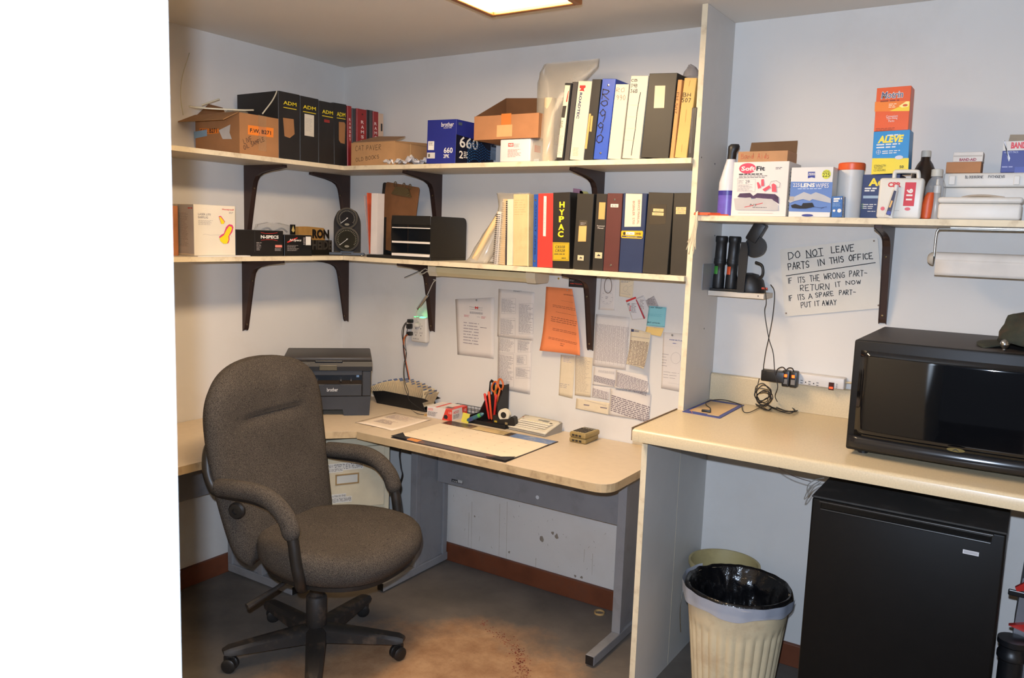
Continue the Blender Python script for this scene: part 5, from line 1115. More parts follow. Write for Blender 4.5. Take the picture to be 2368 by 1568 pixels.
t, f = binder('wide black binder with a cream label window', r3(1270, 1272), r3(1592, 1274), r3(1368, 322), YF, Z1, mt((46, 42, 34), .5, var=.08, name='dark_brown_binder'), group=GU); f.poly([r3(1436, 445), r3(1556, 443), r3(1540, 703), r3(1420, 706)], mt((226, 206, 168), .6), 'label', px=True)
t, f = binder('narrow tan folder beside the wide black binder', r3(1606, 1258), r3(1655, 1258), r3(1702, 378), YF, Z1, mt((206, 152, 90), .7, dirt=(150, 104, 60), dscale=8, damt=.4), group=GU, pages=False); alongtext(f, 'PH 507', r3(1702, 520), r3(1672, 770), 5, mt((120, 84, 50), .7, var=0), 0)
t, f = binder('manila yellow folder with black marker writing near the partition', r3(1664, 1250), r3(1806, 1246), r3(1778, 365), YF, Z1, mt((214, 172, 96), .6, dirt=(176, 130, 70), dscale=7, damt=.3, name='manila'), group=GU); f.hand('BH', r3(1765, 530), r3(1850, 572), INK, .0018); f.hand('507', r3(1752, 590), r3(1850, 636), INK, .0018); f.strokes([[r3(1845, 385), r3(1828, 450)], [r3(1802, 725), r3(1785, 870)], [r3(1752, 1130), r3(1742, 1215)]], mt((150, 104, 50), .7, var=0), .0008, name='crease')
t, f = binder('black folders in a clear sleeve at the end of the upper row', r3(1818, 1246), r3(1882, 1250), r3(1862, 700), YF, Z1, mt((40, 38, 38), .4), group=GU, pages=False, name='folder'); f.strokes([[r3(1880, 710), r3(1850, 1230)], [r3(1866, 710), r3(1836, 1230)]], LG, .0008, name='sheet_edge')
pq = at(r3(1862, 300), 'y', -.20); MBx = bag_mesh([(0, 0, 0, .028, .03), (.002, 0, .02, .026, .025), (.0, 0, .035, .016, .012), (-.008, 0, .045, .004, .004)], n=20, seed=5, amp=.006).out('plastic_bag', mt((150, 146, 146), .2, alpha=.6), None, 'all'); tag(place(MBx, (pq.x-.002, -.20, at(r3(1862, 355), 'y', -.20).z+.002)), 'small grey plastic bag peeking over the yellow folder', 'bag')

# ================================================================== LOWER SHELF, LEFT WALL
XL = .285
p0, p1 = at(r4(300, 1050), 'x', XL), at(r4(780, 1052), 'x', XL); he = at(r4(300, 462), 'x', XL).z-Z2
ms = thing('cardboard_sheet', 'flat white card sheet lying under the earplug box', 'sheet', (.303, p0.y+.002, Z2+.0004), math.pi/2); MB().box(0, .245, 0, .22, 0, .0035).out('sheet', WHT, ms)
eb = thing('earplug_box', 'large white earplug box with yellow and pink earplug print', 'box', (XL, p0.y, Z2+.0045), math.pi/2)
wE = p1.y-p0.y; MB().box(0, wE, 0, .20, 0, he-.005, .001, 1).out('carton', mt((220, 210, 190), .5, var=.03), eb)
f = Face(eb, (0, 0, 0), (1, 0, 0), (0, 0, 1)); f.text('LASER LITE', r4(342, 568), r4(490, 598), GREYINK, bold=.01); f.text('EARPLUG', r4(342, 603), r4(456, 633), GREYINK, bold=.01); f.text('Honeywell', r4(622, 515), r4(757, 545), REDINK, bold=.02)
f.lines(r4(342, 645), r4(525, 712), 5, LG, .3); f.lines(r4(700, 553), r4(755, 580), 2, LG, .4); f.strokes([[r4(395, 820), r4(420, 812), r4(480, 826), r4(600, 822), r4(720, 826), r4(735, 850)]], LG, .0006)
EY = mt((226, 206, 30), .5, var=.05); EP = mt((206, 60, 110), .5, var=0)
f.poly([r4(580, 605), r4(605, 600), r4(655, 668), r4(640, 695), r4(608, 695)], EP, 'earplug_print', px=True); f.poly([r4(587, 615), r4(602, 612), r4(648, 672), r4(636, 695), r4(610, 695)], EY, 'earplug_print', px=True)
f.poly([r4(585, 845), r4(610, 820), r4(640, 805), r4(665, 730), r4(700, 698), r4(738, 705), r4(752, 735), r4(738, 790), r4(705, 835), r4(706, 880), r4(692, 920), r4(640, 925), r4(605, 895)], EP, 'earplug_print', px=True)
f.poly([r4(588, 862), r4(640, 825), r4(672, 760), r4(700, 720), r4(728, 728), r4(735, 750), r4(718, 790), r4(692, 838), r4(695, 880), r4(675, 925), r4(635, 925), r4(600, 895)], EY, 'earplug_print', px=True)
fs = Face(eb, (0, .20, 0), (0, -1, 0), (0, 0, 1)); fs.n = Vector((-1, 0, 0)); fs.rect(r4(105, 465), r4(298, 1045), mt((176, 172, 170), .5), 'grey_side_print'); fs.lines(r4(118, 560), r4(235, 960), 30, GREYINK, .25, seed=9); fs.lines(r4(225, 500), r4(285, 518), 1, REDINK, .7)
sl = thing('wooden_box', 'orange brown box standing left of the earplug box, cut by the door jamb', 'box', (.20, -1.165, Z2+.0004), math.pi/2); MB().box(0, .085, 0, .16, 0, .19, .002).out('box', mt((176, 112, 70), .7, var=.2), sl); MB().box(.02, .065, .03, .13, .19, .196).out('lid', mt((150, 92, 56), .7), sl)
# N-SPECS boxes
BK = mt((20, 19, 20), .35, var=.05); XN = .27
def nspec(label, a, b, tl, depth, x, lettering):
    p, q, t = at(a, 'x', x), at(b, 'x', x), at(tl, 'x', x); t_ = thing('glasses_box', label, 'box', (x, p.y, Z2+.0004), math.pi/2, group='black safety glasses boxes'); w, h = q.y-p.y, t.z-Z2
    MB().box(0, w, 0, depth, 0, h, .0008, 1).out('carton', BK, t_); f = Face(t_, (0, 0, 0), (1, 0, 0), (0, 0, 1)); lettering(f); return t_
def L1(f):
    f.strokes([[r4(1002, 775), r4(1002, 1020)]], GREYINK, .0006, name='edge_wear')
    f.text('N-SPECS', r4(1072, 825), r4(1280, 868), WHT, bold=.04); f.strokes([[r4(1075, 795), r4(1130, 806), r4(1210, 806), r4(1265, 797)], [r4(1075, 886), r4(1130, 877), r4(1210, 877), r4(1265, 890)]], REDINK, .0016); f.lines(r4(1020, 905), r4(1085, 1005), 6, LG, .4); f.rect(r4(1238, 940), r4(1318, 968), mt((226, 130, 116), .5), 'red_tab'); f.lines(r4(1235, 975), r4(1312, 1010), 4, LG, .5)
nspec('larger black safety glasses box beside the white earplug box', r4(785, 1020), r4(1335, 1030), r4(785, 762), .16, XN, L1)
def L2(f):
    f.poly([r4(1378, 905), r4(1420, 880), r4(1500, 850), r4(1500, 860), r4(1440, 895), r4(1385, 915)], REDINK, 'red_swoosh', px=True); f.text('N-Specs', r4(1408, 868), r4(1545, 905), WHT, bold=.02, shear=.25); f.lines(r4(1380, 940), r4(1515, 1012), 6, LG, .35); f.rect(r4(1595, 842), r4(1655, 942), WHT, 'barcode_label'); f.lines(r4(1566, 850), r4(1590, 940), 5, LG, .6)
nspec('smaller black safety glasses box with white barcode label', r4(1348, 1038), r4(1668, 1035), r4(1348, 822), .12, XN, L2)
# clear bag with tag behind
q = at(r4(1250, 820), 'x', .13); gb = thing('plastic_bag', 'clear bag of safety glasses with a black gold tag behind the black boxes', 'bag', (.055, q.y, Z2+.001), math.pi/2)
bag_mesh([(.06, 0, 0, .10, .035), (.06, 0, .06, .115, .040), (.06, 0, .105, .118, .035), (.055, 0, .128, .10, .02), (.05, 0, .140, .03, .01)], n=34, seed=11, amp=.012).out('film', CLEAR, gb, 'all')
MB().tube(smooth_path([(-.04, -.01, .10), (0, -.02, .115), (.04, -.01, .10), (.08, -.02, .115), (.12, -.01, .10)], 6), .004, 8).out('glasses', mt((120, 122, 128), .2), gb, 'all')
tg = Face(gb, (0, -.047, 0), (1, 0, 0), (0, 0, 1)); tg.rect(r4(1412, 700), r4(1475, 820), BK, 'tag'); tg.poly([r4(1430, 770), r4(1450, 712), r4(1468, 775), r4(1450, 795)], mt((206, 180, 110), .4), 'gold_emblem', px=True)
# tan paper sack
q = at(r4(1540, 900), 'x', .12); ps = thing('paper_sack', 'folded tan paper sack behind the black metal letters', 'sack', (.10, q.y+.004, Z2+.0005), math.pi/2); MB().prism([(0, 0), (.165, 0), (.165, .115), (.158, .123), (.06, .128), (0, .126)], 'y', 0, .03).out('sack', mt((178, 132, 66), .8, var=.15, scale=30), ps)
# metal letter emblem
ml = thing('metal_emblem', 'black metal letter emblem leaning beside the gauges', 'emblem', (at(r4(1690, 1035), 'x', .225).x, at(r4(1672, 1035), 'x', .225).y, Z2+.0006), math.pi/2)
ml.location.x = .225; MATW[ml.name] = Matrix.Translation(ml.location) @ Matrix.Rotation(math.pi/2, 4, 'Z')
MB().box(.0, .135, .010, .016, .0, .006).box(0, .135, .004, .022, 0, .003).box(.01, .13, .0105, .0155, .006, .068).out('base_bar', mt((36, 32, 28), .4, .5), ml)
f = Face(ml, (0, .0095, 0), (1, 0, 0), (0, 0, 1)); MLM = mt((44, 40, 36), .35, .6, var=.1)
f.text('RON', r4(1672, 755), r4(1868, 868), MLM, bold=.06); f.text('HEIDE', r4(1672, 885), r4(1900, 995), mt((88, 82, 74), .35, .6, var=.1), bold=.04)
# twin gauge panel
gp = thing('gauge_panel', 'old twin dial gauge panel on a dark metal foot', 'gauge', (.250, -.225, Z2+.0005), math.radians(42))
GM = mt((46, 43, 41), .75, 0, spec=.2, dirt=(36, 32, 28), dscale=12, damt=.5)
w5 = .062
MB().prism(round_poly([(-w5, .016), (w5, .016), (w5, .165), (.040, .212), (-.040, .212), (-w5, .165)], [0, 0, .02, .02, .02, .02]), 'y', 0, .012).out('plate', GM, gp)
MB().box(-.080, .080, -.040, .050, .0, .012, .003).box(-.080, -.02, -.043, -.039, .002, .014, .001).box(.02, .080, -.043, -.039, .002, .014, .001).box(-.03, .03, -.006, .02, .012, .018).out('foot', mt((40, 38, 37), .4, .4), gp)
for z, r, c in ((.172, .046, (40, 38, 38)), (.075, .053, (44, 42, 34))):
    g = MB().lathe([(r*.8, 0), (r, .0), (r+.003, .012), (r+.003, .019), (r-.002, .022), (r-.004, .018), (.001, .0175)], (0, 0, 0), 36, Matrix.Translation((0, 0, z)) @ Matrix.Rotation(math.pi/2, 4, 'X')).out('gauge', mt((96, 90, 80), .5, .4), gp, True)
    MB().lathe([(.0005, 0), (r-.0045, .0001)], (0, -.0182, z), 32, Matrix.Identity(4)).out('dial', mt(c, .4), g) if False else MB().add([(( r-.0045)*math.cos(a), -.0185, z+(r-.0045)*math.sin(a)) for a in [2*math.pi*k/32 for k in range(32)]], [tuple(range(32))]).out('dial', mt(c, .9, spec=.05), g, fix=False)
    fg = Face(g, (0, -.0187, z), (1, 0, 0), (0, 0, 1), gp); tk = mt((200, 190, 160), .5, var=0)
    fg.strokes([[((r-.009)*math.cos(a), (r-.009)*math.sin(a)), ((r-.014)*math.cos(a), (r-.014)*math.sin(a))] for a in [math.radians(-35+250*k/24) for k in range(25)]], tk, .0009, px=False, name='scale')
    fg.strokes([[(.004, .002), (-r*.62, -r*.52)]], mt((220, 216, 206), .4, var=0), .0016, px=False, name='needle'); fg.disc((0, 0), .003, .003, mt((190, 186, 176), .6), 'pivot'); fg.disc((0, -r*.62), .011, .0055, mt((120, 110, 80), .5), 'maker_plate')
mr = at((841, 590), 'y', -.27); tag(place(MB().sphere((0, 0, .0045), .0045, 10).out('marble', CHROME, None, 'all'), (mr.x-.012, -.27, Z2+.0003)), 'tiny shiny ball left of the black organizer', 'ball')

# ================================================================== LOWER SHELF, BACK WALL
YO = -.283
ox = at((848, 600), 'y', YO).x; on = at((995, 600), 'y', YO).x; oe = at((1080, 602), 'y', -.03).x
og = thing('desk_organizer', 'black metal desktop file organizer with letter trays on the lower shelf', 'organizer', (ox, YO, Z2+.0004))
OB = mt((24, 23, 22), .45, var=.08, name='black_sheet_metal')
wo = on-ox; th = .0025; xt = at((905, 500), 'y', YO).x-ox; ht = at((905, 498), 'y', YO).z-Z2
MB().box(0, wo, 0, .255, 0, .012, .001, 1).out('base', OB, og)
MB().prism(round_poly([(.0, .012), (.255, .012), (.255, ht), (.0, ht)], [0, 0, .03, .03]), 'x', wo-th, wo).out('side_panel', OB, og)
MB().prism(round_poly([(.0, .012), (.110, .012), (.110, ht), (.0, ht)], [0, 0, .02, .03]), 'x', xt, xt+th).out('side_panel', OB, og)
MB().prism(round_poly([(.06, .012), (.255, .012), (.255, ht), (.06, ht*.95)], [0, 0, .02, .05]), 'x', 0, th).out('end_panel', OB, og)
MB().box(xt+th, wo-th, .112, .115, .012, ht).out('back_panel', OB, og); MB().box(xt+th, wo-th, .0, .003, ht*.80, ht, .001, 1).out('front_lip', OB, og)
for k, z in enumerate((.012, ht*.36, ht*.70)):
    tr = MB().box(xt+th, wo-th, .003, .111, z, z+.002).out('tray', OB, og)
    MB().box(xt+th+.004, wo-th-.002, -.002, .108, z+.0022, z+.0022+(.011, .008, .004)[k]).out('paper_stack', PAPER, tr)
def leaf(label, px0, px1, pt0, y, col, d, name='file_folder', cat='folder', top=None):
    a, b, t = at((px0, 590), 'y', y), at((px1, 590), 'y', y), at(pt0, 'y', y); base = Z2+.0128
    h = t.z-base; ln = math.atan2(t.x-a.x, h); o = thing(name, label, cat, (a.x, y, base+max(0, (b.x-a.x)*math.sin(ln))), 0, ln, group='papers in the black organizer'); MB().box(0, (b.x-a.x)*math.cos(ln)-.0004, 0, d, 0, h/math.cos(ln), .0004, 1).out('sheets', mt(col, .7, var=.05), o); return o
leaf('pinkish paper leaning out at the left end of the black organizer', 852, 853.5, (841, 452), -.16, (206, 180, 170), .19, 'paper_sheet', 'paper')
leaf('orange paper standing at the left end of the black organizer', 853.8, 856, (848, 446), -.17, (232, 92, 52), .20, 'paper_sheet', 'paper')
leaf('thick white paper stack standing in the black organizer', 856.3, 871, (859, 447), -.24, (216, 206, 200), .045, 'paper_stack', 'paper')
# black clipboard behind and brown clipboard in front
def clipboard(label, bl_, br_, tl_, y, col, clip):
    p, q, t = at(bl_, 'y', y), at(br_, 'y', y), at(tl_, 'y', y); w = q.x-p.x; base = Z2+.0128; h = t.z-base; ln = math.atan2(t.x-p.x, h); dz = w*math.sin(ln)
    o = thing('clipboard', label, 'clipboard', (p.x, y, base+max(0, dz)), 0, ln, math.radians(-1)); hh = h/math.cos(ln)-dz*.5
    MB().prism(round_poly([(0, 0), (w, 0), (w, hh), (0, hh)], [.012]*4), 'y', 0, .0035).out('board', mt(col, .6, var=.15, scale=22, dirt=(58, 40, 26), dscale=8, damt=.5), o)
    if clip:
        CM = mt((120, 104, 74), .35, .7)
        MB().prism(round_poly([(w*.22, hh-.05), (w*.82, hh-.05), (w*.70, hh-.012), (w*.34, hh-.012)], [.006, .006, .012, .012]), 'y', -.007, -.0005).out('clip', CM, o)
        for s_ in (.30, .56, .74): MB().tube([(w*s_+.008*math.cos(a), -.005, hh-.004+.012*math.sin(a)) for a in [2*math.pi*k/14 for k in range(14)]], .0018, 6, closed=True).out('clip_ring', CM, o)
        MB().lathe([(.007, 0), (.006, .004), (.001, .005)], (0, 0, 0), 12, Matrix.Translation((w*.74, -.0072, hh-.040)) @ Matrix.Rotation(math.pi/2, 4, 'X')).out('rivet', CM, o)
    return o
clipboard('brown hardboard clipboard with a dull metal clip standing in the organizer', (874, 588), (950, 592), (892, 427), -.160, (116, 76, 44), True)
clipboard('black clipboard standing behind the brown one', (871, 588), (930, 592), (884, 425), -.145, (26, 25, 26), False)
# tied plastic bag
P0 = at((1130, 610), 'y', -.22); b2 = thing('plastic_bag', 'tied grey plastic bag with a paper roll left of the spiral notebooks', 'bag', (P0.x, -.20, Z2+.001))
bag_mesh([(-.055, -.03, 0.001, .055, .03), (-.045, -.02, .02, .050, .035), (-.03, 0, .06, .052, .04), (.0, .01, .12, .045, .04), (.03, .02, .18, .034, .03), (.045, .02, .215, .030, .02), (.058, .025, .245, .045, .022), (.070, .03, .275, .070, .022), (.080, .03, .292, .085, .010)], n=34, seed=14, amp=.008).out('film', BAG, b2, 'all')
MB().tube([(-.055, -.045, .014), (.0, -.02, .13), (.03, -.005, .19)], [.013, .014, .013], 12).out('paper_roll', mt((222, 190, 138), .7), b2, True)
GL = 'manuals in the lower right row'; YB = -.283
def spiral(label, bl_, br_, tl_, y, paperc, coil, depth=.21):
    t, w, h = stand('spiral_notebook', label, 'notebook', bl_, br_, tl_, 'y', y, Z2, GL)
    MB().box(w*.25, w, .004, depth, 0, h, .0006, 1).out('pages', mt(paperc, .8), t); MB().box(0, w*.24, .006, depth, 0, h, .0006, 1).out('cover', mt((190, 170, 140), .6), t)
    mb = MB(); n = int(h/.0085)
    for k in range(n):
        z = .006+k*(h-.01)/n; mb.tube([(w*.5+w*.42*math.cos(a), -.001+.006*math.sin(a), z+.001*math.sin(a)) for a in [2*math.pi*i/10 for i in range(10)]], .0009, 5, closed=True)
    mb.out('coil', coil, t); return t
spiral('white spiral notebook with black coil and pink corner, leftmost of the row', r6(170, 955), r6(218, 960), r6(212, 400), YB, (214, 206, 196), mt((60, 56, 60), .4))
spiral('tan comb bound manual beside the white spiral notebook', r6(222, 958), r6(300, 962), r6(272, 272), YB+.006, (206, 176, 130), mt((206, 190, 160), .5), .24)
t, f = binder('thin dark edged manual squeezed beside the white booklet', r6(301, 962), r6(318, 964), r6(312, 288), YB+.004, Z2, mt((52, 44, 48), .6), group=GL, pages=False, name='manual', cat='book')
t, f = binder('plain white booklet left of the dirty cream binder', r6(320, 965), r6(380, 968), r6(328, 272), YB, Z2, mt((222, 208, 180), .6), group=GL, name='booklet', cat='book', pages=False)
t, f = binder('dirty cream binder with faint pencil notes', r6(384, 968), r6(542, 970), r6(390, 222), YB-.012, Z2, mt((206, 182, 134), .6, dirt=(150, 122, 80), dscale=9, damt=.6, name='dirty_cream_vinyl'), group=GL); f.lines(r6(400, 270), r6(520, 440), 7, mt((180, 150, 110), .8, var=0), .15); f.strokes([[r6(545, 228), r6(543, 965)]], mt((230, 214, 176), .6, var=0), .003, name='worn_edge')
t, f = binder('narrow blue binder left of the bright red binder', r6(588, 968), r6(632, 970), r6(600, 222), YB, Z2, mt((36, 78, 156), .45), group=GL, rivets=2, pages=False); alongtext(f, 'ASPHALT ZIPPER', r6(625, 320), r6(612, 850), 3.2, mt((20, 40, 90), .6, var=0), .01)
t, f = binder('bright red binder with a white label strip', r6(635, 972), r6(790, 982), r6(646, 214), YB, Z2, mt((214, 58, 50), .45, var=.05, name='bright_red_vinyl'), group=GL); f.poly([r6(705, 238), r6(733, 240), r6(725, 655), r6(697, 652)], mt((222, 214, 206), .6), 'label_strip', px=True); alongtext(f, 'ASPHALT ZIPPER BOOKS', r6(720, 300), r6(711, 590), 2.6, LG, 0)
t, f = binder('black binder with big yellow letters and a mustard yellow panel', r6(793, 988), r6(966, 990), r6(800, 205), YB-.006, Z2, mt((38, 34, 30), .45, var=.08), group=GL)
for c, (x0, y0, x1, y1) in zip('HYPAC', ((866, 298, 920, 358), (862, 376, 920, 436), (862, 446, 915, 508), (855, 528, 915, 590), (850, 600, 908, 664))): f.text(c, r6(x0, y0), r6(x1, y1), YEL, bold=.04)
MUS = mt((186, 156, 30), .5, var=.05); f.poly([r6(797, 716), r6(970, 720), r6(968, 910), r6(796, 906)], MUS, 'yellow_panel', px=True); f.strokes([[r6(803, 728), r6(962, 732), r6(960, 898), r6(803, 896), r6(803, 728)]], INK, .0007, name='panel_frame')
f.text('C830B', r6(825, 750), r6(925, 778), INK, shear=.2); f.text('C832B', r6(823, 788), r6(925, 816), INK, shear=.2); f.lines(r6(815, 828), r6(930, 848), 1, mt((120, 100, 40), .6, var=0), .6); f.lines(r6(890, 874), r6(935, 886), 1, INK, .6)
def deer(f, a, b):
    f.rect(a, b, mt((206, 188, 150), .5), 'emblem_plate'); (x0, y0), (x1, y1) = a, b; w, h = x1-x0, y1-y0
    f.poly([(x0+w*.2, y0+h*.55), (x0+w*.45, y0+h*.42), (x0+w*.42, y0+h*.2), (x0+w*.55, y0+h*.38), (x0+w*.8, y0+h*.5), (x0+w*.72, y0+h*.62), (x0+w*.35, y0+h*.6)], INK, 'emblem', px=True); f.lines((x0+w*.2, y0+h*.7), (x1-w*.2, y0+h*.82), 1, INK, .6)
t, f = binder('black binder with a tan label and small emblem, right of the yellow lettered one', r6(1002, 992), r6(1172, 996), r6(1050, 217), YB, Z2, mt((44, 40, 34), .5, var=.06), group=GL); f.rect(r6(1072, 488), r6(1150, 550), mt((70, 62, 48), .5), 'label_holder'); f.poly([r6(1068, 548), r6(1148, 548), r6(1140, 708), r6(1058, 708)], mt((214, 168, 100), .6), 'tan_label', px=True); f.lines(r6(1085, 508), r6(1140, 540), 2, LG, .5); deer(f, r6(1056, 848), r6(1116, 906))
t, f = binder('thin black binder with tan label and small white words left of the maroon one', r6(1203, 997), r6(1312, 1002), r6(1250, 217), YB, Z2, mt((40, 36, 32), .5, var=.06), group=GL); f.rect(r6(1278, 303), r6(1332, 480), mt((206, 156, 92), .6), 'tan_label'); f.text('Technical', r6(1253, 540), r6(1332, 556), PAPER); f.text('Manual', r6(1262, 562), r6(1320, 577), PAPER); deer(f, r6(1236, 818), r6(1305, 884))
t, f = binder('maroon binder with a small white label and two rivets', r6(1316, 1006), r6(1472, 1013), r6(1362, 212), YB, Z2, mt((88, 44, 40), .5, var=.1, name='maroon_vinyl'), group=GL, rivets=2); f.rect(r6(1396, 320), r6(1474, 356), mt((214, 206, 194), .6), 'label'); f.text('BC461', r6(1408, 328), r6(1465, 350), INK)
t, f = binder('navy blue binder with a big cream label and yellow agriculture badge', r6(1477, 1019), r6(1718, 1031), r6(1527, 213), YB, Z2, mt((36, 50, 84), .45, var=.08, name='navy_vinyl'), group=GL); f.poly([r6(1552, 213), r6(1722, 217), r6(1706, 555), r6(1537, 556)], mt((222, 206, 178), .6), 'cream_label', px=True)
alongtext(f, 'SERVICE MANUAL', r6(1690, 275), r6(1680, 530), 4.5, mt((150, 80, 70), .7, var=0), 0); alongtext(f, 'BIGBALER  5700', r6(1635, 290), r6(1632, 530), 4.5, mt((150, 80, 70), .7, var=0), 0)
f.poly([r6(1512, 596), r6(1722, 598), r6(1730, 612), r6(1724, 670), r6(1712, 680), r6(1512, 672), r6(1502, 658), r6(1504, 606)], mt((222, 172, 30), .5), 'yellow_badge', px=True); f.rect(r6(1512, 648), r6(1718, 670), mt((36, 46, 80), .5), 'badge_band'); f.text('AGRICULTURE', r6(1555, 653), r6(1670, 665), WHT); f.rect(r6(1556, 608), r6(1640, 640), WHT, 'badge_label'); f.text('BC461', r6(1568, 616), r6(1628, 634), INK); f.text('LAND', r6(1650, 616), r6(1708, 638), INK, bold=.03); f.disc(r6(1537, 625), .0045, .006, INK, 'badge_mark', px=True)
DG = mt((52, 46, 36), .5, var=.1, name='dark_olive_vinyl')
t, f = binder('wide dark binder with a clear pocket and two cream label strips', r6(1722, 1036), r6(1978, 1046), r6(1787, 207), YB, Z2, DG, group=GL); f.poly([r6(1805, 325), r6(1975, 325), r6(1962, 530), r6(1795, 535)], mt((74, 66, 54), .2), 'clear_pocket', px=True)
for (a, b, s_) in ((r6(1836, 368), r6(1942, 402), 'BC461'), (r6(1826, 406), r6(1942, 442), 'SERVICE')): f.rect(a, b, mt((222, 190, 130), .6), 'label_strip'); f.text(s_, (a[0]+4, a[1]+2), (b[0]-4, b[1]-2), GREYINK)
t, f = binder('dark binder with cream labels at the right end against the partition', r6(2007, 1047), r6(2182, 1051), r6(2050, 207), YB, Z2, DG, group=GL)
for (a, b, s_) in ((r6(2070, 352), r6(2174, 388), 'BC461'), (r6(2070, 390), r6(2172, 426), 'PARTS')): f.rect(a, b, mt((222, 190, 130), .6), 'label_strip'); f.text(s_, (a[0]+4, a[1]+2), (b[0]-4, b[1]-2), GREYINK)
for (q, c, lab) in ((r6(1010, 160), (176, 130, 150), 'purple sheet sticking up behind the binder with yellow letters'), (r6(1078, 185), (206, 196, 120), 'yellow green sheet sticking up behind the black emblem binder')):
    p = at(q, 'y', -.012); h_ = p.z-Z2; o = MB().prism([(0, 0), (.045, 0), (.048, h_-.018), (.035, h_-.004), (0, h_)], 'y', 0, .001).out('divider_sheet', mt(c, .7), None); tag(place(o, (p.x, -.014, Z2+.0005), 0), lab, 'paper')

# ================================================================== RIGHT SHELF
YR = -.285
GB = 'boxes on the right shelf'
# spray bottle
b0, b1 = at(r7(232, 1355), 'y', -.24), at(r7(345, 1355), 'y', -.24); sx = b0.x+.006; zs = Z3+.0004
sp = thing('spray_bottle', 'tall white spray bottle with purple label and black cap by the partition', 'bottle', (sx+.032, -.235, zs), math.radians(20))
MB().loft([[(a*math.cos(t)*(1 if True else 1)+cx, b_*math.sin(t), z) for t in [2*math.pi*k/24 for k in range(24)]] for a, b_, z, cx in ((.026, .024, 0, 0), (.030, .030, .004, 0), (.030, .030, .085, 0), (.029, .029, .115, 0), (.022, .022, .155, .003), (.017, .017, .185, .006), (.015, .015, .192, .006))]).out('bottle', mt((206, 206, 210), .35, var=.03), sp, True)
MB().lathe([(.0306, .003), (.0306, .070)], (0, 0, 0), 24, cap=False).out('purple_label', mt((98, 84, 176), .35, var=.15, scale=40, name='purple_label'), sp, True); MB().lathe([(.0308, .070), (.0306, .086)], (0, 0, 0), 24, cap=False).out('label_band', mt((60, 52, 140), .35), sp, True)
MB().loft([[(a*math.cos(t)+cx, b_*math.sin(t), z) for t in [2*math.pi*k/16 for k in range(16)]] for a, b_, z, cx in ((.0145, .0145, .192, .006), (.0145, .0145, .215, .007), (.018, .0155, .225, .010), (.019, .015, .236, .012), (.014, .010, .243, .014))]).out('cap', BLK, sp, True)
# Soft Fit box
SW = mt((220, 212, 204), .5, var=.03)
t, f, s = carton('earplug_box', 'white earplug dispenser box with pink oval logo and pink earplug print', 'box', r7(392, 1367), r7(945, 1382), r7(425, 852), YR, Z3, .15, SW, group=GB)
PNK = mt((206, 62, 90), .5, var=0); pc = f.px(r7(560, 912)); qa = f.px(r7(476, 912)); f.disc(pc, abs(pc.x-qa.x), .0172, PNK, 'pink_oval'); f.text('Soft', r7(500, 893), r7(636, 935), WHT, bold=.03); f.text('Fit', r7(652, 890), r7(735, 935), INK, bold=.03)
f.lines(r7(475, 963), r7(722, 977), 1, INK, .6); f.lines(r7(475, 982), r7(785, 1008), 2, GREYINK, .4); f.lines(r7(845, 897), r7(917, 922), 2, GREYINK, .4)
f.strokes([[r7(460, 1015), r7(640, 1020), r7(636, 1148), r7(458, 1145), r7(460, 1015)]], LG, .0006); f.text('29', r7(540, 1030), r7(580, 1062), GREYINK); f.lines(r7(470, 1028), r7(525, 1065), 3, LG, .3); f.lines(r7(468, 1072), r7(620, 1140), 7, LG, .3)
for pts in ([(655, 1055), (672, 1050), (700, 1105), (668, 1118)], [(700, 1025), (725, 1018), (730, 1085), (700, 1095)], [(712, 1125), (780, 1082), (798, 1105), (735, 1145)], [(805, 1075), (825, 1063), (850, 1080), (855, 1150), (808, 1148)]): f.poly([r7(*p) for p in pts], mt((214, 76, 92), .5, var=0), 'earplug_print', px=True)
f.strokes([[r7(780, 1090), r7(800, 1045), r7(850, 1035), r7(890, 1060), r7(885, 1100), r7(850, 1105)]], LG, .0012)
f.poly([r7(460, 1200), r7(485, 1165), r7(590, 1160), r7(620, 1190), r7(660, 1162), r7(840, 1172), r7(875, 1200), r7(878, 1270), r7(800, 1220), r7(610, 1215)], mt((70, 46, 80), .4, var=.4, scale=60), 'earplugs_window', px=True)
f.poly([r7(425, 1215), r7(595, 1205), r7(610, 1235), r7(650, 1210), r7(810, 1222), r7(870, 1280), r7(870, 1335), r7(440, 1328)], mt((186, 180, 176), .5), 'grey_tray_print', px=True); f.text('NS', r7(585, 1270), r7(655, 1293), INK, shear=.2); f.strokes([[r7(535, 1303), r7(620, 1285)], [r7(650, 1278), r7(715, 1262)]], REDINK, .002); f.lines(r7(615, 1300), r7(765, 1312), 1, GREYINK, .6); f.lines(r7(470, 1358), r7(845, 1370), 1, REDINK, .3)
s.lines((.02, .02), (.13, .16), 12, LG, .3, px=False)
zt = Z3+f.h+.0008
# Band Aids box on top
a0, a1, a2 = at(r7(462, 848), 'y', YR+.012), at(r7(958, 850), 'y', YR+.012), at(r7(465, 745), 'y', YR+.012)
ba = thing('cardboard_box', 'small brown box with red handwriting and its lid open', 'box', (a0.x, YR+.012, zt), group=None); wA, hA, dA = a1.x-a0.x, a2.z-zt, .115
C5 = mt((176, 132, 92), .8); open_box(ba, wA, dA, hA, .002, C5); flap(ba, [(.001, dA-.002, hA), (wA-.001, dA-.002, hA), (wA+.004, dA-.018, hA+.042), (.012, dA-.018, hA+.040)], mt((112, 84, 56), .85), .002, 'lid')
ff = Face(ba, (0, 0, 0), (1, 0, 0), (0, 0, 1)); ff.hand('Band', r7(500, 765), r7(620, 812), mt((196, 90, 60), .6, var=0), .0012); ff.hand('Aids', r7(665, 762), r7(778, 812), mt((196, 90, 60), .6, var=0), .0012)
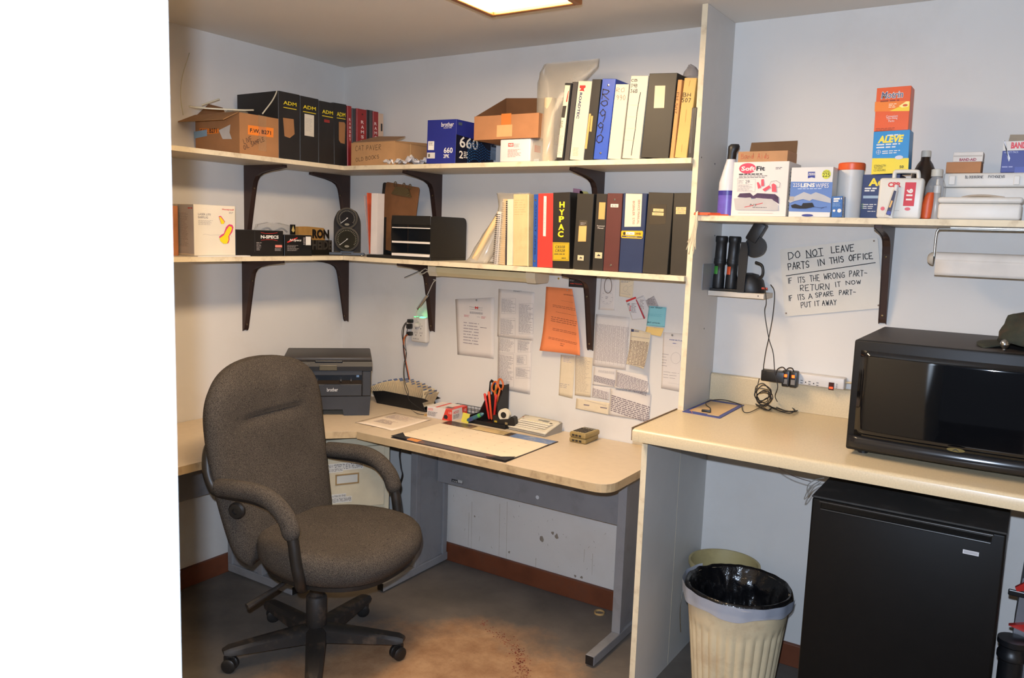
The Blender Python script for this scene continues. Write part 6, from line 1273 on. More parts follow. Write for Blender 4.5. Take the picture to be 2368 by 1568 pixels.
gq = at(r7(430, 840), 'y', -.12); tag(place(MB().lathe([(.020, 0), (.021, .004), (.021, .12), (.012, .135), (.011, .158)], (0, 0, 0), 18).out('bottle', mt((30, 84, 80), .35), None, True), (gq.x-.004, -.105, Z3+.0004)), 'dark green bottle hidden behind the pink logo earplug box', 'bottle')
# ZEISS lens wipes
ZW = mt((216, 212, 206), .45, var=.03); ZB = mt((92, 124, 182), .45, var=.05, name='wipes_blue')
t, f, s = carton('lens_wipes_box', 'blue and white lens wipes dispenser box', 'box', r7(972, 1386), r7(1392, 1393), r7(1005, 905), YR, Z3, .10, ZW, group=GB)
f.poly([r7(997, 1046), r7(1418, 1050), r7(1398, 1355), r7(975, 1345)], ZB, 'blue_panel', px=True); f.poly([r7(1170, 946), r7(1242, 946), r7(1240, 1010), r7(1206, 1002), r7(1168, 1012)], mt((40, 56, 140), .5), 'blue_logo', px=True); f.text('ZEISS', r7(1172, 958), r7(1240, 982), WHT, bold=.02)
f.disc(r7(1355, 972), .0135, .0145, mt((206, 206, 60), .5, var=0), 'yellow_disc', px=True); f.text('NOW!', r7(1328, 935), r7(1388, 955), INK); f.text('225', r7(1318, 958), r7(1390, 998), INK)
f.text('225', r7(1022, 1062), r7(1085, 1098), WHT); f.text('LENS', r7(1098, 1062), r7(1238, 1102), WHT, bold=.04); f.text('WIPES', r7(1250, 1064), r7(1378, 1106), WHT); f.lines(r7(1068, 1110), r7(1322, 1124), 1, mt((180, 196, 220), .5, var=0), .5)
f.poly([r7(970, 1240), r7(1030, 1200), r7(1130, 1150), r7(1200, 1175), r7(1250, 1152), r7(1330, 1180), r7(1400, 1215), r7(1400, 1262), r7(1330, 1248), r7(1215, 1222), r7(1190, 1240), r7(1120, 1222), r7(1040, 1240), r7(990, 1260)], mt((176, 176, 178), .5), 'tear_opening', px=True)
f.poly([r7(998, 1285), r7(1040, 1270), r7(1105, 1290), r7(1120, 1262), r7(1215, 1258), r7(1235, 1300), r7(1150, 1318), r7(1080, 1318), r7(1010, 1310)], INK, 'lens_picture', px=True); f.strokes([[r7(1235, 1300), r7(1290, 1308), r7(1360, 1300)], [r7(1300, 1320), r7(1330, 1308)]], INK, .001); f.disc(r7(1165, 1385), .018, .004, mt((50, 60, 130), .5), 'print_mark', px=True); f.rect(r7(985, 1195), r7(1028, 1240), mt((170, 160, 150), .5), 'sticker')
# canister with orange lid
c0, c1 = at(r7(1442, 1392), 'y', -.20), at(r7(1698, 1395), 'y', -.20); cr = (c1.x-c0.x)/2; ch_ = at(r7(1580, 885), 'y', -.20).z-Z3
cn = thing('canister', 'tall white canister with an orange lid', 'canister', ((c0.x+c1.x)/2, -.20, Z3+.0004))
MB().lathe([(cr*.97, 0), (cr, .004), (cr, ch_-.014)], (0, 0, 0), 32).out('body', mt((206, 202, 196), .45, var=.03), cn, True); MB().lathe([(cr*1.03, ch_-.016), (cr*1.05, ch_-.012), (cr*1.05, ch_+.004), (cr*.98, ch_+.007)], (0, 0, 0), 32).out('lid', mt((224, 92, 40), .4), cn, True)
# antiseptic box
AB = mt((46, 100, 164), .45, var=.04)
t, f, s = carton('antiseptic_box', 'small blue and white ANTISEPTIC box in front of the canister', 'box', r7(1406, 1391), r7(1514, 1394), r7(1412, 1196), YR-.008, Z3, .045, AB, group=GB)
f.lines(r7(1428, 1208), r7(1515, 1250), 2, WHT, .7); f.lines(r7(1420, 1258), r7(1505, 1295), 4, mt((150, 180, 206), .5, var=0), .3); f.disc(r7(1485, 1338), .006, .006, WHT, 'seal', px=True); f.disc(r7(1432, 1338), .004, .004, WHT, 'seal', px=True); s.rect((0, 0), (.024, s.h), WHT, 'white_panel', px=False); s.text('ANTISEPTIC', (.003, .004), (.018, s.h-.004), mt((30, 50, 110), .5, var=0), rot=90, px=False, bold=.02)
# pill boxes
DB = mt((24, 44, 92), .45, var=.05, name='dark_blue_carton')
t, f, s = carton('medicine_box', 'dark blue medicine box with yellow letters at the bottom of the stack', 'box', r8(117, 1326), r8(470, 1330), r8(150, 925), -.215, Z3, .12, DB, group=GB)
f.text('Ad', r8(205, 958), r8(345, 1032), YEL, bold=.04); f.lines(r8(165, 1045), r8(300, 1088), 2, WHT, .6); f.rect(r8(150, 1125), r8(470, 1150), mt((150, 170, 186), .5), 'pale_stripe'); f.lines(r8(150, 1200), r8(280, 1255), 3, WHT, .35); f.lines(r8(190, 1268), r8(270, 1280), 1, WHT, .5)
for k in range(3): f.strokes([[r8(135, 1206+18*k), r8(140, 1212+18*k), r8(150, 1200+18*k)]], mt((150, 190, 90), .5, var=0), .001)
za = Z3+f.h+.0008
t, f, s = carton('medicine_box', 'blue and yellow medicine box in the middle of the stack', 'box', r8(226, 922), r8(574, 905), r8(250, 516), -.225, za, .075, mt((40, 136, 196), .4, var=.03, name='aleve_blue'), group=GB)
f.poly([r8(236, 768), r8(585, 766), r8(578, 905), r8(226, 922)], mt((232, 206, 40), .4, var=.03), 'yellow_panel', px=True); f.text('ALEVE', r8(290, 556), r8(536, 612), mt((240, 216, 60), .4, var=0), bold=.05, shear=.2); f.lines(r8(380, 540), r8(510, 552), 1, WHT, .6); f.lines(r8(278, 628), r8(515, 668), 2, WHT, .45); f.lines(r8(332, 692), r8(510, 722), 2, WHT, .4)
c_ = f.px(r8(296, 710)); f.strokes([[(c_.x+.0065*math.cos(a), c_.y+.0065*math.sin(a)) for a in [k*.42 for k in range(16)]], [(c_.x-.0065, c_.y), (c_.x+.0065, c_.y)], [(c_.x, c_.y-.0065), (c_.x, c_.y+.0065)]], WHT, .001, px=False, name='round_mark'); f.disc(r8(492, 760), .0115, .006, mt((206, 206, 214), .4), 'pill_print', px=True)
f.text('STRENGTH', r8(254, 832), r8(365, 848), INK); f.text('TO LAST', r8(253, 855), r8(335, 869), INK); f.text('12 HOURS', r8(252, 876), r8(362, 891), INK); f.text('50', r8(497, 838), r8(535, 862), INK, bold=.02)
za += f.h+.0006
t, f, s = carton('medicine_box', 'orange medicine box at the top of the stack', 'box', r8(251, 514), r8(578, 508), r8(281, 100), -.225, za, .070, mt((228, 92, 34), .4, var=.03, name='motrin_orange'), group=GB)
MO = mt((240, 150, 40), .4, var=0); f.poly([r8(262, 230), r8(592, 220), r8(588, 318), r8(258, 322)], mt((238, 128, 36), .4, var=0), 'orange_band', px=True); f.poly([r8(400, 318), r8(520, 265), r8(595, 225), r8(590, 316)], mt((244, 206, 50), .4, var=0), 'yellow_flare', px=True); f.poly([r8(490, 270), r8(560, 225), r8(590, 225), r8(580, 275), r8(520, 285)], mt((250, 230, 140), .4, var=0), 'yellow_flare', px=True); f.disc(r8(550, 262), .007, .0035, mt((214, 80, 30), .4, var=0), 'pill_print', px=True)
f.text('Motrin', r8(322, 135), r8(532, 190), WHT, bold=.05, shear=.15); f.text('Motrin', r8(326, 139), r8(528, 186), mt((26, 34, 92), .5, var=0), bold=.0, shear=.15); f.lines(r8(315, 212), r8(505, 226), 1, mt((150, 60, 20), .5, var=0), .5); f.lines(r8(395, 245), r8(470, 285), 3, mt((250, 210, 170), .5, var=0), .5)
f.text('Convenient', r8(370, 358), r8(480, 374), WHT); f.text('Take-Along', r8(372, 380), r8(476, 398), WHT); f.text('Packs', r8(392, 403), r8(446, 420), WHT); f.lines(r8(270, 480), r8(460, 500), 2, mt((150, 60, 20), .5, var=0), .35)
# brown bottle
q0, q1 = at(r8(612, 880), 'y', -.10), at(r8(862, 880), 'y', -.10); br_ = (q1.x-q0.x)/2; bz = at(r8(740, 698), 'y', -.10).z-Z3
bb = thing('peroxide_bottle', 'dark brown bottle with a white cap behind the CPR kit', 'bottle', ((q0.x+q1.x)/2, -.10, Z3+.0004))
MB().lathe([(br_*.95, 0), (br_, .005), (br_, bz-.085), (br_*.92, bz-.070), (br_*.6, bz-.042), (br_*.38, bz-.030), (br_*.36, bz-.018)], (0, 0, 0), 28).out('bottle', mt((52, 36, 24), .2, name='brown_bottle'), bb, True); MB().lathe([(br_*.38, bz-.02), (br_*.38, bz-.002), (br_*.34, bz)], (0, 0, 0), 24).out('cap', mt((206, 196, 180), .5), bb, True)
# CPR kit
k0, k1, k2 = at(r8(268, 1332), 'y', YR), at(r8(690, 1340), 'y', YR), at(r8(312, 955), 'y', YR); kt = thing('first_aid_case', 'white plastic CPR case with red 911 band and carry handle', 'case', (k0.x, YR, Z3+.0004), 0, math.atan2(k2.x-k0.x, k2.z-Z3)*.6)
kw, kh = k1.x-k0.x, k2.z-Z3; KW = mt((212, 208, 198), .4, var=.03)
MB().box(0, kw, 0, .026, 0, kh, .008, 3).out('lid', KW, kt, True); MB().box(.002, kw-.002, .0265, .055, .001, kh-.001, .008, 3).out('body', KW, kt, True)
f = Face(kt, (0, 0, 0), (1, 0, 0), (0, 0, 1)); hp = [f.px(r8(*p)) for p in ((432, 955), (440, 900), (465, 888), (640, 888), (665, 905), (668, 955))]
MB().tube(smooth_path([(p.x, .026, p.y) for p in hp], 5), .0062, 10).out('handle', KW, kt, 'all')
f.text('CPR', r8(388, 995), r8(510, 1045), mt((196, 40, 40), .5, var=0), bold=.05); f.rect(r8(553, 997), r8(632, 1225), mt((196, 36, 48), .5, var=.03), 'red_band'); f.text('911', r8(566, 1058), r8(616, 1170), WHT, rot=-90, bold=.05); f.disc(r8(335, 1248), .006, .006, mt((206, 90, 100), .5, var=0), 'stamp', px=True); f.disc(r8(572, 1252), .008, .005, mt((206, 90, 100), .5, var=0), 'stamp', px=True); f.lines(r8(360, 1262), r8(500, 1272), 1, GREYINK, .4)
# ointment tube leaning on the kit
u0, u1 = at(r8(388, 1332), 'y', YR-.012), at(r8(466, 1030), 'y', YR-.012); ln = math.atan2(u1.x-u0.x, u1.z-u0.z); tl = (u1-u0).length
ot = thing('ointment_tube', 'small ointment tube with dark and gold print leaning on the CPR case', 'tube', (u0.x, YR-.011, Z3+.0022), 0, ln, math.radians(-3)); MB().loft([[(a*math.cos(t_), b_*math.sin(t_), z) for t_ in [2*math.pi*k/16 for k in range(16)]] for a, b_, z in ((.0125, .0008, 0), (.012, .003, .012), (.0105, .0060, .045), (.0085, .0075, tl-.012), (.004, .004, tl-.010))]).out('tube', mt((206, 200, 190), .35), ot, True)
MB().lathe([(.0062, tl-.012), (.0062, tl+.003), (.005, tl+.004)], (0, 0, 0), 14).out('cap', mt((214, 210, 206), .4), ot, True)
f = Face(ot, (0, -.0078, 0), (1, 0, 0), (0, 0, 1)); f.poly([(-.008, .008), (.006, .006), (.004, tl-.015), (-.003, tl-.014)], mt((40, 40, 70), .4), 'dark_print', px=False); f.poly([(-.005, .030), (.0, .03), (.002, .05), (-.003, .052)], mt((220, 170, 90), .4), 'gold_print', px=False); f.disc((-.001, .014), .006, .006, mt((60, 70, 150), .4), 'blue_print')
# orange cap thing, clear bottle, dropper bottle
og_ = at(r8(745, 1340), 'y', -.25); o_ = thing('orange_sleeve', 'small orange plastic sleeve right of the CPR case', 'sleeve', (og_.x, -.25, Z3+.0004)); MB().loft([[(a*math.cos(t_)+cx, b_*math.sin(t_), z) for t_ in [2*math.pi*k/18 for k in range(18)]] for a, b_, z, cx in ((.008, .006, 0, 0), (.0135, .010, .004, 0), (.0155, .012, .04, .001), (.013, .012, .068, .004), (.009, .009, .080, .007), (.0075, .0075, .080, .007), (.006, .006, .06, .004))], cap=True).out('sleeve', mt((222, 92, 40), .45), o_, True)
cl = at(r8(822, 1100), 'y', -.16); c2 = thing('clear_bottle', 'clear plastic bottle with a white cap beside the white cases', 'bottle', (cl.x+.004, -.16, Z3+.0004)); zc_ = at(r8(822, 875), 'y', -.16).z-Z3
MB().lathe([(.027, 0), (.029, .004), (.029, zc_-.055), (.022, zc_-.035), (.0145, zc_-.024), (.0145, zc_-.02)], (0, 0, 0), 24).out('bottle', CLEAR, c2, True); MB().lathe([(.0165, zc_-.022), (.0165, zc_-.001), (.014, zc_)], (0, 0, 0), 20).out('cap', mt((206, 200, 186), .5), c2, True); MB().lathe([(.024, .002), (.024, .05)], (0, 0, 0), 20).out('liquid', mt((196, 198, 196), .3, alpha=.5), c2)
dl = at(r8(828, 1340), 'y', -.235); d2 = thing('dropper_bottle', 'small clear dropper bottle standing right of the orange sleeve', 'bottle', (dl.x, -.235, Z3+.0004)); zd = at(r8(842, 970), 'y', -.235).z-Z3; MB().lathe([(.013, 0), (.0145, .003), (.0145, zd*.5), (.010, zd*.66)], (0, 0, 0), 18).out('bottle', mt((196, 192, 184), .3, alpha=.75), d2, True); MB().lathe([(.0105, zd*.66), (.0105, zd*.84), (.005, zd*.86), (.0035, zd)], (0, 0, 0), 16).out('dropper_cap', mt((210, 206, 198), .4), d2, True)
# white cases
v0, v1 = at(r8(905, 1120), 'y', -.15), at((2392, 455), 'y', -.15); zv = at(r8(905, 912), 'y', -.15).z-Z3; CW = mt((212, 208, 200), .45, var=.03, dirt=(180, 170, 156), dscale=5, damt=.3)
vc2 = thing('white_case', 'white latched case marked BLOODBORNE PATHOGENS standing at the back of the shelf', 'case', (v0.x, -.15, Z3+.0004)); wv = v1.x-v0.x
MB().box(0, wv, .003, .13, 0, zv*.70, .006, 3).out('body', CW, vc2, True); MB().box(-.002, wv+.002, 0, .132, zv*.705, zv, .006, 3).out('lid', CW, vc2, True)
f = Face(vc2, (0, 0, 0), (1, 0, 0), (0, 0, 1)); 
for (x0, x1) in ((972, 1025), (1590, 1640)):
    p, q = f.px(r8(x0, 935)), f.px(r8(x1, 1022)); MB().box(p.x, q.x, -.005, -.0003, q.y, p.y, .002).out('latch', CW, vc2)
f.hand('BLOODBORNE', r8(1125, 935), r8(1295, 958), GREYINK, .0012, gap=.2); f.hand('PATHOGENS', r8(1345, 932), r8(1500, 955), GREYINK, .0012, gap=.2)
w0, w1 = at(r8(850, 1355), 'y', YR), at(r8(1650, 1358), 'y', YR); zw = at(r8(860, 1138), 'y', YR).z-Z3
wc_ = thing('white_case', 'low white plastic case lying in front of the latched white case', 'case', (w0.x, YR, Z3+.0004)); MB().box(0, w1.x-w0.x, 0, .125, 0, zw*.72, .008, 3).out('body', CW, wc_, True); MB().box(-.002, w1.x-w0.x+.002, -.002, .127, zw*.725, zw, .008, 3).out('lid', CW, wc_, True)
f = Face(wc_, (0, .02, zw), (1, 0, 0), (0, 1, 0)); MB().tube(smooth_path([(.055, .05, zw+.001), (.08, .05, zw+.006), (.20-.08, .05, zw+.007), (.165, .05, zw+.001)], 6), .003, 8).out('handle', mt((176, 160, 140), .5), wc_, 'all')
zk = Z3+zv+.0012
e0, e1, e2 = at(r8(935, 905), 'y', -.145), at(r8(1268, 905), 'y', -.145), at(r8(942, 805), 'y', -.145); bo = thing('cardboard_box', 'small plain brown box on the latched white case', 'box', (e0.x, -.145, zk)); MB().box(0, e1.x-e0.x, 0, .085, 0, e2.z-zk, .001, 1).out('carton', mt((176, 124, 84), .8, bump=.1), bo)
zk2 = e2.z+.0006; g0, g1, g2 = at(r8(1003, 800), 'y', -.138), at(r8(1288, 803), 'y', -.138), at(r8(1010, 712), 'y', -.138)
bd = thing('bandage_box', 'small white bandage box on the plain brown box', 'box', (g0.x, -.138, zk2)); hb3 = g2.z-zk2; MB().box(0, min(g1.x-g0.x, .16), 0, .06, 0, hb3, .001, 1).out('carton', mt((214, 206, 196), .5), bd); f = Face(bd, (0, 0, 0), (1, 0, 0), (0, 0, 1)); f.text('BAND-AID', r8(1070, 768), r8(1228, 792), mt((150, 40, 60), .5, var=0), bold=.04); f.rect(r8(1012, 742), r8(1285, 750), mt((186, 178, 168), .6), 'lid_line')
# BAND variety pack
h0, h1, h2 = at((2313, 400), 'y', -.142), at((2372+22, 400), 'y', -.142), at((2322, 327), 'y', -.142)
vp = thing('bandage_box', 'large blue and white bandage variety pack with torn open top', 'box', (h0.x, -.142, zk)); wp_ = h1.x-h0.x; hp_ = h2.z-zk; VB2 = mt((32, 44, 128), .45, var=.05)
MB().box(0, wp_, 0, .095, 0, hp_*.70, .001, 1).out('lower_carton', VB2, vp); MB().box(0, wp_, 0, .002, hp_*.701, hp_).box(0, .002, .0021, .095, hp_*.701, hp_*1.05).out('upper_carton', mt((214, 208, 200), .5), vp)
flap(vp, [(.005, .060, hp_*.701), (wp_, .060, hp_*.701), (wp_, .075, hp_*1.28), (.012, .072, hp_*1.30)], mt((160, 146, 126), .8), .0012, 'torn_flap')
f = Face(vp, (0, 0, 0), (1, 0, 0), (0, 0, 1)); f.text('BAND', (2339, 329), (2373, 343), mt((214, 60, 70), .5, var=0), bold=.05); f.text('VARIETY PACK', (2322, 350), (2355, 354), mt((180, 186, 214), .5, var=0)); f.lines((2317, 384), (2343, 388), 1, mt((150, 156, 200), .5, var=0), .6); f.poly([(2321, 327), (2325, 327), (2330, 366), (2333, 374), (2336, 366), (2328, 345)], mt((206, 206, 214), .3), 'tear', px=True)
f.rect((2347, 386), (2372, 400), mt((70, 84, 160), .5), 'info_panel')
# orange strap and white string at the shelf's left end
s0 = at(r7(50, 1340), 'y', -.30)
os_ = thing('orange_strap', 'flat orange strap lying at the left end of the right shelf', 'strap', (1.976, -.312, Z3+.0006)); MB().prism([(0, 0), (.05, .0), (.105, .05), (.10, .07), (.03, .045), (-.0, .03)], 'z', 0, .005).prism([(0, .004), (.055, .008), (.08, .04), (.0, .035)], 'z', .0052, .009).out('strap', mt((224, 88, 44), .5), os_)
sr = thing('string_tassel', 'frayed white string tassel hanging over the shelf end', 'string', (1.990, -.316, Z3+.008)); mb = MB(); rr_ = random.Random(5)
for k in range(16):
    dx, l = rr_.uniform(-.012, .012), rr_.uniform(.09, .145); mb.tube(smooth_path([(0, .02, .003), (dx*.2, -.003, .001), (dx*.5, -.005+rr_.uniform(-.002, .002), -.035), (dx*.7-.006, -.004, -.075), (dx*1.5-.012, -.003+rr_.uniform(-.003, .003), -l)], 4), .0013, 5)
mb.out('strands', mt((206, 194, 164), .8), sr, 'all')

# ================================================================== CHARGER LEDGE, SIGN, TOWELS, POWER STRIP
zl_ = 1.392
le = thing('charger_ledge', 'small white wooden ledge holding the chargers under the right shelf', 'ledge', (1.974, -.115, zl_-.018)); MB().box(0, .205, 0, .114, 0, .018, .0008, 1).out('board', mt((206, 196, 182), .6), le); Face(le, (0, 0, 0), (1, 0, 0), (0, 0, 1)).disc((.185, .010), .0022, .0022, INK, 'screw_hole')
pl_ = thing('metal_plate', 'bare metal bracket plate fixed to the partition behind the flashlights', 'plate', (1.9725, -.182, 1.395)); MB().prism(round_poly([(0, 0), (.15, 0), (.15, .095), (0, .095)], [.01, 0, 0, .01]), 'x', 0, .002).out('plate', mt((150, 152, 156), .4), pl_)
def torch(label, q, x_off, col, ring, lean, y):
    p = at(q, 'y', y); t = thing('flashlight', label, 'flashlight', (p.x, y, zl_+.0102), 0, lean, group='flashlights standing in the charger'); FK = mt((28, 28, 29), .45, bump=.2, bscale=120)
    MB().lathe([(.020, 0), (.021, .004), (.0205, .045), (.0185, .055), (.0185, .085), (.0215, .090), (.022, .105), (.0205, .110), (.0195, .165), (.022, .170), (.0225, .185), (.020, .19)], (0, 0, 0), 20).out('body', FK, t, True)
    MB().grid(lambda u, v: (.0192*math.sin((u-.5)*1.0-.5), -.0192*math.cos((u-.5)*1.0-.5), .020+.060*v), 6, 2).out('colour_strip', mt(col, .4, var=.05), t, 'all', thick=.001)
    MB().lathe([(.0218, .088), (.0225, .092), (.0225, .096), (.0218, .099)], (0, 0, 0), 20, cap=False).out('ring', FK, t, True); return t
torch('black flashlight with a green strip in the charger, left one', (1660, 668), 0, (70, 150, 60), 0, math.radians(1), -.085)
torch('black flashlight with an orange strip in the charger, right one', (1689, 669), 0, (214, 84, 44), 0, math.radians(1.5), -.085)
cb2 = thing('battery_charger', 'flat black battery charger on the small white ledge', 'charger', (1.978, -.112, zl_+.0004)); MB().box(0, .125, 0, .075, 0, .009, .002).out('tray', PLUG, cb2)
lamp2 = thing('work_light', 'black pivoting rechargeable work light on the white ledge', 'work light', (2.108, -.060, zl_+.0004)); WK = mt((27, 26, 27), .45, bump=.15, bscale=150)
MB().loft([[(a*math.cos(t_), b_*math.sin(t_), z) for t_ in [2*math.pi*k/24 for k in range(24)]] for a, b_, z in ((.058, .048, 0), (.060, .050, .01), (.050, .046, .045), (.030, .034, .065), (.010, .012, .070))]).out('base', WK, lamp2, True)
MB().prism([(-.026, .0), (.000, 0), (.004, .15), (-.002, .18), (-.022, .18), (-.028, .13)], 'y', -.0585, -.0505).out('handle', WK, lamp2)
MB().lathe([(.012, 0), (.036, .002), (.037, .030), (.012, .032)], (0, 0, 0), 24, Matrix.Translation((.022, -.012, .165)) @ Matrix.Rotation(math.pi/2, 4, 'X')).out('pivot', WK, lamp2, True)
MB().box(-.020, .022, -.020, .018, -.010, .062, .003, M=Matrix.Translation((.010, -.030, .195)) @ Matrix.Rotation(math.radians(28), 4, 'Y')).out('head', WK, lamp2, True)
MB().box(-.017, .019, -.017, .015, .0621, .0632, M=Matrix.Translation((.010, -.030, .195)) @ Matrix.Rotation(math.radians(28), 4, 'Y')).out('lens', mt((40, 46, 56), .1), lamp2)
MB().tube(smooth_path([(.03, -.045, .11), (.055, -.05, .10), (.060, -.05, .07), (.045, -.045, .05)], 6), .005, 8).out('cable_loop', WK, lamp2, 'all')
MB().lathe([(.004, 0), (.004, .02)], (0, 0, 0), 8, Matrix.Translation((.055, -.03, .018)) @ Matrix.Rotation(math.pi/2, 4, 'Y')).out('red_plug', mt((170, 50, 40), .4), lamp2)
# handwritten sign
P = [at(q, 'y', -.006) for q in ((1803, 577), (2030, 550), (2042, 712), (1815, 732))]; o = P[3]; sg_ = thing('sign', 'white board sign with handwritten DO NOT LEAVE PARTS IN THIS OFFICE', 'sign', (o.x, -.0065, o.z))
pts = round_poly([((p-o).x, (p-o).z) for p in (P[3], P[2], P[1], P[0])], [.008]*4); MB().prism(pts, 'y', 0, .004).out('board', mt((212, 206, 194), .5, var=.03), sg_)
f = Face(sg_, (0, 0, 0), (1, 0, 0), (0, 0, 1)); f.k = 2
def sh(s, tl_, tr_, bl_, w=.0028, gap=.3): slanthand(f, s, s5(*tl_), s5(*tr_), s5(*bl_), INK, w, gap)
sh('DO', (798, 285), (890, 270), (800, 340)); sh('NOT', (938, 272), (1070, 252), (940, 324)); sh('LEAVE', (1132, 242), (1312, 222), (1135, 292)); sh('PARTS', (795, 372), (960, 352), (797, 425)); sh('IN', (1025, 345), (1082, 335), (1027, 392)); sh('THIS', (1122, 330), (1232, 312), (1124, 376)); sh('OFFICE', (1272, 308), (1460, 288), (1274, 354))
sh('IF', (792, 490), (825, 487), (793, 532), .0022); sh('ITS', (870, 482), (925, 476), (872, 526), .0022); sh('THE', (965, 470), (1042, 462), (967, 515), .0022); sh('WRONG', (1075, 455), (1240, 440), (1077, 498), .0022); sh('PART-', (1275, 432), (1415, 425), (1277, 476), .0022)
sh('RETURN', (888, 545), (1118, 530), (890, 590), .0022); sh('IT', (1165, 522), (1208, 516), (1166, 560), .0022); sh('NOW', (1248, 512), (1365, 502), (1250, 540), .0022)
sh('IF', (797, 628), (828, 625), (798, 668), .0022); sh('ITS', (870, 620), (922, 612), (872, 662), .0022); sh('A', (955, 612), (985, 608), (956, 652), .0022); sh('SPARE', (1008, 605), (1150, 592), (1010, 640), .0022); sh('PART-', (1195, 585), (1325, 580), (1197, 620), .0022)
sh('PUT', (897, 680), (975, 674), (898, 722), .0022); sh('IT', (1000, 672), (1040, 668), (1002, 710), .0022); sh('AWAY', (1060, 665), (1175, 658), (1062, 705), .0022)
f.strokes([[s5(935, 330), s5(1070, 312)]], INK, .0022, name='underline'); f.strokes([[s5(778, 470), s5(1480, 366)]], INK, .0028, name='underline')
for q in (s5(1470, 195), s5(1505, 703), s5(778, 765)): f.disc(q, .003, .003, mt((120, 100, 84), .6), 'screw', px=True)
# paper towel holder
ty = -.165; a, b = at((2150, 592), 'y', ty), at((2150, 640), 'y', ty)
tw = thing('paper_towel_holder', 'wire paper towel holder hanging under the right shelf', 'towel holder', (a.x, ty, Z3-.0195)); WR = mt((176, 172, 164), .3, .7); zr = at((2160, 598), 'y', ty).z-(Z3-.0195)
MB().tube(smooth_path([(.012, 0, zr), (.012, 0, -.03), (.016, 0, -.010), (.03, 0, -.006), (.15, 0, -.006), (.30, 0, -.006), (.33, 0, -.012), (.335, 0, -.04), (.335, 0, zr)], 6), .0035, 8).out('wire_frame', WR, tw, 'all')
MB().lathe([(.004, .012), (.012, .010), (.019, .002), (.020, -.006)], (0, 0, 0), 18, Matrix.Translation((.006, 0, zr)) @ Matrix.Rotation(-math.pi/2, 4, 'Y')).out('end_knob', mt((190, 182, 168), .45), tw, True); MB().box(.05, .28, -.004, .004, -.0028, -.0002).out('mount', WR, tw)
tr_ = thing('paper_towel_roll', 'nearly empty paper towel roll on the wire holder', 'paper towel', (a.x+.018, ty, Z3-.0195+zr)); MB().lathe([(.0035+.0005, 0), (.021, 0), (.021, .30), (.004, .30)], (0, 0, 0), 28, Matrix.Rotation(math.pi/2, 4, 'Y')).out('roll', mt((214, 208, 200), .85, bump=.1), tr_, True)
MB().grid(lambda u, v: (.001+.298*u, -.0212+.004*math.sin(v*2), -.002-.048*v), 6, 5).out('loose_sheet', mt((214, 208, 200), .85), tr_, 'all', thick=.0006)
# power strip on the backsplash
xa, xe = 2.196, at((1952, 895), 'y', -.045).x; zsx = 1.0735
pw = thing('power_strip', 'white power strip with a red lit switch resting on the backsplash', 'power strip', (xa, -.047, zsx)); wl = xe-xa; PSW = mt((206, 202, 198), .4, var=.03)
MB().box(0, wl, 0, .046, 0, .040, .005, 3).out('housing', PSW, pw, True); f = Face(pw, (0, 0, 0), (1, 0, 0), (0, 0, 1))
for (x, y) in ((885, 1305), (947, 1315), (1010, 1325)):
    p = f.px(s5(x, y)); f.rect((p.x-.009, p.y), (p.x-.005, p.y+.004), INK, 'ground_hole', px=False); f.rect((p.x+.002, p.y+.005), (p.x+.010, p.y+.007), INK, 'slot', px=False); f.rect((p.x+.002, p.y-.004), (p.x+.010, p.y-.002), INK, 'slot', px=False)
p, q = f.px(s5(1117, 1308)), f.px(s5(1150, 1372)); MB().box(p.x-.001, q.x+.001, -.0035, -.0002, q.y, p.y, .001).out('switch', mt((60, 22, 20), .3), pw); MB().box(p.x+.002, q.x-.002, -.0045, -.0036, q.y+.005, q.y+.011).out('switch_light', mt((255, 50, 24), .3, var=0, emit=5, name='red_led'), pw); f.lines(s5(1172, 1318), s5(1182, 1362), 5, GREYINK, .4)
MB().tube(smooth_path([(wl, .02, .025), (wl+.04, .02, .026), (wl+.12, .028, .024)], 5), .0035, 8).out('cord', mt((206, 186, 150), .5), pw, 'all')
ad_ = thing('power_adapter', 'black power adapter plugged in at the left end of the power strip', 'adapter', (at(s5(595, 1330), 'y', -.05).x, -.0885, zsx+.004)); MB().box(0, .082, 0, .040, 0, .040, .004).out('body', PLUG, ad_, True); MB().box(.002, .03, .008, .03, .0402, .041).out('ridge', mt((90, 80, 60), .5), ad_)
for k, (x, lab) in enumerate(((735, 'left black charger plug with a glowing red light'), (795, 'right black charger plug with a glowing red light'))):
    p = at(s5(x, 1350), 'y', -.085); t = thing('charger_plug', lab, 'charger', (p.x, -.0825, zsx-.008), group='charger plugs on the power strip'); MB().box(0, .026, 0, .034, 0, .058, .004).out('body', PLUG, t, True); MB().box(.008, .018, -.0015, -.0002, .035, .045, .0005, 1).out('light', mt((255, 70, 20), .3, var=0, emit=6, name='orange_led'), t); MB().box(.006, .020, -.001, -.0002, .010, .028).out('label', mt((120, 116, 112), .5), t)
CW2 = mt((32, 28, 26), .5)
def wcord(label, pts, r=.0016, mat=CW2, name='cable', sub=6):
    o = MB().tube(smooth_path(pts, sub), r, 6).out(name, mat, None, 'all'); return tag(o, label, 'cable')
def A(x, y, ax='y', v=-.10): return at(s5(x, y), ax, v)
wcord('thin black cable hanging from the work light, left strand', [A(610, 560, v=-.095), A(620, 680, v=-.11), A(608, 760, v=-.11), A(640, 960, v=-.11), A(675, 1080, v=-.12), A(688, 1240, v=-.13), A(710, 1340, v=-.14), A(690, 1420, v=-.14), A(720, 1480, 'z', CZ+.004)])
wcord('thin black cable hanging from the work light, right strand', [A(655, 540, v=-.095), A(685, 600, v=-.11), A(672, 780, v=-.115), A(640, 960, v=-.118), A(618, 1060, v=-.11), A(600, 1180, v=-.10), A(600, 1245, v=-.098)])
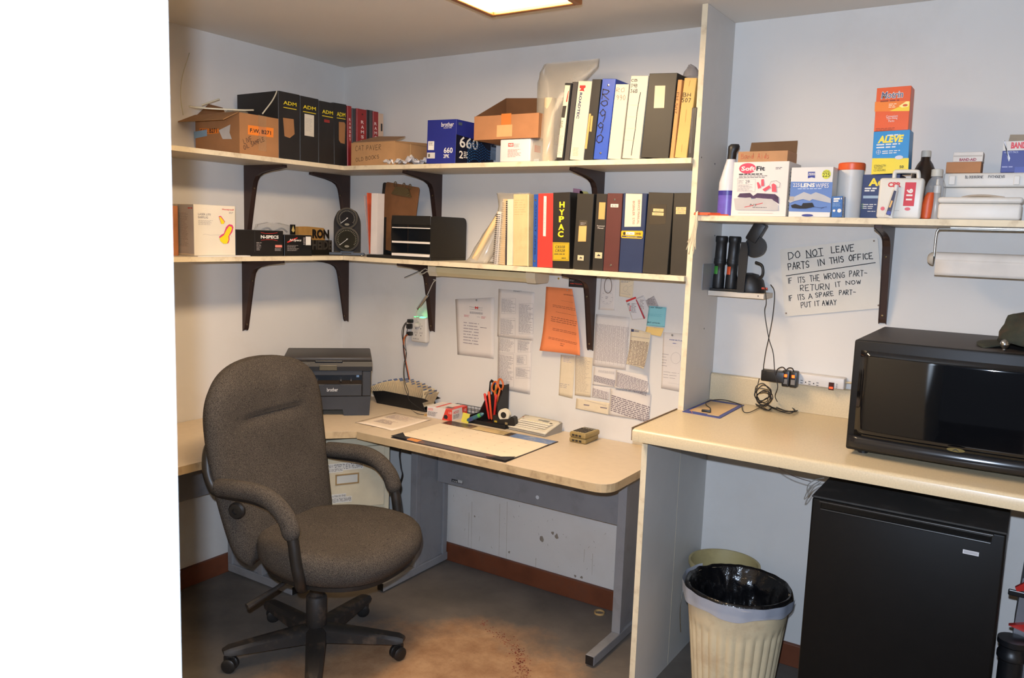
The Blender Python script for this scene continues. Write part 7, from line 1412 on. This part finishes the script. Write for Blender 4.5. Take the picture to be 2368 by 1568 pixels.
wcord('short arched cable over the left charger plug', [A(695, 1250, v=-.13), A(712, 1205, v=-.11), A(750, 1190, v=-.10), A(775, 1215, v=-.075)], .002)
wcord('short arched cable over the right charger plug', [A(770, 1225, v=-.10), A(795, 1198, v=-.09), A(825, 1200, v=-.08), A(838, 1225, v=-.07)], .002)
rnd2 = random.Random(11)
def tangle(cx, cy, rx, ry, n, sd, dy, drift):
    rn = random.Random(sd); P_ = []
    for k in range(n*7):
        a_ = k*2*math.pi/7; c_ = k/(n*7); jx, jy = rn.uniform(.55, 1.1), rn.uniform(.5, 1.1)
        P_.append(A(cx+drift[0]*c_+rx*jx*math.cos(a_+sd), cy+drift[1]*c_+ry*jy*math.sin(a_+sd), v=dy+rn.uniform(-.02, .02)))
    return [Vector((p.x, p.y, max(p.z, CZ+.003))) for p in P_]
wcord('tangled knot of black charger cable hanging below the adapter', [A(565, 1280, v=-.095)]+tangle(585, 1385, 72, 70, 7, 3, -.12, (20, 60)), .0016)
def coil(c0, rx, ry, n, sd):
    rn = random.Random(sd); P_ = []
    for k in range(n*8):
        a_ = k*2*math.pi/8; q = at(s5(c0[0]+rx*rn.uniform(.7, 1.1)*math.cos(a_), c0[1]+ry*rn.uniform(.6, 1.15)*math.sin(a_)+.35*rx*math.cos(a_)), 'z', CZ+.003+.0022*(k//8)); P_.append(q)
    return P_
wcord('large coil of black cable lying on the counter below the charger plugs', coil((720, 1485), 135, 46, 5, 2), .0016)
wcord('smaller coil of black cable lying on the counter left of the large coil', coil((590, 1475), 85, 42, 3, 9), .0016)
wcord('black cable snaking over the blue folder on the counter', [at(t2(1440, 400), 'z', CZ+.006), at(t2(1280, 350), 'z', CZ+.006), at(t2(1150, 335), 'z', CZ+.009), at(t2(1020, 360), 'z', CZ+.006), at(t2(1010, 400), 'z', CZ+.006), at(t2(1060, 440), 'z', CZ+.006), at(t2(1050, 470), 'z', CZ+.008)])
wcord('cable loop reaching from the tangle across the counter', [at(t2(1440, 405), 'z', CZ+.006), at(t2(1460, 480), 'z', CZ+.004), at(t2(1530, 490), 'z', CZ+.004), at(t2(1640, 440), 'z', CZ+.004), at(t2(1760, 400), 'z', CZ+.004)])
# blue folder tray on the counter
c4 = [at(t2(*q), 'z', CZ+.002) for q in ((720, 478), (1175, 560), (1470, 400), (1060, 335))]
bf = thing('blue_mat', 'flat blue framed folder lying on the counter beside the partition', 'folder', (0, 0, CZ+.0004)); cc = sum(c4, Vector())/4
MB().prism([(max(p.x, 1.9745), min(p.y, -.024)) for p in c4], 'z', 0, .002).out('frame', mt((66, 76, 140), .5), bf); MB().prism([(cc.x+(p.x-cc.x)*.8, cc.y+(p.y-cc.y)*.78) for p in c4], 'z', .0021, .0026).out('panel', mt((200, 168, 122), .5), bf)
fb = Face(bf, (0, 0, .0026), (1, 0, 0), (0, 1, 0)); fb.rect(t2(1030, 512), t2(1160, 540), mt((206, 190, 160), .6), 'label'); fb.strokes([[t2(845, 505), t2(820, 462), t2(880, 452)]], mt((224, 130, 60), .5), .0015)
uc = at(t2(1010, 470), 'z', CZ+.008); tag(place(MB().box(-.016, .016, -.006, .006, 0, .008, .002).out('cable_plug', PLUG, None, True), (uc.x, uc.y, CZ+.0032), .2), 'small black cable plug lying on the blue folder', 'plug')
# wires hanging by the fridge
def B(x, y, v=-.55): return at(s8(x, y), 'y', v)
wcord('thin brown wire under the countertop running to the fridge', [B(915, 0, -.60), B(990, 45, -.58), B(1060, 72, -.56), B(1110, 85, -.55)], .0012, mt((80, 60, 50), .6))
wcord('bundled grey wire hanging at the upper left fridge corner', [B(1190, 65, -.60), B(1140, 75, -.6), B(1095, 105, -.61), B(1090, 150, -.61), B(1120, 110, -.61), B(1160, 85, -.60), B(1105, 120, -.61), B(1072, 185, -.61), B(1085, 180, -.61), B(1130, 120, -.61), B(1170, 90, -.6)], .0013, mt((120, 118, 112), .5))
finish_text()
